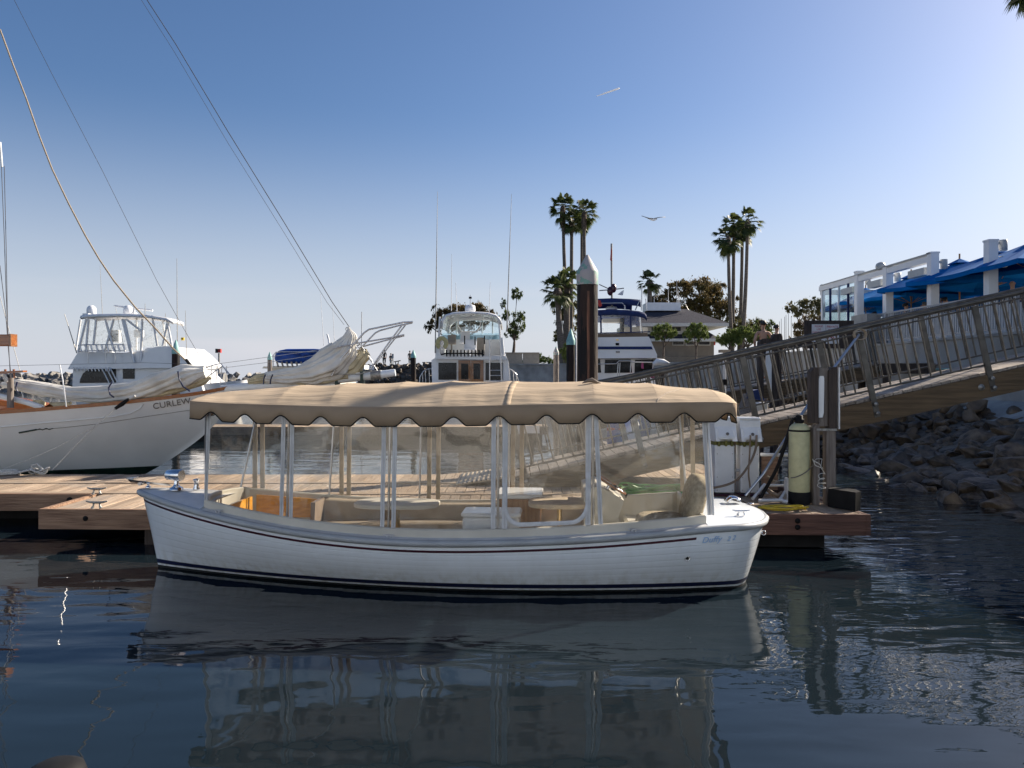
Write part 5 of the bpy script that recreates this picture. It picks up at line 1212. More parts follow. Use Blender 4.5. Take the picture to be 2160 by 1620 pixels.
pl(cr_, 'flybridge_side', 'white_shine', [(918, 750), (921, 712), (926, 712), (928, 750)], Y+1.3, 4)
pl(cr_, 'flybridge_side', 'white_shine', [(1056, 750), (1054, 712), (1060, 712), (1064, 750)], Y+1.3, 4)
pl(cr_, 'flybridge_dash', 'white_shine', [(926, 750), (930, 706), (1056, 706), (1058, 750)], Y+5.2, .3)
bx(cr_, 'wind_deflector', vinyl('blue tinted screen', tint=(.72, .86, .92), haze=.05), 932, 1056, 703, 716, Y+5.15, .03)
tp = [(926, 690), (928, 672), (936, 662), (952, 657.5), (988, 655.5), (1026, 657.5), (1044, 662), (1052, 670), (1056, 680)]
mb = MB(); rows = []
for dy in (1.2, 1.3, 5.0, 5.1): rows.append([(P(x, y, Y).x, Y+dy, P(x, y, Y).z+(.05 if 1.25 < dy < 5.05 else 0)) for x, y in tp])
mb.grid(rows); mb.build('hard_top', 'white_shine', cr_, solid=.08)
for x, xb in ((928, 924), (1052, 1058)): 
    for dy in (1.35, 4.9): tbp(cr_, 'top_support', 'white_shine', [(x, 668, Y+dy), (xb, 752, Y+dy)], .05, Y)
for x in (944, 963, 1017, 1039): tbp(cr_, 'screen_post', 'white_shine', [(x, 664, Y+5), (x, 704, Y+5)], .04, Y)
bx(cr_, 'clear_screen', 'glass', 932, 1054, 664, 704, Y+4.95, .01)
pl(cr_, 'screen_frame', 'tape', [(967, 673), (1012, 673), (1012, 693), (1006, 699), (975, 699), (967, 692)], Y+4.9, .01) if False else None
tbp(cr_, 'screen_frame', 'white_shine', [(967, 674, Y+4.85), (967, 690, Y+4.85), (975, 700, Y+4.85), (1006, 700, Y+4.85), (1013, 690, Y+4.85), (1013, 674, Y+4.85), (967, 674, Y+4.85)], .035, Y)
mb = MB(); q_ = P(992, 657, Y+2); mb.lathe([(.22, 0), (.24, .05), (.22, .25), (.14, .29), (0, .3)], (q_.x, Y+2, q_.z), n=18); mb.build('radome', 'white_shine', cr_)
tbp(cr_, 'anchor_light', 'steel', [(992, 645), (992, 622)], .02, Y+1.8); tbp(cr_, 'light_bracket', 'black', [(989, 628), (995, 628)], .05, Y+1.8)
for x0, y0, x1, y1 in ((923, 404, 918, 745), (1079, 409, 1069, 700)):
    mb = MB(); mb.tube([P(x1, y1, Y+1.2), P(lerp(x1, x0, .5), lerp(y1, y0, .5), Y+1.2), P(x0, y0, Y+1.2)], [.03, .022, .008], n=6); mb.build('outrigger', 'galv', cr_)
for x0, y0, x1, y1 in ((953, 536, 952, 656), (961, 596, 964, 657), (1034, 594, 1032, 660)):
    mb = MB(); mb.tube([P(x1, y1, Y+3), P(x0, y0, Y+3)], [.02, .008], n=5); mb.build('whip_antenna', 'pvc', cr_)
# bridge seats, rod rack, life ring
for x0, x1, y0, y1, dy, m_ in ((971, 991, 700, 722, 3.6, 'pedestal'), (979, 1005, 716, 738, 2.2, 'pedestal'), (944, 962, 706, 724, 3.9, 'beige_pl'), (1006, 1022, 712, 748, 3.4, 'beige_pl')):
    a, b_ = P(x0, y0, Y+dy), P(x1, y1, Y+dy); mb = MB(); mb.bevbox(((a.x+b_.x)/2, Y+dy+.05, (a.z+b_.z)/2), (b_.x-a.x, .12, a.z-b_.z), .04); mb.bevbox(((a.x+b_.x)/2, Y+dy-.18, b_.z), (b_.x-a.x, .45, .12), .04); mb.cyl(((a.x+b_.x)/2, Y+dy-.1, b_.z), ((a.x+b_.x)/2, Y+dy-.1, b_.z-.45), .04); mb.build('bridge_seat', m_, cr_)
mb = MB(); q_ = P(932, 724, Y+1.0); mb.tube([(q_.x+.19*math.cos(a), Y+1.0, q_.z+.22*math.sin(a)) for a in [R(-60+300*i/22) for i in range(23)]], .095, n=10); mb.build('life_ring', 'lifering', cr_)
mb = MB(); mb.tube([P(930, 748, Y+1.1), P(940, 745.5, Y+1.1), P(1015, 745.5, Y+1.1), P(1021, 749, Y+1.1)], .035, n=6)
mb.build('rod_rack', 'black', cr_)
for i in range(11): tbp(cr_, 'rod_holder', 'black', [(942+i*7.6, 738), (942+i*7.6, 752)], .032, Y+1.05)
for x, y in ((980, 708), (1002, 710), (1022, 708)): tbp(cr_, 'ladder_rail', 'black', [(x, y), (x, y+18)], .03, Y+1.6)
tbp(cr_, 'ladder_rail', 'steel', [(1033, 716), (1033, 810)], .03, Y+.9); tbp(cr_, 'ladder_rail', 'steel', [(1055, 712), (1058, 810)], .03, Y+.9)
for y in (781, 792, 803): tbp(cr_, 'ladder_rung', 'steel', [(1033, y), (1057, y)], .02, Y+.9)
for sx_, pts in ((0, [(884, 820), (886, 795), (893, 783), (903, 778), (914, 777)]), (1, [(1070, 776), (1080, 780), (1090, 790), (1094, 805), (1094, 825)])):
    tbp(cr_, 'side_rail', 'steel', pts, .025, Y+3)
    for x, y, y2_ in (((891, 786, 825), (897, 781, 825), (905, 778, 825)) if sx_ == 0 else ((1075, 778, 825), (1083, 783, 825), (1089, 790, 825))): tbp(cr_, 'rail_post', 'steel', [(x, y), (x+2, y2_)], .018, Y+3)

# --- left: sport fishing boat
Y = 38.0
sf = thing('sport_fishing_boat', P(300, 895, Y), 'large white sport fishing boat with two satellite domes on its hard top', 'motor boat')
# hull: seen from the stern quarter, bow to the right
mb = MB(); rows = []
for j in range(7):
    w_ = j/6; row = []
    for i in range(25):
        t = i/24; x = lerp(P(150, 0, Y).x, P(468+20*w_, 0, Y).x, t); hwid = 2.2*(1-t**3)*lerp(.8, 1, w_); z = lerp(-.3, lerp(1.3, 1.95, t**1.5), w_); row.append((x, Y+2.5-hwid, z))
    row += [(p[0], 2*(Y+2.5)-p[1], p[2]) for p in reversed(row[:-1])]; rows.append(row)
mb.grid(rows); n = len(rows[0]); mb.add(rows[-1], [tuple(range(n))]); mb.add([r[0] for r in rows]+[r[-1] for r in rows], [(j, j+1, 8+j, 7+j) for j in range(6)]); mb.build('hull', 'white_shine', sf)
pl(sf, 'cabin', 'white_shine', [(152, 830), (154, 778), (143, 778), (150, 766), (400, 768), (402, 792), (425, 812), (430, 830)], Y+1, 3.6)
pl(sf, 'cabin_window', 'darkglass', [(169, 808), (170, 800), (176, 788), (187, 779), (205, 776), (245, 775), (245, 807)], Y+1, .08, -.05)
bx(sf, 'cabin_window', 'darkglass', 260, 284, 777, 799, Y+1, .08, -.05)
pl(sf, 'flybridge', 'white_shine', [(143, 778), (165, 742), (262, 744), (300, 740), (310, 734), (355, 731), (380, 745), (400, 768), (398, 776), (143, 779)], Y+.7, 4.0)
mb = MB(); rows = []
for k in range(9):                        # the bulging bridge brow at right
    a = math.pi/2*k/8; rows.append([P(lerp(304, 345, math.sin(a)) if q_ == 0 else 398, lerp(775, 732, math.sin(a)), Y+.55)+Vector((0, .2*q_, 0)) for q_ in (0, 1)])
pl(sf, 'bridge_front', 'white_shine', [(297, 776), (298, 762), (304, 748), (314, 738), (328, 732), (350, 730), (360, 731), (378, 745), (402, 769), (398, 777)], Y+.5, 4.2)
mb = MB(); rows = []
for dy, dz in ((.4, 0), (.45, .10), (2.1, .14), (2.2, .0)): rows.append([P(x-dy*6, y, Y)+Vector((0, dy, dz)) for x, y in ((163, 671), (180, 668), (240, 666.5), (300, 668), (345, 675), (360, 682))])
mb.grid(rows); mb.build('hard_top', 'white_shine', sf, solid=.14)
for x, xb, yb in ((182, 165, 742), (187, 181, 742), (240, 222, 738), (222, 240, 738), (258, 275, 742), (266, 300, 700), (300, 297, 765), (262, 283, 765), (322, 332, 730), (355, 343, 730), (352, 363, 732), (203, 197, 728)):
    tbp(sf, 'tower_leg', 'white_shine', [(x, 673), (xb, yb)], .055, Y+.6)
for x, xb in ((182, 172), (300, 300), (355, 363)): tbp(sf, 'tower_leg', 'white_shine', [(x-12, 674), (xb-12, 738)], .05, Y+2.1)
bx(sf, 'clear_curtain', 'vinyl', 168, 296, 676, 740, Y+.62, .01); bx(sf, 'clear_curtain', 'vinyl', 300, 360, 680, 732, Y+.62, .01)
for px_, s_ in ((193, 1), (270, 1)):
    q_ = P(px_, 664, Y+2); mb = MB(); mb.lathe([(.19, 0), (.23, .08), (.24, .25), (.20, .40), (.11, .48), (0, .50)], (q_.x, Y+2, q_.z), n=20); mb.build('satellite_dome', 'pedestal', sf)
q_ = P(283, 664, Y+2.5); mb = MB(); mb.lathe([(.18, 0), (.14, .1), (0, .16)], (q_.x, Y+2.5, q_.z), n=14); mb.build('antenna_base', 'pedestal', sf)
tbp(sf, 'radar_bar', 'pedestal', [(241, 645), (322, 655)], .06, Y+2.2); tbp(sf, 'radar_mast', 'pedestal', [(283, 651), (283, 665)], .05, Y+2.2)
bx(sf, 'speaker_box', 'pedestal', 174, 186, 661, 668, Y+1, .3)
for x0, y0, x1, y1, r_ in ((211, 560, 216, 664, .015), (373, 545, 374, 720, .022), (391, 655, 394, 760, .02), (136, 662, 162, 745, .03), (244, 650, 262, 735, .02), (349, 660, 349, 676, .02), (306, 640, 306, 664, .02)):
    mb = MB(); mb.tube([P(x1, y1, Y+1), P(x0, y0, Y+1)], [r_, r_*.5], n=5); mb.build('whip_antenna', 'galv', sf)
tbp(sf, 'yellow_float', M['hose_y'], [(383, 715), (388, 715)], .09, Y+1)
# cockpit rail with rod holders
for y in (727, 740): tbp(sf, 'bridge_rail', 'steel', [(164, y+2), (180, y), (262, y)], .028, Y+.35)
for i in range(9): tbp(sf, 'rod_holder', 'steel', [(168+i*11.5, 728), (172+i*11.5, 742)], .04, Y+.3)
for i in range(11): tbp(sf, 'rocket_launcher', 'steel', [(154+i*7.5, 775), (157+i*7.5, 783)], .03, Y+.55)
for x in (186, 223, 243): tbp(sf, 'bridge_rail_post', 'steel', [(x, 730), (x, 766)], .025, Y+.35)
for x in (214, 224, 232): tbp(sf, 'ladder_rail', 'white_shine', [(x, 775), (x+16, 807)], .03, Y+.7)
for x0, x1, y0, y1, m_ in ((236, 254, 696, 723, 'pedestal'), (284, 302, 696, 712, 'pedestal'), (205, 240, 738, 762, 'pedestal'), (252, 264, 745, 762, 'beige_pl'), (168, 180, 752, 764, 'cushion')):
    a, b_ = P(x0, y0, Y+2), P(x1, y1, Y+2); mb = MB(); mb.bevbox(((a.x+b_.x)/2, Y+2, (a.z+b_.z)/2), (b_.x-a.x, .3, a.z-b_.z), .06); mb.build('helm_seat' if y0 < 700 else 'bridge_locker', m_, sf)
a = P(237, 700, Y+1.9); mb = MB(); mb.bbox(a.x, a.x+.35, Y+1.6, Y+1.8, a.z-.5, a.z-.1); mb.build('seat_pad', 'black', sf)
# bow rail at right of this boat
for pts in ([(428, 778), (450, 770), (466, 767), (482, 790)], [(430, 800), (470, 772), (484, 788)]): tbp(sf, 'bow_rail', 'steel', pts, .028, Y+.8)
for x in (436, 447, 458, 468, 478): tbp(sf, 'bow_rail_post', 'steel', [(x, 772), (x-3, 812)], .02, Y+.8)

# --- right: trawler with blue canvas
Y = 30.0
tw = thing('trawler_yacht', P(1306, 900, Y), 'white trawler yacht with navy canvas bridge enclosure and a blue stripe', 'motor boat')
a, b_ = P(1222, 800, Y), P(1392, 800, Y); boat_hull(a.x, b_.x, Y-.2, Y+11, 1.3, .10, parent=tw)
pl(tw, 'deckhouse', 'white_shine', [(1232, 830), (1240, 757), (1376, 757), (1387, 830)], Y+1.2, 5)
pl(tw, 'bridge_cowl', 'white_shine', [(1222, 752), (1236, 712), (1369, 710), (1386, 748), (1386, 755), (1222, 756)], Y+.4, 5.5)
pl(tw, 'blue_band', 'navycanvas', [(1229, 737), (1231, 731), (1374, 731), (1377, 737)], Y+.4, .04, -.03)
for x0, x1 in ((1245, 1268), (1275, 1333), (1338, 1380)): pl(tw, 'saloon_window', 'darkglass', [(x0, 787), (x0+1, 759), (x1-3, 758), (x1, 786)], Y+1.2, .08, -.05)
for x, y, w2, h2, m_ in ((1302, 717, 5, 3, 'brass'), (1302, 726, 7, 5, 'black'), (1303, 742.5, 8, 4, 'galv')): bx(tw, 'stern_lamp' if m_ != 'galv' else 'name_plate', m_, x-w2/2, x+w2/2, y-h2/2, y+h2/2, Y+.4, .05, -.045)
mb = MB(); rows = []                      # canvas roof
for dy, dz in ((.3, -.22), (.35, 0), (2.5, .08), (4.6, 0), (4.7, -.2)): rows.append([P(x, y, Y)+Vector((0, dy, dz)) for x, y in ((1240, 657), (1262, 653), (1290, 651.5), (1325, 652.5), (1350, 655), (1362, 658), (1367, 664))])
mb.grid(rows); mb.build('enclosure_roof', 'navycanvas', tw, solid=.03)
pl(tw, 'enclosure_sill', 'navycanvas', [(1236, 702), (1268, 701.5), (1330, 700), (1372, 698.5), (1372, 700.5), (1330, 702), (1236, 704)], Y+.3, .1)
for x, x2 in ((1267, 1268), (1330, 1331)): pl(tw, 'enclosure_strap', 'navycanvas', [(x-1.5, 656), (x+1.5, 656), (x2+1.8, 702), (x2-1.5, 702)], Y+.3, .05)
mb = MB(); mb.grid([[P(x, y, Y)+Vector((0, dy, 0)) for x, y, dy in ((1240, yy, .4), (1267, yy, .32), (1330, yy, .32), (1352, yy, .5), (1366+(yy-660)*.12, yy, 1.6), (1367+(yy-660)*.12, yy, 4.4))] for yy in (661, 675, 690, 704)]); mb.build('clear_curtain', 'vinyl_far', tw)
pl(tw, 'curtain_skirt', 'cushion_br', [(1238, 703), (1330, 702.5), (1366, 702), (1366, 711), (1238, 712)], Y+.45, .02)
bx(tw, 'helm_seat', 'darkglass', 1311, 1317, 671, 702, Y+2.6, .5); bx(tw, 'bridge_console', 'cream', 1272, 1308, 672, 680, Y+3.4, .5); bx(tw, 'bridge_locker', 'cream', 1318, 1366, 690, 708, Y+3.9, .4)
mb = MB(); rows = []                      # bimini above
for dy, dz in ((1.3, -.25), (1.35, 0), (3.5, .05), (3.6, -.2)): rows.append([P(x, y, Y)+Vector((0, dy, dz)) for x, y in ((1240, 628), (1262, 624), (1300, 622.5), (1340, 624), (1358, 625.5), (1363, 628))])
mb.grid(rows); mb.build('bimini', 'navycanvas', tw, solid=.05)
for pts in ([(1350, 632), (1340, 654)], [(1362, 630), (1364, 655)], [(1240, 640), (1312, 639), (1318, 645), (1318, 653)], [(1354, 600), (1353, 655)]): tbp(tw, 'bimini_frame', 'steel', pts, .025, Y+1.3)
mb = MB(); q_ = P(1290, 653, Y+1.8); mb.lathe([(.24, 0), (.25, .06), (.2, .12), (0, .14)], (q_.x, Y+1.8, q_.z), n=16); mb.build('radome', 'pedestal', tw)
tbp(tw, 'mast', 'galv', [(1291, 651), (1290, 590), (1290, 514)], .045, Y+1.6); tbp(tw, 'mast_yard', 'galv', [(1264, 613), (1290, 611), (1316, 608)], .025, Y+1.6)
tbp(tw, 'mast_stay', 'wire', [(1264, 600), (1288, 611)], .02, Y+1.6)
for x, y in ((1287, 614), (1294, 608)): mb = MB(); q_ = P(x, y, Y+1.5); mb.sphere(q_, .16, sc=(.8, .8, 1.2)); mb.build('folded_pennant', 'maroon', tw)
pl(tw, 'flag', 'red', [(1289, 520), (1288, 535), (1287, 548), (1290, 552), (1291, 530)], Y+1.55, .03)
pl(tw, 'ensign', 'red', [(1262, 632), (1267, 634), (1270, 644), (1266, 648), (1262, 645)], Y+.1, .03)
pl(tw, 'radar_wing', 'pedestal', [(1304, 620), (1313, 613), (1316, 612), (1314, 622)], Y+1.5, .2)
tbp(tw, 'stern_rail', 'steel', [(1262, 768), (1300, 767), (1306, 761), (1330, 761), (1332, 764), (1400, 764)], .022, Y-.1)
for x in (1304, 1308, 1331, 1378): tbp(tw, 'rail_post', 'steel', [(x, 765), (x-2, 800)], .02, Y-.1)
pl(tw, 'pink_towel', 'pink', [(1352, 766), (1356, 765), (1357, 778), (1352, 777)], Y-.1, .03, -.1)
tn = thing('tender', P(1394, 765, Y), 'small dinghy and gear carried beside the stern of the trawler', 'dinghy')
mb = MB(); mb.tube([P(1378, 768, Y-.3), P(1386, 763, Y-.3), P(1400, 764, Y-.3), P(1412, 766, Y-.3)], [.06, .13, .12, .02], n=8); mb.build('tube', 'col_white', tn)
mb = MB(); q_ = P(1389, 762, Y-.2); mb.bevbox(q_, (.25, .2, .12), .04); mb.build('outboard_cowl', 'navy', tn)
tc_ = thing('pink_cloth', P(1378, 790, 28), 'pink cloth hanging on a line just left of the short dark pile', 'cloth')
mb = MB(); mb.grid([[P(x+2*math.sin(y*.5), y, 28.4+.06*math.sin(x)) for x in (1372, 1376, 1380, 1384)] for y in (783, 788, 793, 798)]); mb.build('cloth_panel', 'pink', tc_, solid=.01)

# --- boat with blue covered bridge behind the sails
Y = 45.0
bb = thing('covered_boat', P(640, 880, Y), 'cream motor boat with bright blue tarpaulin tied over its bridge', 'motor boat')
a, b_ = P(560, 800, Y), P(720, 800, Y); boat_hull(a.x, b_.x, Y-.2, Y+9, 1.2, .12, parent=bb)
pl(bb, 'deckhouse', 'cream', [(568, 840), (566, 780), (572, 772), (712, 772), (716, 840)], Y+.8, 5)
pl(bb, 'cabin_window', 'glass', [(580, 794), (581, 786), (586, 783), (640, 783), (640, 794)], Y+.8, .05, -.04)
pl(bb, 'bridge_deck', 'cream', [(553, 777), (556, 773), (715, 771), (715, 777)], Y+.5, 5)
for i in range(12): tbp(bb, 'rod_holder', 'beige_pl', [(584+i*10.2, 763), (587+i*10.2, 774)], .055, Y+.4)
tbp(bb, 'bridge_rail', 'steel', [(576, 776), (576, 750), (582, 743), (592, 742), (700, 742)], .03, Y+.5)
mb = MB(); rows = []
for k, (dy, s_) in enumerate(((.5, .0), (.55, .93), (1.0, 1.0), (3.0, 1.02), (3.6, .9), (3.7, 0))):
    row = []
    for i in range(41):
        a = 2*math.pi*i/40; cx, cyy = 639, 751.5; rx_, ry_ = 59, 15.5
        ex = math.copysign(abs(math.cos(a))**.45, math.cos(a)); ey = math.copysign(abs(math.sin(a))**.5, math.sin(a))
        tx = 1-.12*max(0, ey)*(1 if ex < 0 else .5); row.append(P(cx+rx_*ex*s_*tx, cyy-ry_*ey*s_+1.2*noise.noise(Vector((i*.9, k, 2))), Y+dy)+Vector((0, .12*noise.noise(Vector((i*.8, k*1.3, 5))), 0)))
    rows.append(row)
mb.grid(rows); mb.build('tarpaulin', 'blue_tarp', bb)
for x0, y0, x1, y1 in ((676, 620, 683, 730), (701, 640, 706, 728), (763, 658, 764, 770)): mb = MB(); mb.tube([P(x1, y1, Y+1), P(x0, y0, Y+1)], [.02, .01], n=5); mb.build('whip_antenna', 'pvc', bb)
tbp(bb, 'radar_mast', 'pedestal', [(690, 705), (693, 715), (696, 738)], .06, Y+1)
# --- daymark
nv_ = thing('channel_marker', P(463, 800, 100), 'channel marker post with small red lamp box beside the breakwater', 'marker')
mb = MB(); mb.cyl(P(462, 812, 100), P(462, 745, 100), .12); mb.build('post', 'galv', nv_)
mb = MB(); q_ = P(462, 740, 100); mb.box(q_, (.55, .4, .5)); mb.build('red_board', 'red', nv_)
mb = MB(); mb.box(P(457, 740, 99.8), (.25, .3, .55)); mb.build('side_board', 'greenboot', nv_)
mb = MB(); mb.cyl(P(450, 800, 100), P(475, 800, 100), .9, .9, n=8); mb.build('base_cage', 'galv', nv_)
wb = thing('white_sailboat', P(758, 800, 70), 'small white hull moored behind the furled sail at the bowsprit', 'sailboat')
pl(wb, 'hull', 'col_white', [(748, 772), (768, 770), (769, 779), (760, 783), (752, 779)], 70, 5); tbp(wb, 'mast', 'galv', [(763, 771), (763, 658)], .04, 70)
# ------------------------------------------------------------------ things standing on the dock
def pedestal(x0, x1, ytop, ybot, Y, label, hoses):
    a, b_ = P(x0, ytop, Y), P(x1, ybot, Y); cx = (a.x+b_.x)/2; wd = b_.x-a.x; zb, zt = DZ+.008, a.z
    o = thing('utility_pedestal', (cx, Y, DZ), label, 'power pedestal', 'white utility pedestals behind the stern')
    mb = MB(); mb.bevbox((cx, Y+.13, (zb+zt-.36)/2+.02), (wd*.93, .24, zt-.36-zb-.04), .02); mb.build('column', 'pedestal', o)
    mb = MB(); mb.bevbox((cx, Y+.13, zb+.01), (wd, .27, .03), .02); mb.build('base_plate', 'maroon', o)
    mb = MB(); mb.bevbox((cx, Y+.14, zt-.345), (wd*.90, .235, .07), .02); mb.build('light_band', 'olive', o)
    mb = MB()                              # hood: sloping face with skirt that flares forward
    pr_ = [(.0, 0), (-.02, -.03), (-.02, -.10), (-.085, -.24), (-.085, -.27), (.0, -.31), (.25, -.31), (.25, 0)]
    mb.prism([(cx-wd/2, Y+.02+y, zt+z) for y, z in pr_], (wd, 0, 0)); mb.build('hood', 'pedestal', o, fix=True)
    mb = MB(); mb.bevbox((cx, Y+.13, zt+.012), (wd*1.03, .28, .03), .015); mb.build('cap', 'pedestal', o)
    for s_ in (-1, 1):
        mb = MB(); mb.prism([(cx+s_*wd*.5, Y-.004, zt-.12), (cx+s_*wd*.5, Y-.09, zt-.30), (cx+s_*wd*.28, Y-.066, zt-.30), (cx+s_*wd*.36, Y-.03, zt-.14)], (0, .01, 0)); mb.build('hood_cheek', 'white_shine', o, fix=True)
    ang = math.atan2(.065, .14)
    mb = MB(); mb.lathe([(.022, 0), (.022, .006), (.0, .007)], (cx+wd*.06, Y-.055, zt-.20), n=16, axis=(0, -1, .42)); mb.build('round_lock', 'letter_grey', o)
    for k in (-.28, .05, .33):
        mb = MB(); mb.bevbox((cx+wd*k, Y+.01, zt-.33), (.038, .05, .09), .015); mb.build('socket_slot', 'olive', o)
    for s_ in (-.36, .36):
        for zz in (zt-.48, zt-.80, zb+.08): mb = MB(); mb.lathe([(.006, 0), (0, .003)], (cx+s_*wd, Y+.008, zz), n=8, axis=(0, -1, 0)); mb.build('screw', 'letter_grey', o)
    return o
pedestal(1507, 1552, 884, 1046, 10.45, 'white utility pedestal nearer the canopy, left one of the pair', 0)
pedestal(1561, 1604, 885, 1046, 10.45, 'white utility pedestal with brown hoses plugged in, right one of the pair', 0)
def hose(pts, r, m, label, cat='hose', name='hose', n=7, zfloor=True):
    q = [P(*p) for p in pts]
    # smooth with Catmull-Rom
    d = []
    for i in range(len(q)-1):
        p0, p1, p2, p3 = q[max(i-1, 0)], q[i], q[i+1], q[min(i+2, len(q)-1)]
        for k in range(8):
            t = k/8; d.append(.5*((2*p1)+(p2-p0)*t+(2*p0-5*p1+4*p2-p3)*t*t+(3*p1-p0-3*p2+p3)*t**3))
    d.append(q[-1]); mb = MB(); mb.tube(d, r, n=n); return tag(mb.build(name, m), label, cat)
hose([(1583, 918, 10.33), (1581, 960, 10.30), (1579, 1000, 10.30), (1582, 1030, 10.32), (1577, 1062, 10.3)], .012, 'hose_br', 'thin brown hose hanging straight down the right white pedestal')
hose([(1596, 918, 10.33), (1593, 950, 10.28), (1577, 985, 10.2), (1550, 1015, 10.15), (1510, 1028, 10.1), (1470, 1030, 10.1)], .016, 'hose_br', 'thick brown hose looping from the right pedestal across the left one')
hose([(1672, 885, 9.9), (1655, 940, 9.9), (1640, 985, 9.95), (1610, 1040, 10.0), (1600, 1056, 10.0)], .024, 'black', 'thick black hose slanting down from the cream tank to the dock')
hose([(1672, 884, 9.95), (1667, 960, 9.95), (1664, 1010, 9.97)], .016, 'black', 'black hose hanging behind the left side of the cream tank')
bs_ = tag(bpy.data.objects.new('x', None), 'x', 'x') if False else None
mb = MB(); mb.tube([P(1572, 1046, 10.0), P(1610, 1000, 10.05), P(1680, 890, 10.3), P(1760, 775, 10.9), P(1812, 706, 11.30)], .021, n=8)
tag(mb.build('boom_pole', 'steel'), 'long slanting metal pole lashed to the gangway handrail, foot on the dock', 'pole')
mb = MB(); 
for k in range(3): mb.tube([P(1812, 706, 11.3)+Vector((.09*math.cos(a), -.06+.03*k, .08*math.sin(a))) for a in [2*math.pi*i/14 for i in range(14)]], .008, n=6, closed=True)
tag(mb.build('rope_lashing', 'rope_tan'), 'tan rope lashing that ties the slanting pole to the gangway rail', 'rope')
# pressure tank (water softener cylinder)
tk = thing('pressure_tank', (P(1686, 0, 9.85).x, 9.85, DZ), 'tall cream fibreglass tank with black boot and strap on the dock', 'tank')
tx = P(1686, 0, 9.85).x; zt = P(0, 893, 9.85).z; zb = DZ+.006
mb = MB(); mb.lathe([(.128, zb+.12), (.131, zb+.2), (.131, zt-.10), (.122, zt-.05), (.09, zt-.012), (.045, zt+.004)], (tx, 9.85, 0), n=32); mb.build('tank_body', 'tank', tk)
mb = MB(); mb.lathe([(.133, zb), (.136, zb+.01), (.136, zb+.155), (.1315, zb+.16)], (tx, 9.85, 0), n=32); mb.build('boot', 'black', tk)
mb = MB(); mb.lathe([(.1315, zt-.105), (.1335, zt-.103), (.1335, zt-.082), (.130, zt-.08)], (tx, 9.85, 0), n=32); mb.build('strap', 'black', tk)
mb = MB(); mb.lathe([(.05, zt), (.06, zt+.02), (.06, zt+.05), (.04, zt+.06), (.045, zt+.10), (.02, zt+.11)], (tx, 9.85, 0), n=18); mb.cyl((tx-.09, 9.85, zt+.06), (tx+.06, 9.85, zt+.045), .02); mb.build('valve_head', 'black', tk)
mb = MB(); mb.box((P(1703, 0, 9.99).x+.01, 10.02, P(0, 918, 10).z), (.12, .06, .24)); tag(mb.build('grey_box', 'concrete'), 'grey box fixed behind the right shoulder of the cream tank', 'box')
mb = MB(); mb.bevbox((P(1663, 0, 9.95).x, 9.97, DZ+.165), (.07, .12, .31), .02); tag(mb.build('white_bottle', 'pvc'), 'white plastic container standing behind the left side of the cream tank', 'container')
hose([(1668, 1008, 9.70), (1680, 1006, 9.70), (1697, 998, 9.71), (1712, 985, 9.72), (1722, 970, 9.66), (1733, 968, 9.66)], .007, 'letter_grey', 'dark cord slung round the lower part of the cream tank', 'cord', 'cord')
mb = MB(); c0 = P(1733, 1000, 9.62)
mb.tube([P(1716, 975, 9.66), P(1722, 968, 9.63), P(1734, 968, 9.62), P(1731, 985, 9.62)]+[c0+Vector((.045*math.cos(a), .02*math.sin(a*1.3), .02*math.sin(a)-.022*a/2.4)) for a in [.35*i for i in range(58)]], .0045, n=5)
mb.tube([P(1714, 968, 9.66), P(1720, 982, 9.63), P(1736, 988, 9.62), P(1728, 978, 9.6), P(1716, 972, 9.62)], .006, n=5)
tag(mb.build('coiled_cord', 'rope'), 'white coiled cord hanging between the two grey lamp posts', 'cord')
mb = MB()                                 # black bin
a, b_ = P(1751, 1070, 9.55), P(1812, 1070, 9.4); zt = DZ+.235
mb.prism([(a.x, 9.62, DZ+.006), (b_.x-.10, 9.28, DZ+.006), (b_.x, 9.36, DZ+.006), (b_.x+.02, 9.55, DZ+.006), (a.x+.1, 9.75, DZ+.006)], (.004, 0, .23)); 
tag(mb.build('black_bin', 'black', fix=True), 'black plastic bin standing at the right end of the dock', 'bin')
def coil(cx, cy, z, rx, ry, turns, r, m, label, seed=1, name='hose_coil', h=.03):
    rd = random.Random(seed); mb = MB(); pts = []; n = turns*26
    for i in range(n+1):
        a = 2*math.pi*i/26; k = .62+.38*noise.noise(Vector((i*.06, seed, 0)))+.25
        pts.append((cx+rx*k*math.cos(a)+.25*rx*noise.noise(Vector((i*.045, 3, seed))), cy+ry*k*math.sin(a), z+r+h*(i/n)+h*abs(noise.noise(Vector((i*.11, 7, seed))))))
    mb.tube(pts, r, n=7); return tag(mb.build(name, m), label, 'hose')
coil(P(1658, 0, 9.32).x, 9.36, DZ+.004, .30, .12, 5, .010, 'hose_y', 'yellow hose coiled on the dock right of the boat stern', 4, h=.035)
coil(P(1375, 0, 10.0).x, 10.0, DZ+.01, .46, .22, 9, .014, 'hose_g', 'heap of bright green hose on the dock, seen through the clear curtain', 9, h=.17)
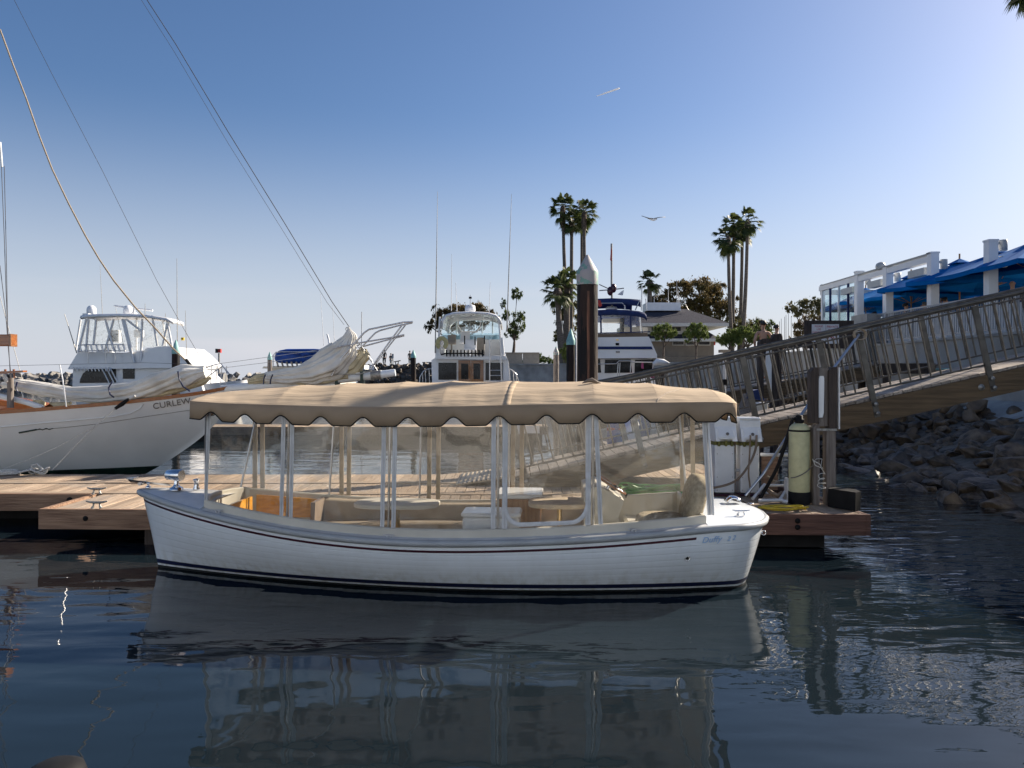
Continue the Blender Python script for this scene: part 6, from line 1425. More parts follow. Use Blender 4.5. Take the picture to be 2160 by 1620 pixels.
# white pvc pipe frame and loose pipes
pf = thing('pipe_frame', (P(1640, 1040, 9.8).x, 9.8, DZ), 'frame of white plastic pipes lying on the dock left of the cream tank', 'pipe frame')
def pipe(pts, r=.017, nm='pipe_run', m='pvc', par=pf): mb = MB(); mb.tube([P(*p) for p in pts], r, n=8); return mb.build(nm, m, par)
pipe([(1588, 1052, 10.0), (1613, 1022, 10.3)], .022); pipe([(1600, 1056, 9.78), (1652, 1055, 9.78)], .022); pipe([(1645, 1054, 9.8), (1662, 1028, 10.1)], .02); pipe([(1615, 1024, 10.35), (1662, 1024, 10.35)], .02)
pipe([(1650, 1057, 9.75), (1661, 1059, 9.73)], .024)
mb = MB(); mb.tube([P(1604, 959, 10.55), P(1662, 960, 10.4)], .024, n=10); tag(mb.build('water_pipe', 'pvc'), 'horizontal white water pipe running from the right pedestal to the tank', 'pipe')
mb = MB(); mb.tube([P(1552, 992, 10.55), P(1561, 992, 10.55)], .024, n=10); tag(mb.build('water_pipe', 'pvc'), 'short white pipe joining the two utility pedestals', 'pipe')
mb = MB(); mb.tube([P(1618, 1004, 10.75), P(1632, 1015, 10.7), P(1643, 1016, 10.65), P(1628, 1022, 10.5)], .02, n=8); tag(mb.build('loose_hose', 'rope_tan'), 'loop of pale tan hose on the sunlit boards behind the pedestals', 'hose')
mb = MB(); mb.tube([P(1614, 1030, 10.1), P(1628, 1040, 10.0), P(1640, 1046, 9.95), P(1650, 1040, 10.0)], .03, n=8); tag(mb.build('cable_bundle', 'hose_br'), 'bundle of brown cables lying inside the white pipe frame', 'cable')
mb = MB(); mb.box((P(1628, 0, 11.0).x, 11.1, DZ+.25), (.22, .06, .5)); tag(mb.build('upright_board', 'fascia'), 'upright brown board below the gangway beam behind the pedestals', 'board')
# notice on a black post seen through the roll-up door
Yp = 12.35
np_ = thing('notice_post', (P(1122, 0, Yp).x, Yp, DZ), 'slim black post carrying a small white notice, seen through the roll-up door', 'sign post')
mb = MB(); q_ = P(1122, 905, Yp); mb.bbox(q_.x-.028, q_.x+.028, Yp, Yp+.056, DZ, q_.z+.05); mb.build('post', 'black', np_)
mb = MB(); mb.lathe([(.12, DZ+.006), (.12, DZ+.02), (.05, DZ+.04)], (q_.x, Yp+.03, 0), n=16); mb.build('foot', 'black', np_)
a, b_ = P(1106, 898, Yp), P(1138, 914, Yp); mb = MB(); mb.bbox(a.x, b_.x, Yp-.015, Yp-.003, b_.z, a.z); mb.build('notice_plate', 'sign', np_)
for i, (x0, x1) in enumerate(((.07, .17), (.04, .20))):
    pass
mb = MB(); a, b_ = P(1060, 892, 12.6), P(1101, 916, 12.6); mb.bbox(a.x, b_.x, 12.6, 12.62, b_.z, a.z); tag(mb.build('white_board', 'sign'), 'blank white board beside the small notice, seen through the curtain', 'board')
# small craft and clutter under the gangway
kb = thing('kayak_rack', (P(1310, 0, 21).x, 21, 0), 'blue and white small boats stacked under the gangway, seen through the curtain', 'kayak rack')
for k, (x0, y0, m_) in enumerate(((1296, 908, 'blue_tarp'), (1326, 912, 'col_white'), (1352, 918, 'navycanvas'))):
    q_ = P(x0, y0, 20.5+k*.4); mb = MB(); mb.tube([q_+Vector((0, 0, -.75)), q_+Vector((0, -.05, -.3)), q_+Vector((.05, 0, .25)), q_+Vector((.12, .1, .62))], [.06, .22, .24, .05], n=12); mb.build('kayak_hull', m_, kb)
mb = MB(); a, b_ = P(1280, 955, 20.6), P(1375, 955, 20.6); mb.bbox(a.x, b_.x, 20.4, 21.8, .05, .25); mb.build('float', 'timber_gr', kb)
mb = MB(); a, b_ = P(1280, 905, 20.3), P(1320, 905, 20.3); mb.tube([a, b_], .04, n=8); mb.build('red_bar', 'red', kb)
ct = thing('white_crate', P(1615, 880, 17), 'off-white plastic crate standing under the gangway beside the timber frame', 'crate')
mb = MB(); a, b_ = P(1597, 852, 17), P(1622, 882, 17); mb.bevbox(((a.x+b_.x)/2, 17.2, (a.z+b_.z)/2), (b_.x-a.x, .35, a.z-b_.z), .04); mb.build('crate_body', 'cream', ct)
mb = MB(); mb.bevbox(((a.x+b_.x)/2, 17.2, a.z+.01), (b_.x-a.x+.03, .38, .04), .04); mb.build('lid', 'col_white', ct)
pw = thing('service_platform', (P(1600, 0, 17).x, 17, 0), 'low timber platform under the gangway that carries the crate', 'platform')
mb = MB(); a, b_ = P(1560, 882, 17), P(1640, 882, 17); mb.bbox(a.x, b_.x, 16.7, 18.4, b_.z-.1, b_.z-.004); mb.build('platform_deck', 'timber_gr', pw)
for x in (a.x+.1, b_.x-.1):
    for y in (16.8, 18.3): mb = MB(); mb.cyl((x, y, -1), (x, y, b_.z-.11), .06); mb.build('leg', 'timber_dk', pw)
tp_ = thing('tarpaulin_heap', (P(1580, 0, 16.9).x, 17.3, 1), 'grey and navy tarpaulin draped over gear left of the crate under the gangway', 'tarpaulin')
mb = MB(); rows = []; c0 = P(1578, 882, 17.2)
for j in range(9):
    f = j/8; rows.append([(c0.x+(.26-.18*f)*math.cos(a)*(1+.15*noise.noise(Vector((a*2, f*3, 1)))), 17.3+.28*(1-.6*f)*math.sin(a), c0.z+.55*f) for a in [2*math.pi*i/26 for i in range(26)]])
mb.grid(rows, closed=True); mb.add(rows[-1], [tuple(range(26))]); mb.build('cover', 'timber_gr', tp_)
mb = MB(); mb.prism([(c0.x-.05, 17.1, c0.z+.45), (c0.x+.35, 17.1, c0.z+.40), (c0.x+.2, 17.1, c0.z+.65), (c0.x+.05, 17.1, c0.z+.62)], (0, .3, 0)); mb.build('navy_fold', 'navycanvas', tp_, fix=True)
um = thing('closed_umbrella_stand', (P(1528, 0, 12.9).x, 13.15, DZ), 'slim white pole with flat brown top, standing behind the canopy by the gangway', 'pole')
mb = MB(); q_ = P(1528, 742, 13.2); mb.cyl((q_.x, 13.2, DZ), (q_.x, 13.2, q_.z), .028); mb.build('pole', 'pvc', um)
mb = MB(); mb.box((q_.x, 13.2, q_.z+.01), (.17, .15, .05)); mb.build('pole_top', 'rope_tan', um)
mb = MB(); mb.cyl((q_.x, 13.2, P(0, 812, 13.2).z), (q_.x, 13.2, P(0, 800, 13.2).z), .06); mb.build('collar', 'black', um)
# ------------------------------------------------------------------ restaurant terrace on the right
TZ = 3.36
def tyat(px, x): return x/((px-1080)/F)
# metal fence on the coping
fc = thing('terrace_fence', (WX+.1, 20, TZ), 'long grey metal picket fence along the edge of the restaurant terrace', 'fence')
FX = WX+.10; y0f, y1f = 12.0, tyat(1842, FX); ztf = 4.52
mb = MB(); mb.bbox(FX-.03, FX+.03, y0f, y1f, ztf-.05, ztf); mb.build('top_rail', 'fence', fc)
mb = MB(); mb.bbox(FX-.02, FX+.02, y0f, y1f, TZ+.10, TZ+.14); mb.build('bottom_rail', 'fence', fc)
ys = y0f; pk = MB(); posts = []
k = 0
while ys < y1f:
    if k % 16 == 0: posts.append(ys)
    else: pk.bbox(FX-.011, FX+.011, ys-.011, ys+.011, TZ+.14, ztf-.05)
    ys += .115; k += 1
pk.build('pickets', 'fence', fc); fc.children if False else None
tag([o for o in bpy.data.objects if o.name == 'pickets'][0], kind='stuff')
for yp in posts+[y1f]: mb = MB(); mb.bbox(FX-.04, FX+.04, yp-.04, yp+.04, TZ+.004, ztf+.01); mb.build('fence_post', 'fence', fc)
# white boarded parapet behind the fence
pa = thing('parapet', (14.55, 22, TZ), 'white boarded parapet behind the metal fence of the terrace', 'wall')
yb = 10.0
mb = MB(); 
k = 0
while yb < 37:
    mb.bbox(14.5, 14.56, yb+.01, yb+.235, TZ-.1, 4.18); yb += .25
mb.build('boarding', 'col_white', pa)
mb = MB(); mb.bbox(14.562, 14.62, 10, 37, TZ-.1, 4.1); mb.build('backing', 'navycanvas', pa)
mb = MB(); mb.bbox(14.47, 14.65, 10, 37, 4.184, 4.23); mb.build('cap_rail', 'col_white', pa)
mb = MB(); mb.prism([(13.7, tyat(1840, 14)-.2, 2.3), (14.25, tyat(1838, 14)-.2, 2.3), (14.25, tyat(1838, 14)+1.1, 2.3), (13.7, tyat(1838, 14)+1.1, 2.3)], (0, 0, 2.25))
tag(mb.build('gate_pier', 'concrete', fix=True), 'stout concrete pier at the left end of the terrace fence', 'pier')
# columns, beam, lamps
CXX = 14.75
cols = [(1736, 600, 'outer corner'), (1812, 572, 'x'), (1873, 562, 'x'), (1968, 532, 'x'), (2090, 506, 'x')]
CL = ['white terrace column beside the glass screen, leftmost of the row', 'white terrace column at the right end of the glass screen', 'short lamped white terrace column third from the left', 'white terrace column where the roof beam ends, fourth from the left', 'tallest white terrace column nearest the right edge, with two lamps']
for (px_, py_, _), lab in zip(cols, CL):
    Y = tyat(px_, CXX); zt = P(px_, py_, Y).z; o = thing('terrace_column', (CXX, Y, TZ), lab, 'column', 'white columns of the terrace')
    w2 = .14 if px_ > 1800 else .07
    mb = MB(); mb.bbox(CXX-w2, CXX+w2, Y-w2, Y+w2, TZ-.1, zt-.06); mb.build('shaft', 'col_white', o)
    mb = MB(); mb.bbox(CXX-w2-.02, CXX+w2+.02, Y-w2-.02, Y+w2+.02, zt-.058, zt); mb.build('capital', 'col_white', o)
    if px_ > 1800:
        for k, dz in enumerate((.35, .85) if px_ == 2090 else (.42,)):
            l_ = empty('spot_lamp'); l_.parent = o; zz = zt-dz+(.18 if px_ == 2090 else 0)
            mb = MB(); mb.lathe([(.09, -.17), (.12, -.16), (.12, .16), (.10, .17)], (CXX+w2+.24, Y-.0, zz), n=16); mb.build('lamp_can', 'lampgrey', l_)
            mb = MB(); mb.bbox(CXX+w2, CXX+w2+.14, Y-.035, Y+.035, zz+.03, zz+.11); mb.build('lamp_arm', 'lampgrey', l_)
bm = thing('roof_beam', (CXX, 30, 6.3), 'grey white roof beam over the terrace columns, sloping in view to the fourth column', 'beam')
ya, yb2, yc = tyat(1736, CXX), tyat(1812, CXX), tyat(1968, CXX)
mb = MB(); mb.bbox(CXX-.12, CXX+.12, yb2-.05, ya+.2, 6.18, 6.40); mb.build('beam_section', 'col_white', bm)
mb = MB(); mb.bbox(CXX-.12, CXX+.12, yc+.15, yb2-.18, 6.14, 6.34); mb.build('beam_section', 'col_white', bm)
mb = MB(); mb.bbox(CXX-.16, CXX+.16, yc-.1, ya, 6.404, 6.44) ; mb.build('bird_strip', 'lampgrey', bm)
for px_ in (1812, 1873, 1968):
    Y = tyat(px_, CXX)
    mb = MB(); mb.box((CXX+.02, Y+.9, 5.86), (.30, 1.1, .26)); tag(mb.build('patio_heater', 'lampgrey'), {1812: 'grey heater slung under the beam by the glass screen', 1873: 'grey heater box under the beam left of the third column', 1968: 'long dark heater under the beam end left of the fourth column'}[px_], 'heater', 'heaters under the terrace beam')
mb = MB(); q_ = P(1858, 562, tyat(1858, CXX)); mb.lathe([(.0, -.16), (.16, -.1), (.19, .0), (.13, .15), (0, .19)], q_, n=14, axis=(-1, -.3, 0)); tag(mb.build('floodlight', 'lampgrey'), 'round grey floodlight standing on top of the roof beam', 'floodlight')
# glass screen
gs = thing('glass_screen', (14.7, 33, TZ), 'clear glass wind screen with slim white frame at the left end of the terrace', 'screen')
for i in range(4):
    y0_, y1_ = lerp(ya, yb2, i/4), lerp(ya, yb2, (i+1)/4)
    mb = MB(); mb.bbox(14.70, 14.715, y1_+.03, y0_-.03, 3.5, 6.32); mb.build('glass_pane', 'glass', gs)
    mb = MB(); mb.bbox(14.66, 14.75, y1_-.03, y1_+.03, TZ, 6.34); mb.build('mullion', 'navycanvas' if i % 2 == 0 else 'col_white', gs)
mb = MB(); mb.bbox(14.64, 14.76, yb2, ya, TZ, 3.5); mb.build('bottom_frame', 'col_white', gs)
mb = MB(); mb.bbox(14.7, 19, ya+.15, ya+.2, 6.0, 6.25); mb.build('return_beam', 'lampgrey', gs)
for i in range(4):
    mb = MB(); mb.bbox(14.85+i*1.1, 15.9+i*1.1, ya+.12, ya+.135, 3.5, 5.98); mb.build('glass_pane', 'glass', gs)
# umbrellas
UL = ['small blue umbrella behind the glass screen at the left of the terrace', 'blue umbrella between the second and third terrace columns', 'blue umbrella left of the fourth column, peak above the heater', 'wide blue umbrella between the fourth and fifth columns', 'blue umbrella behind the tallest column', 'large near blue umbrella at the right edge', 'low blue umbrella far back on the terrace behind the third column', 'low blue umbrella far back behind the fourth column', 'blue umbrella far back near the right edge']
def umbrella(x, y, zp, half, drop, label, rz=.3, pole='cabwood'):
    o = thing('patio_umbrella', (x, y, TZ), label, 'umbrella', 'blue umbrellas on the terrace')
    q = Matrix.Rotation(rz, 3, 'Z'); mb = MB(); rows = []; n = 8
    for f in (0, .12, .35, .7, 1.0):
        row = []
        for i in range(32):
            seg = i/32*8; k = int(seg); t = seg-k; a0, a1 = 2*math.pi*k/8, 2*math.pi*(k+1)/8
            def cor(a): c, s_ = math.cos(a), math.sin(a); m_ = max(abs(c), abs(s_)); return Vector((c/m_*1.0, s_/m_*1.0, 0))
            p = cor(a0).lerp(cor(a1), t); row.append(Vector((x, y, 0))+q @ (p*half*f)+Vector((0, 0, zp-drop*f**.92-.03*math.sin(math.pi*t)*f)))
        rows.append(row)
    mb.grid(rows, closed=True, smooth=False)
    mb.grid([rows[-1], [p-Vector((0, 0, .14)) for p in rows[-1]]], closed=True, smooth=False); mb.build('canopy', 'umb', o, solid=.01)
    mb = MB(); mb.grid([[Vector((x, y, 0))+q @ Vector((.42*math.cos(a)*f, .42*math.sin(a)*f, 0))+Vector((0, 0, zp+.12-.20*f)) for a in [2*math.pi*i/8+.39 for i in range(8)]] for f in (0, 1)], closed=True, smooth=False); mb.build('vent_cap', 'umb', o, solid=.01)
    mb = MB(); mb.cyl((x, y, TZ), (x, y, zp+.3), .03); mb.build('pole', pole, o)
    mb = MB()
    for i in range(8): a = 2*math.pi*i/8; c, s_ = math.cos(a), math.sin(a); m_ = max(abs(c), abs(s_)); mb.cyl((x, y, zp-drop*.95-.25), Vector((x, y, 0))+q @ Vector((c/m_*half*.55, s_/m_*half*.55, 0))+Vector((0, 0, zp-drop*.55-.05)), .012, n=5)
    mb.build('struts', pole, o)
US = [(1826, 17.2, 612, 1.5, .8), (1922, 17.0, 583, 2.0, .95), (1985, 18.4, 572, 2.0, .95), (2024, 16.9, 552, 2.0, .95), (2104, 16.6, 531, 2.0, .95), (2195, 16.3, 502, 2.1, .95), (1940, 21.0, 622, 2.0, .8), (2020, 22, 608, 2.0, .8), (2125, 21, 585, 2.0, .8)]
for (px_, x, py_, hf, dr_), lab in zip(US, UL):
    Y = tyat(px_, x); umbrella(x, Y, P(px_, py_, Y).z, hf, dr_, lab, .12*(px_ % 5))
# cream wind screen closing the back of the terrace
ws = thing('fabric_screen', (24, 36, TZ), 'sunlit cream fabric screen with thin dark frame at the back of the terrace', 'screen')
mb = MB(); mb.bbox(24, 24.03, 20, 58, TZ, 5.9); mb.build('fabric_panel', 'tan_int', ws)
for i in range(20): mb = MB(); mb.bbox(23.93, 23.99, 20+i*2, 20.06+i*2, TZ, 5.95); mb.build('frame_post', 'black', ws)
for z in (4.0, 4.7, 5.4): mb = MB(); mb.bbox(23.95, 23.985, 20, 58, z, z+.03); mb.build('frame_wire', 'black', ws)
for px_ in (1880, 1985, 2120): 
    Y = tyat(px_, 20.5); mb = MB(); mb.bbox(20.38, 20.62, Y-.12, Y+.12, TZ, 6.0)
    tag(mb.build('inner_column', 'col_white'), {1880: 'pale inner column far back behind the third terrace column', 1985: 'pale inner column far back behind the fourth terrace column', 2120: 'pale inner column behind the bald diner near the right edge'}[px_], 'column', 'inner terrace columns')
# ------------------------------------------------------------------ trees, palms, house
def trunk_path(pts, rads, name, m, o, n=8): mb = MB(); mb.tube([Vector(p) for p in pts], rads, n=n); return mb.build(name, m, o)
def tree(label, px, pybase, Y, blobs, leaf, density, size, mleaf, seed, trunk_r=.2, group=None, fork=None, gap=.0):
    """blobs: [(px, py, rx_px, ry_px)] clumps of the crown in photo pixels at depth Y"""
    r = random.Random(seed); b = P(px, pybase, Y); o = thing('tree', b, label, 'tree', group); k = Y/F
    mb = MB(); cx = sum(b_[0] for b_ in blobs)/len(blobs)
    fk = P(fork[0], fork[1], Y) if fork else P(lerp(px, cx, .4), lerp(pybase, min(b_[1] for b_ in blobs), .45), Y)
    mb.tube([b, b.lerp(fk, .5)+Vector((.1*trunk_r, 0, 0)), fk], [trunk_r, trunk_r*.85, trunk_r*.7], n=8); mb.build('trunk', 'trunk', o)
    mb = MB()
    for (x, y, rx, ry) in blobs:
        c = P(x, y, Y)+Vector((0, r.uniform(-1, 1)*rx*k*.6, 0)); mid = fk.lerp(c, .5)+Vector((r.uniform(-.2, .2), 0, -abs(c.x-fk.x)*.12)); mb.tube([fk, mid, c], [trunk_r*.45, trunk_r*.3, trunk_r*.08], n=6)
        for q in range(3): e = c+Vector((r.uniform(-1, 1)*rx*k*.7, r.uniform(-.6, .6)*rx*k, r.uniform(-.5, .7)*ry*k)); mb.tube([mid.lerp(c, .5), c.lerp(e, .5)+Vector((0, 0, .05)), e], [trunk_r*.14, trunk_r*.09, .01], n=4)
    mb.build('branches', 'trunk', o)
    mb = MB(); vs = []; fs = []
    for (x, y, rx, ry) in blobs:
        c = P(x, y, Y); c.y += r.uniform(-1, 1)*rx*k*.5; n = int(density*1.15*rx*ry/100)
        sub = [(Vector((r.gauss(0, .62), r.gauss(0, .62), r.gauss(0, .55))), r.uniform(.2, .5)) for _ in range(16)]
        for i in range(n):
            s0, rad = sub[r.randrange(16)]; d = Vector((r.gauss(0, 1), r.gauss(0, 1), r.gauss(0, 1))).normalized()*rad*abs(r.gauss(0, .75)); v = s0+d
            if v.length > 1.5: v *= 1.4/v.length
            p = c+Vector((v.x*rx*k, v.y*rx*k*.8, v.z*ry*k)); s = size*.62*r.uniform(.6, 1.4)
            q = Euler((r.uniform(0, 6.3), r.uniform(0, 6.3), r.uniform(0, 6.3))).to_matrix(); base = len(vs)
            vs += [p+q @ Vector(e)*s for e in ((-1, 0, 0), (0, -.38, .1), (1, 0, 0), (0, .38, .1))]; fs.append((base, base+1, base+2, base+3))
    mb.v = vs; mb.f = fs; mb.sm = [False]*len(fs); mb.build('crown', mleaf, o); return o
tree('wide rusty green tree crown rising behind the stern view cruiser', 975, 772, 80, [(940, 660, 22, 15), (975, 652, 25, 13), (1010, 655, 22, 14), (1035, 668, 14, 12), (925, 682, 14, 12), (906, 688, 9, 10), (995, 680, 25, 14), (962, 690, 16, 12)], 0, 330, .27, 'leaf_rust', 1, .32, fork=(978, 715))
tree('slim open tree with one tall tuft standing behind the planter box', 1083, 745, 66, [(1087, 688, 15, 22), (1097, 668, 8, 12), (1091, 622, 9, 13), (1063, 640, 5, 8), (1066, 664, 7, 12), (1077, 700, 10, 12)], 0, 420, .17, 'leaf_green', 2, .14, fork=(1085, 720))
tree('dull green tree behind the pair of short palms', 1190, 770, 95, [(1185, 665, 16, 18), (1204, 660, 18, 22), (1176, 708, 12, 12), (1205, 695, 14, 20)], 0, 300, .28, 'leaf_olive', 3, .25)
tree('huge rusty crowned tree behind the hip roofed house', 1480, 765, 96, [(1410, 618, 16, 14), (1440, 606, 26, 14), (1475, 605, 32, 18), (1508, 616, 28, 18), (1530, 640, 22, 20), (1460, 630, 34, 18), (1400, 640, 18, 18), (1505, 650, 32, 22), (1545, 668, 18, 16), (1470, 655, 30, 14)], 0, 330, .30, 'leaf_rust', 4, .5, fork=(1480, 690))
tree('low olive green tree right of the house behind the tall palms', 1580, 765, 90, [(1560, 690, 24, 20), (1590, 690, 20, 16), (1545, 715, 24, 18), (1600, 712, 16, 16)], 0, 300, .26, 'leaf_olive', 5, .25)
tree('dark leafy tree beside the shirtless man', 1610, 768, 70, [(1618, 690, 12, 12), (1592, 700, 14, 16), (1626, 705, 12, 12), (1640, 712, 8, 8)], 0, 420, .2, 'leaf_green', 6, .16)
tree('flat topped gum tree left of the glass screen', 1698, 760, 62, [(1672, 648, 16, 9), (1700, 640, 22, 12), (1722, 646, 14, 14), (1690, 660, 20, 10)], 0, 420, .17, 'leaf_olive', 7, .14, fork=(1698, 690))
tree('golden brown bush under the gum tree by the warning board', 1700, 760, 66, [(1684, 690, 12, 14), (1705, 682, 16, 16), (1724, 676, 12, 14), (1690, 708, 16, 12)], 0, 420, .18, 'leaf_rust', 8, .14)
for px_, py_, lab in ((1398, 701, 'small bright tree in front of the house, left one'), (1467, 702, 'small bright tree in front of the house windows'), (1537, 714, 'small bright tree beside the tall palm trunks, near the house corner'), (1568, 706, 'small bright tree just right of the tall palm trunks')):
    tree(lab, px_, 765, 58, [(px_-10, py_+3, 13, 12), (px_+10, py_, 14, 13), (px_, py_-8, 14, 11), (px_+16, py_+6, 8, 8)], 0, 620, .15, 'leaf_bright', px_, .1, 'small round trees by the house')
tree('bright green shrub at the foot of the short palms', 1190, 775, 60, [(1190, 742, 7, 12), (1194, 755, 7, 10)], 0, 800, .14, 'leaf_bright', 77, .05)
tree('clump of dark distant trees at the far end of the lawn', 1135, 772, 140, [(1112, 758, 10, 8), (1128, 756, 12, 9), (1146, 758, 12, 9), (1160, 762, 10, 7)], 0, 500, .35, 'leaf_green', 78, .2)
# palms
def palm(label, px, py_crown, py_base, Y, cr_px, tr, lean=0, skirt=1.0, nf=40, seed=1, group='tall fan palms'):
    r = random.Random(seed); k = Y/F; cr_px *= 1.14; top = P(px, py_crown, Y); base = P(px+lean, py_base, Y); o = thing('palm_tree', base, label, 'palm', group)
    mb = MB(); pts = [base.lerp(top, t)+Vector((math.sin(t*math.pi)*lean*k*-.18, 0, 0)) for t in [i/10 for i in range(11)]]
    mb.tube(pts, [tr*lerp(1.25, .8, (i/10)**.6)*(1+.05*r.uniform(-1, 1)) for i in range(11)], n=10); mb.build('trunk', 'palmtrunk', o)
    mb = MB(); R_ = cr_px*k; mb.lathe([(tr*.9, -R_*1.2*skirt), (tr*1.5, -R_*1.0*skirt), (tr*1.6, -R_*.5*skirt), (tr*1.3, -.2), (tr*.8, .1)], top, n=10); mb.build('leaf_base', 'trunk', o)
    mb = MB()
    for i in range(nf):
        az = r.uniform(0, 2*math.pi); el = R(r.choice([75, 55, 40, 25, 10, -5, -20, -38, -55]))+r.uniform(-.15, .15); L_ = R_*r.uniform(.45, .75)
        d = Vector((math.cos(az)*math.cos(el), math.sin(az)*math.cos(el), math.sin(el))); st = top+Vector((0, 0, -.25*R_*r.random()*(1 if el < .3 else 0))); hub = st+d*L_+Vector((0, 0, -.06*R_))
        mb.cyl(st, hub, .02, .012, n=4, caps=False)
        side = d.cross(Vector((0, 0, 1)))
        if side.length < .1: side = Vector((1, 0, 0))
        side.normalize(); up = side.cross(d); fl = R_*r.uniform(.50, .68); nb = 15
        for q in range(nb):
            a = R(-78+156*q/(nb-1)); dd = (d*math.cos(a)+side*math.sin(a)).normalized(); ln = fl*(1-.25*abs(a)); wv = dd.cross(up)*(fl*.075)
            m1 = hub+dd*ln*.6+up*.02; tip = hub+dd*ln+Vector((0, 0, -ln*.38*r.uniform(.6, 1.3)))
            mb.add([hub, m1+wv, tip, m1-wv], [(0, 1, 2, 3)])
    mb.build('crown', 'leaf_palm', o); return o
palm('tall fan palm with highest crown, leftmost of the central group', 1187, 436, 770, 90, 26, .23, 18, 1.25, seed=1)
palm('tall fan palm second from left in the central group', 1206, 464, 770, 90, 22, .24, -3, .9, seed=2)
palm('tall fan palm third in the central group, lower crown', 1227, 466, 770, 92, 20, .20, 1, .8, seed=3)
palm('tall fan palm rightmost of the central group', 1232, 446, 770, 88, 25, .20, 6, 1.2, seed=4)
palm('short fan palm on the left, behind the big pile', 1176, 610, 770, 78, 32, .33, 12, .3, 40, 5, 'short fan palms')
palm('short fan palm with higher crown close beside the big pile', 1196, 594, 770, 80, 29, .36, -2, .4, 40, 6, 'short fan palms')
palm('tall fan palm with lowest crown, leftmost of the right group', 1536, 500, 765, 88, 28, .22, 10, .5, seed=7)
palm('tall fan palm second from left in the right group', 1548, 474, 765, 90, 24, .22, -4, .8, seed=8)
palm('tall fan palm third in the right group', 1566, 486, 765, 91, 22, .22, -8, .6, seed=9)
palm('tall fan palm with highest crown, rightmost of the right group', 1577, 464, 765, 87, 25, .22, -14, .9, seed=10)
palm('single medium fan palm behind the blue striped trawler', 1370, 592, 765, 82, 23, .30, 4, .4, 36, 11, 'short fan palms')
palm('palm frond tips entering at the top right corner', 2196, -50, 700, 30, 50, .2, 0, .5, 44, 12, 'palms by the terrace')
palm('tall palm just outside the right edge of the view', 2196, -900, 830, 14.1, 120, .15, 0, .5, 30, 13, 'palms by the terrace')
# house
Yh = 76.0
ho = thing('house', P(1430, 768, Yh), 'brown two storey house with grey hipped roofs and pale eaves behind the trawler', 'house')
def hp(x, y, dy=0): return P(x, y, Yh+dy)
def hip(name, x0, x1, xr0, xr1, ye, yr, d, trim):
    a0, a1, r0, r1 = hp(x0, ye), hp(x1, ye), hp(xr0, yr, d/2), hp(xr1, yr, d/2); zr = r0.z*1.0; ze = a0.z
    mb = MB(); v = [(a0.x, Yh, ze), (a1.x, Yh, ze), (a1.x, Yh+d, ze), (a0.x, Yh+d, ze), (r0.x, Yh+d/2, zr), (r1.x, Yh+d/2, zr)]
    mb.add(v, [(0, 1, 5, 4), (1, 2, 5), (2, 3, 4, 5), (3, 0, 4)]); mb.build(name, 'house_roof', ho)
    mb = MB(); mb.prism([(a0.x-.06, Yh-.06, ze-trim), (a1.x+.06, Yh-.06, ze-trim), (a1.x+.06, Yh+d+.06, ze-trim), (a0.x-.06, Yh+d+.06, ze-trim)], (0, 0, trim-.01)); mb.build('eaves', 'house_trim', ho, fix=True)
hip('roof', 1330, 1536, 1372, 1448, 681, 652, 9.5, .35)
hip('lower_roof', 1340, 1518, 1380, 1478, 714, 690, 9, .28)
def hb_(name, m, x0, x1, y0, y1, dy, d): a, b_ = hp(x0, y0, dy), hp(x1, y1, dy); mb = MB(); mb.bbox(a.x, b_.x, Yh+dy, Yh+dy+d, b_.z, a.z); return mb.build(name, m, ho)
hb_('wall', 'house_wall', 1345, 1506, 716, 775, .9, 7); hb_('upper_wall', 'house_trim', 1350, 1480, 688, 712, 1.6, 6)
for x0, x1 in ((1375, 1398), (1415, 1436), (1447, 1465)): hb_('upper_window', 'darkglass', x0, x1, 689, 698, 1.5, .12)
for x0, x1 in ((1420, 1442), (1448, 1468), (1475, 1497)):
    f_ = hb_('window', 'house_trim', x0-1.5, x1+1.5, 717.5, 728.5, .8, .1); hb_('pane', 'darkglass', x0, x1, 719, 727, .75, .06).parent = f_
hb_('roof_box', 'col_white', 1364, 1436, 638, 655, 3.5, 2.5)
hb_('wall_lamp', 'red', 1506.5, 1509, 720, 728, .9, .2)
for x, y in ((1428, 590), (1431, 612), (1380, 612), (1410, 606), (1434, 622)): mb = MB(); mb.cyl(hp(x, 650, 3.6), hp(x-.5, y, 3.6), .04, .02, n=5); mb.build('roof_aerial', 'pvc', ho)
mb = MB(); mb.tube([hp(1436, 640, 3.4), hp(1440, 632, 3.4), hp(1452, 654, 3.4)], .05, n=5); mb.build('aerial_brace', 'galv', ho)
rl_ = thing('promenade_railing', P(1450, 765, 55), 'dark railing along the promenade in front of the house', 'fence')
mb = MB(); a, b_ = P(1330, 753, 55), P(1640, 750, 52); mb.tube([a, b_], .03, n=5); mb.build('top_rail', 'railmetal', rl_)
mb = MB()
for i in range(90): q_ = a.lerp(b_, i/89); mb.cyl(q_, (q_.x, q_.y, 3.05), .012, n=4, caps=False)
mb.build('pickets', 'railmetal', rl_); tag([o for o in bpy.data.objects if o.parent == rl_ and o.name.startswith('pickets')][0], kind='stuff')
# masts of a far marina
for i, (x, y) in enumerate(((1644, 678), (1648, 672), (1655, 668), (1658, 664), (1663, 661), (1669, 668))):
    q_ = P(x, y, 150); mb = MB(); mb.cyl((q_.x, 150, 0), q_, .07, .04, n=5); tag(mb.build('sailboat_mast', 'wire'), 'thin distant mast behind the man, one of a loose cluster', 'mast', 'distant sailing boat masts')
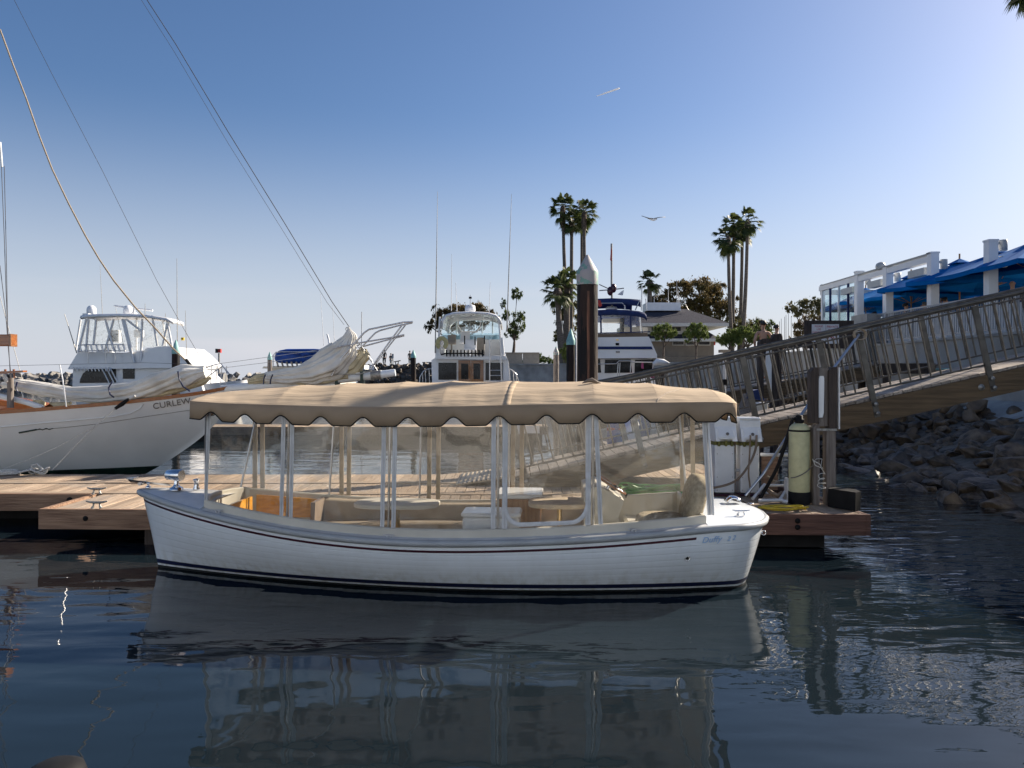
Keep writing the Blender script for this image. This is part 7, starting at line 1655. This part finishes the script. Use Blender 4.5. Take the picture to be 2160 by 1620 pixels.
# lawn furniture and marker posts
it = thing('information_panel', P(837, 768, 86), 'slanted dark information panel on two legs at the edge of the lawn', 'sign')
mb = MB(); q_ = P(838, 762, 86); mb.box(q_, (.75, .5, .08), ry=-.2); mb.build('panel', 'black', it)
for x in (834.5, 840): mb = MB(); mb.cyl(P(x, 770, 86), P(x, 762, 86), .05, n=6); mb.build('leg', 'black', it)
sp_ = thing('notice_pole', P(829, 768, 86), 'small pale notice on a pole beside the walkers', 'sign'); mb = MB(); mb.cyl(P(829, 770, 86.4), P(829, 748, 86.4), .05, n=6); mb.build('pole', 'galv', sp_); mb = MB(); mb.box(P(828.5, 751, 86.3), (.22, .06, .5)); mb.build('plate', 'lampgrey', sp_)
bl_ = thing('bench', P(899, 768, 90), 'low dark bench on the lawn left of the cruiser', 'bench'); mb = MB(); mb.box(P(901, 764.5, 90), (1.1, .5, .1)); mb.build('seat', 'black', bl_)
for x in (896, 906): mb = MB(); mb.box(P(x, 767.5, 90), (.08, .4, .3)); mb.build('leg', 'black', bl_)

# ------------------------------------------------------------------ people
def person(name_loc, label, h, pose, face, shirt, trousers, hair='hair', seated=False, group=None, scale=1.0, bald=False, arms='down', cat='person'):
    """one continuous skin-modifier body; clothing and hair as children"""
    o = empty('person', name_loc, face); tag(o, label, cat, group)
    u = h/7.5
    hip_z = 3.75*u if not seated else .47
    def build(name, verts, edges, radii, root, m, lv=1):
        me = bpy.data.meshes.new(name); me.from_pydata(verts, edges, []); ob = bpy.data.objects.new(name, me); COL.objects.link(ob); ob.parent = o
        b_m = bmesh.new(); b_m.from_mesh(me); b_m.verts.layers.skin.verify(); b_m.to_mesh(me); b_m.free()
        for i, r_ in enumerate(radii): me.skin_vertices[0].data[i].radius = r_ if isinstance(r_, tuple) else (r_, r_); me.skin_vertices[0].data[i].use_root = (i == root)
        sk = ob.modifiers.new('skin', 'SKIN'); sk.use_smooth_shade = True; sk.branch_smoothing = .6
        sb2 = ob.modifiers.new('sub', 'SUBSURF'); sb2.levels = lv; sb2.render_levels = lv
        me.materials.append(M[m]); return ob
    z0 = hip_z; sh = z0+2.45*u; V = [(0, 0, z0), (0, .01, z0+.9*u), (0, 0, z0+1.7*u), (0, 0, sh), (0, .0, sh+.45*u), (0, -.02*h*.5, sh+.85*u), (0, -.02*h*.4, sh+1.35*u)]
    E = [(0, 1), (1, 2), (2, 3), (3, 4), (4, 5), (5, 6)]; RR = [(.62*u, .45*u), (.52*u, .38*u), (.62*u, .42*u), (.45*u, .32*u), .23*u, (.34*u, .40*u), (.30*u, .34*u)]
    n = len(V)
    for s_ in (-1, 1):
        i0 = len(V)
        if arms == 'down': A = [(s_*.78*u, 0, sh-.05*u), (s_*1.02*u, .02, sh-1.35*u), (s_*1.02*u, -.10, sh-2.45*u), (s_*.98*u, -.14, sh-2.9*u)]
        elif arms == 'hips': A = [(s_*.80*u, 0, sh-.05*u), (s_*1.35*u, .10, sh-1.25*u), (s_*.85*u, -.12, sh-2.05*u), (s_*.7*u, -.16, sh-2.2*u)]
        else: A = [(s_*.78*u, 0, sh-.05*u), (s_*1.0*u, -.08, sh-1.3*u), (s_*.7*u, -.34, sh-1.35*u), (s_*.5*u, -.42, sh-1.15*u)]
        V += A; E += [(3, i0), (i0, i0+1), (i0+1, i0+2), (i0+2, i0+3)]; RR += [.27*u, .19*u, .13*u, .12*u]
    for s_ in (-1, 1):
        i0 = len(V)
        if seated: A = [(s_*.42*u, -.02, z0), (s_*.5*u, -.45, z0+.02), (s_*.5*u, -.47, .08), (s_*.5*u, -.62, .05)]
        else:
            st = pose*s_; A = [(s_*.40*u, 0, z0-.25*u), (s_*.42*u, -.10*st-.02, z0*.52), (s_*.42*u, .16*st+.02, .09), (s_*.44*u, .16*st-.15, .04)]
        V += A; E += [(0, i0), (i0, i0+1), (i0+1, i0+2), (i0+2, i0+3)]; RR += [.40*u, .27*u, .16*u, (.14*u, .11*u)]
    b_ = build('body', V, E, RR, 0, 'skin')
    if shirt:
        k = 1.1; idx = [0, 1, 2, 3]; Vs = [V[0], V[1], V[2], V[3], V[7], V[8], V[11], V[12]]; Es = [(0, 1), (1, 2), (2, 3), (3, 4), (4, 5), (3, 6), (6, 7)]
        build('shirt', Vs, Es, [(.70*u, .53*u), (.60*u, .46*u), (.70*u, .50*u), (.52*u, .38*u), .33*u, .25*u, .33*u, .25*u], 0, shirt)
    if trousers:
        L0, L1 = 15, 19; Vs = [V[0], V[15], V[16], V[17], V[19], V[20], V[21]]; Vs = [(v[0], v[1], v[2]+(.10 if i in (3, 6) else 0)) for i, v in enumerate(Vs)]
        build('trousers', Vs, [(0, 1), (1, 2), (2, 3), (0, 4), (4, 5), (5, 6)], [(.69*u, .52*u), .47*u, .34*u, .24*u, .47*u, .34*u, .24*u], 0, trousers)
    hd = Vector(V[5]); mb = MB()
    if not bald:
        rows = []
        for j in range(7):
            ph = math.pi*.62*j/6; rows.append([hd+Vector((.40*u*math.sin(ph)*math.cos(a), .03+.47*u*math.sin(ph)*math.sin(a)+(.06*u), .30*u+.42*u*math.cos(ph)-(.0 if math.sin(a) > -.2 else -.22*u*math.sin(ph)))) for a in [2*math.pi*i/18 for i in range(18)]])
        mb.grid(rows, closed=True); mb.build('hair', hair, o, local=True, solid=.01)
    mb = MB(); mb.sphere(hd+Vector((0, -.42*u, .10*u)), .07*u, n=8, m=6, sc=(.8, 1.2, 1.1)); mb.build('nose', 'skin', o, local=True)
    for s_ in (-1, 1): mb = MB(); mb.sphere(hd+Vector((s_*.15*u, -.36*u, .22*u)), .045*u, n=8, m=6); mb.build('eye', 'hair', o, local=True)
    for s_ in (-1, 1): mb = MB(); mb.sphere(hd+Vector((s_*.36*u, .02*u, .12*u)), .10*u, n=8, m=6, sc=(.35, .7, 1.1)); mb.build('ear', 'skin', o, local=True)
    return o
GZ = 3.42
def walker(px, pyb, Y, **k): q_ = P(px, pyb, Y); return q_
person((P(810.5, 0, 86.6).x, 86.6, 3.40), 'person in dark clothes walking on the lawn edge, nearest the pulpit', 1.78, 1, R(200), 'cloth_dk', 'cloth_dk', group=None)
person((P(824.5, 0, 86.8).x, 86.8, 3.30), 'smaller person in dark top and pale trousers on the lawn edge', 1.45, .6, R(160), 'cloth_dk', 'cloth_lt')
person((P(864.5, 0, 87.0).x, 87.0, 3.44), 'person in dark clothes standing just left of the dark pile with the teal cap', 1.6, .3, R(30), 'cloth_dk', 'cloth_dk')
zs1 = P(0, 682, 23.6).z-1.74
person((P(1609.5, 0, 23.6).x, 23.6, zs1), 'shirtless person seen from behind, standing by the timber frame', 1.76, .2, R(185), None, 'cloth_dk', arms='hips')
zs2 = P(0, 690, 25.9).z-1.62
person((P(1638, 0, 25.9).x, 25.9, zs2), 'dark haired person in dark shirt on the far gangway', 1.64, .5, R(120), 'cloth_dk', 'cloth_bl')
for px_, py_, x, sh_, fc_, bald_, lab in ((1911, 642, 15.6, 'cloth_dk', 80, False, 'dark haired diner with back turned, between the third and fourth columns'), (1950, 640, 16.0, 'cloth_lt', 250, False, 'grey haired diner in pale shirt just left of the fourth column'), (1993, 630, 15.8, 'cloth_dk', 100, False, 'dark haired diner just right of the fourth column'), (2136, 592, 15.3, 'cloth_dk', -60, True, 'bald diner facing left near the right edge of the terrace'), (2098, 606, 15.6, 'cloth_dk', 60, False, 'diner whose dark head shows right of the tallest column'), (1845, 660, 15.6, 'cloth_bl', 80, False, 'diner in blue cap height hair beside the pier')):
    Y = tyat(px_, x); zt = P(px_, py_, Y).z; z0 = zt-1.36
    person((x, Y, max(TZ, z0)), lab, 1.75, 0, R(fc_), sh_, 'cloth_dk', 'letter_grey' if 'grey haired' in lab else 'hair', seated=True, arms='table', bald=bald_, group='diners seated on the terrace')
    ch = thing('dining_chair', (x, Y, max(TZ, z0)), 'dark terrace chair under the '+lab.split(' ')[0]+' '+('person' if False else 'diner')+' '+{1911: 'between the third and fourth columns', 1950: 'left of the fourth column', 1993: 'right of the fourth column', 2136: 'near the right edge', 2098: 'right of the tallest column', 1845: 'beside the pier'}[px_], 'chair', 'chairs on the terrace', R(fc_))
    mb = MB(); mb.bbox(-.23, .23, -.24, .22, .36, .40); mb.build('seat', 'navycanvas', ch, local=True); mb = MB(); mb.bbox(-.22, .22, .28, .31, .42, .82); mb.build('backrest', 'navycanvas', ch, local=True)
    for sx_ in (-.2, .2):
        for sy in (-.2, .28): mb = MB(); mb.cyl((sx_, sy, 0), (sx_, sy, .42), .015, n=6); mb.build('leg', 'black', ch, local=True)
# gull
gl = thing('gull', P(1378, 462, 40), 'white and grey gull gliding with spread wings above the house', 'bird')
c = Vector((0, 0, 0)); mb = MB()
mb.tube([(-.20, .05, .0), (-.13, .02, -.01), (0, 0, -.03), (.10, -.02, -.02), (.17, -.03, .0), (.21, -.04, .0)], [.02, .05, .075, .06, .035, .012], n=10); mb.build('body', 'col_white', gl, local=True)
for pts in ([(-.02, 0, .02), (-.22, .02, .03), (-.38, .05, .09), (-.60, .08, .17)], [(.02, 0, .02), (.22, .02, .06), (.36, .04, .09), (.66, .09, .11)]):
    mb = MB(); rows = [[], []]
    for i, p in enumerate(pts):
        wd = (.10, .11, .08, .01)[i]; rows[0].append((p[0], p[1]-wd, p[2])); rows[1].append((p[0], p[1]+wd, p[2]+.02))
    mb.grid(rows); mb.build('wing', 'letter_grey', gl, local=True, solid=.02)
mb = MB(); mb.prism([(-.19, 0, 0), (-.30, -.05, .01), (-.30, .07, .01)], (0, 0, .012)); mb.build('tail', 'col_white', gl, local=True)
# vapour trail
a, b_ = P(1258, 203, 3000), P(1307, 186, 3000); mb = MB(); mb.tube([a, a.lerp(b_, .5), b_], [1.2, 3.2, 3.4], n=8)
tag(mb.build('vapour_trail', 'vapour'), 'short white vapour trail of an aircraft high in the sky', 'vapour trail')
# ------------------------------------------------------------------ unseen quay and building behind the viewer, added to bounce light into shaded sides
qb = thing('bounce_building', (0, -22, 0), 'long pale harbour building facing the water behind the viewer', 'building')
mb = MB(); mb.bbox(-60, 34, -30, -16, 1.6, 17.5); mb.build('wall', mat('bluish bounce wall', (.62, .74, .90), rough=.9, var=.06, vscale=.3), qb)  # wall tinted blue to cool the fill light it bounces
mb = MB(); mb.prism([(-61, -31, 17.51), (-61, -15, 17.51), (-61, -23, 20)], (96, 0, 0)); mb.build('roof', 'house_roof', qb, fix=True)
for i in range(18):
    x = -57+i*5
    for z in (4.2, 8.6, 13): mb = MB(); mb.bbox(x, x+1.9, -16.02, -15.9, z, z+2.1); mb.build('window', 'darkglass', qb)
mb = MB(); mb.bbox(-80, 60, -34, -3.2, -3, 1.55); tag(mb.build('quay', mat('pale paving', (.58, .56, .53), rough=.9, var=.08)), kind='structure')  # paving kept pale so the unseen quay bounces light upward

rb = thing('restaurant', (25, 8, 3), 'restaurant building standing to the right of the view', 'building')  # block added out of view to cast shade on the rock bank
mb = MB(); mb.bbox(19, 33, -8, 22, 3.2, 9.0); mb.build('wall', 'col_white', rb)
mb = MB(); mb.bbox(18.6, 33.4, -8.4, 22.4, 9.004, 9.3); mb.build('roof', 'house_roof', rb)
for i in range(8): mb = MB(); mb.bbox(18.93, 18.997, -6+i*3.4, -4+i*3.4, 4.2, 6.8); mb.build('window', 'darkglass', rb)

rp = thing('railing_post', (P(118, 0, 1.5).x, 1.5, 0), 'dark rounded post top just showing at the bottom left edge', 'post')
q_ = P(118, 1607, 1.5); mb = MB(); mb.cyl((q_.x, 1.5, -.5), (q_.x, 1.5, q_.z-.03), .045, n=20); mb.build('shaft', 'timber_dk', rp)
mb = MB(); mb.lathe([(.05, -.05), (.058, -.035), (.05, -.012), (.028, -.001), (0, 0)], q_, n=24); mb.build('cap', 'black', rp)
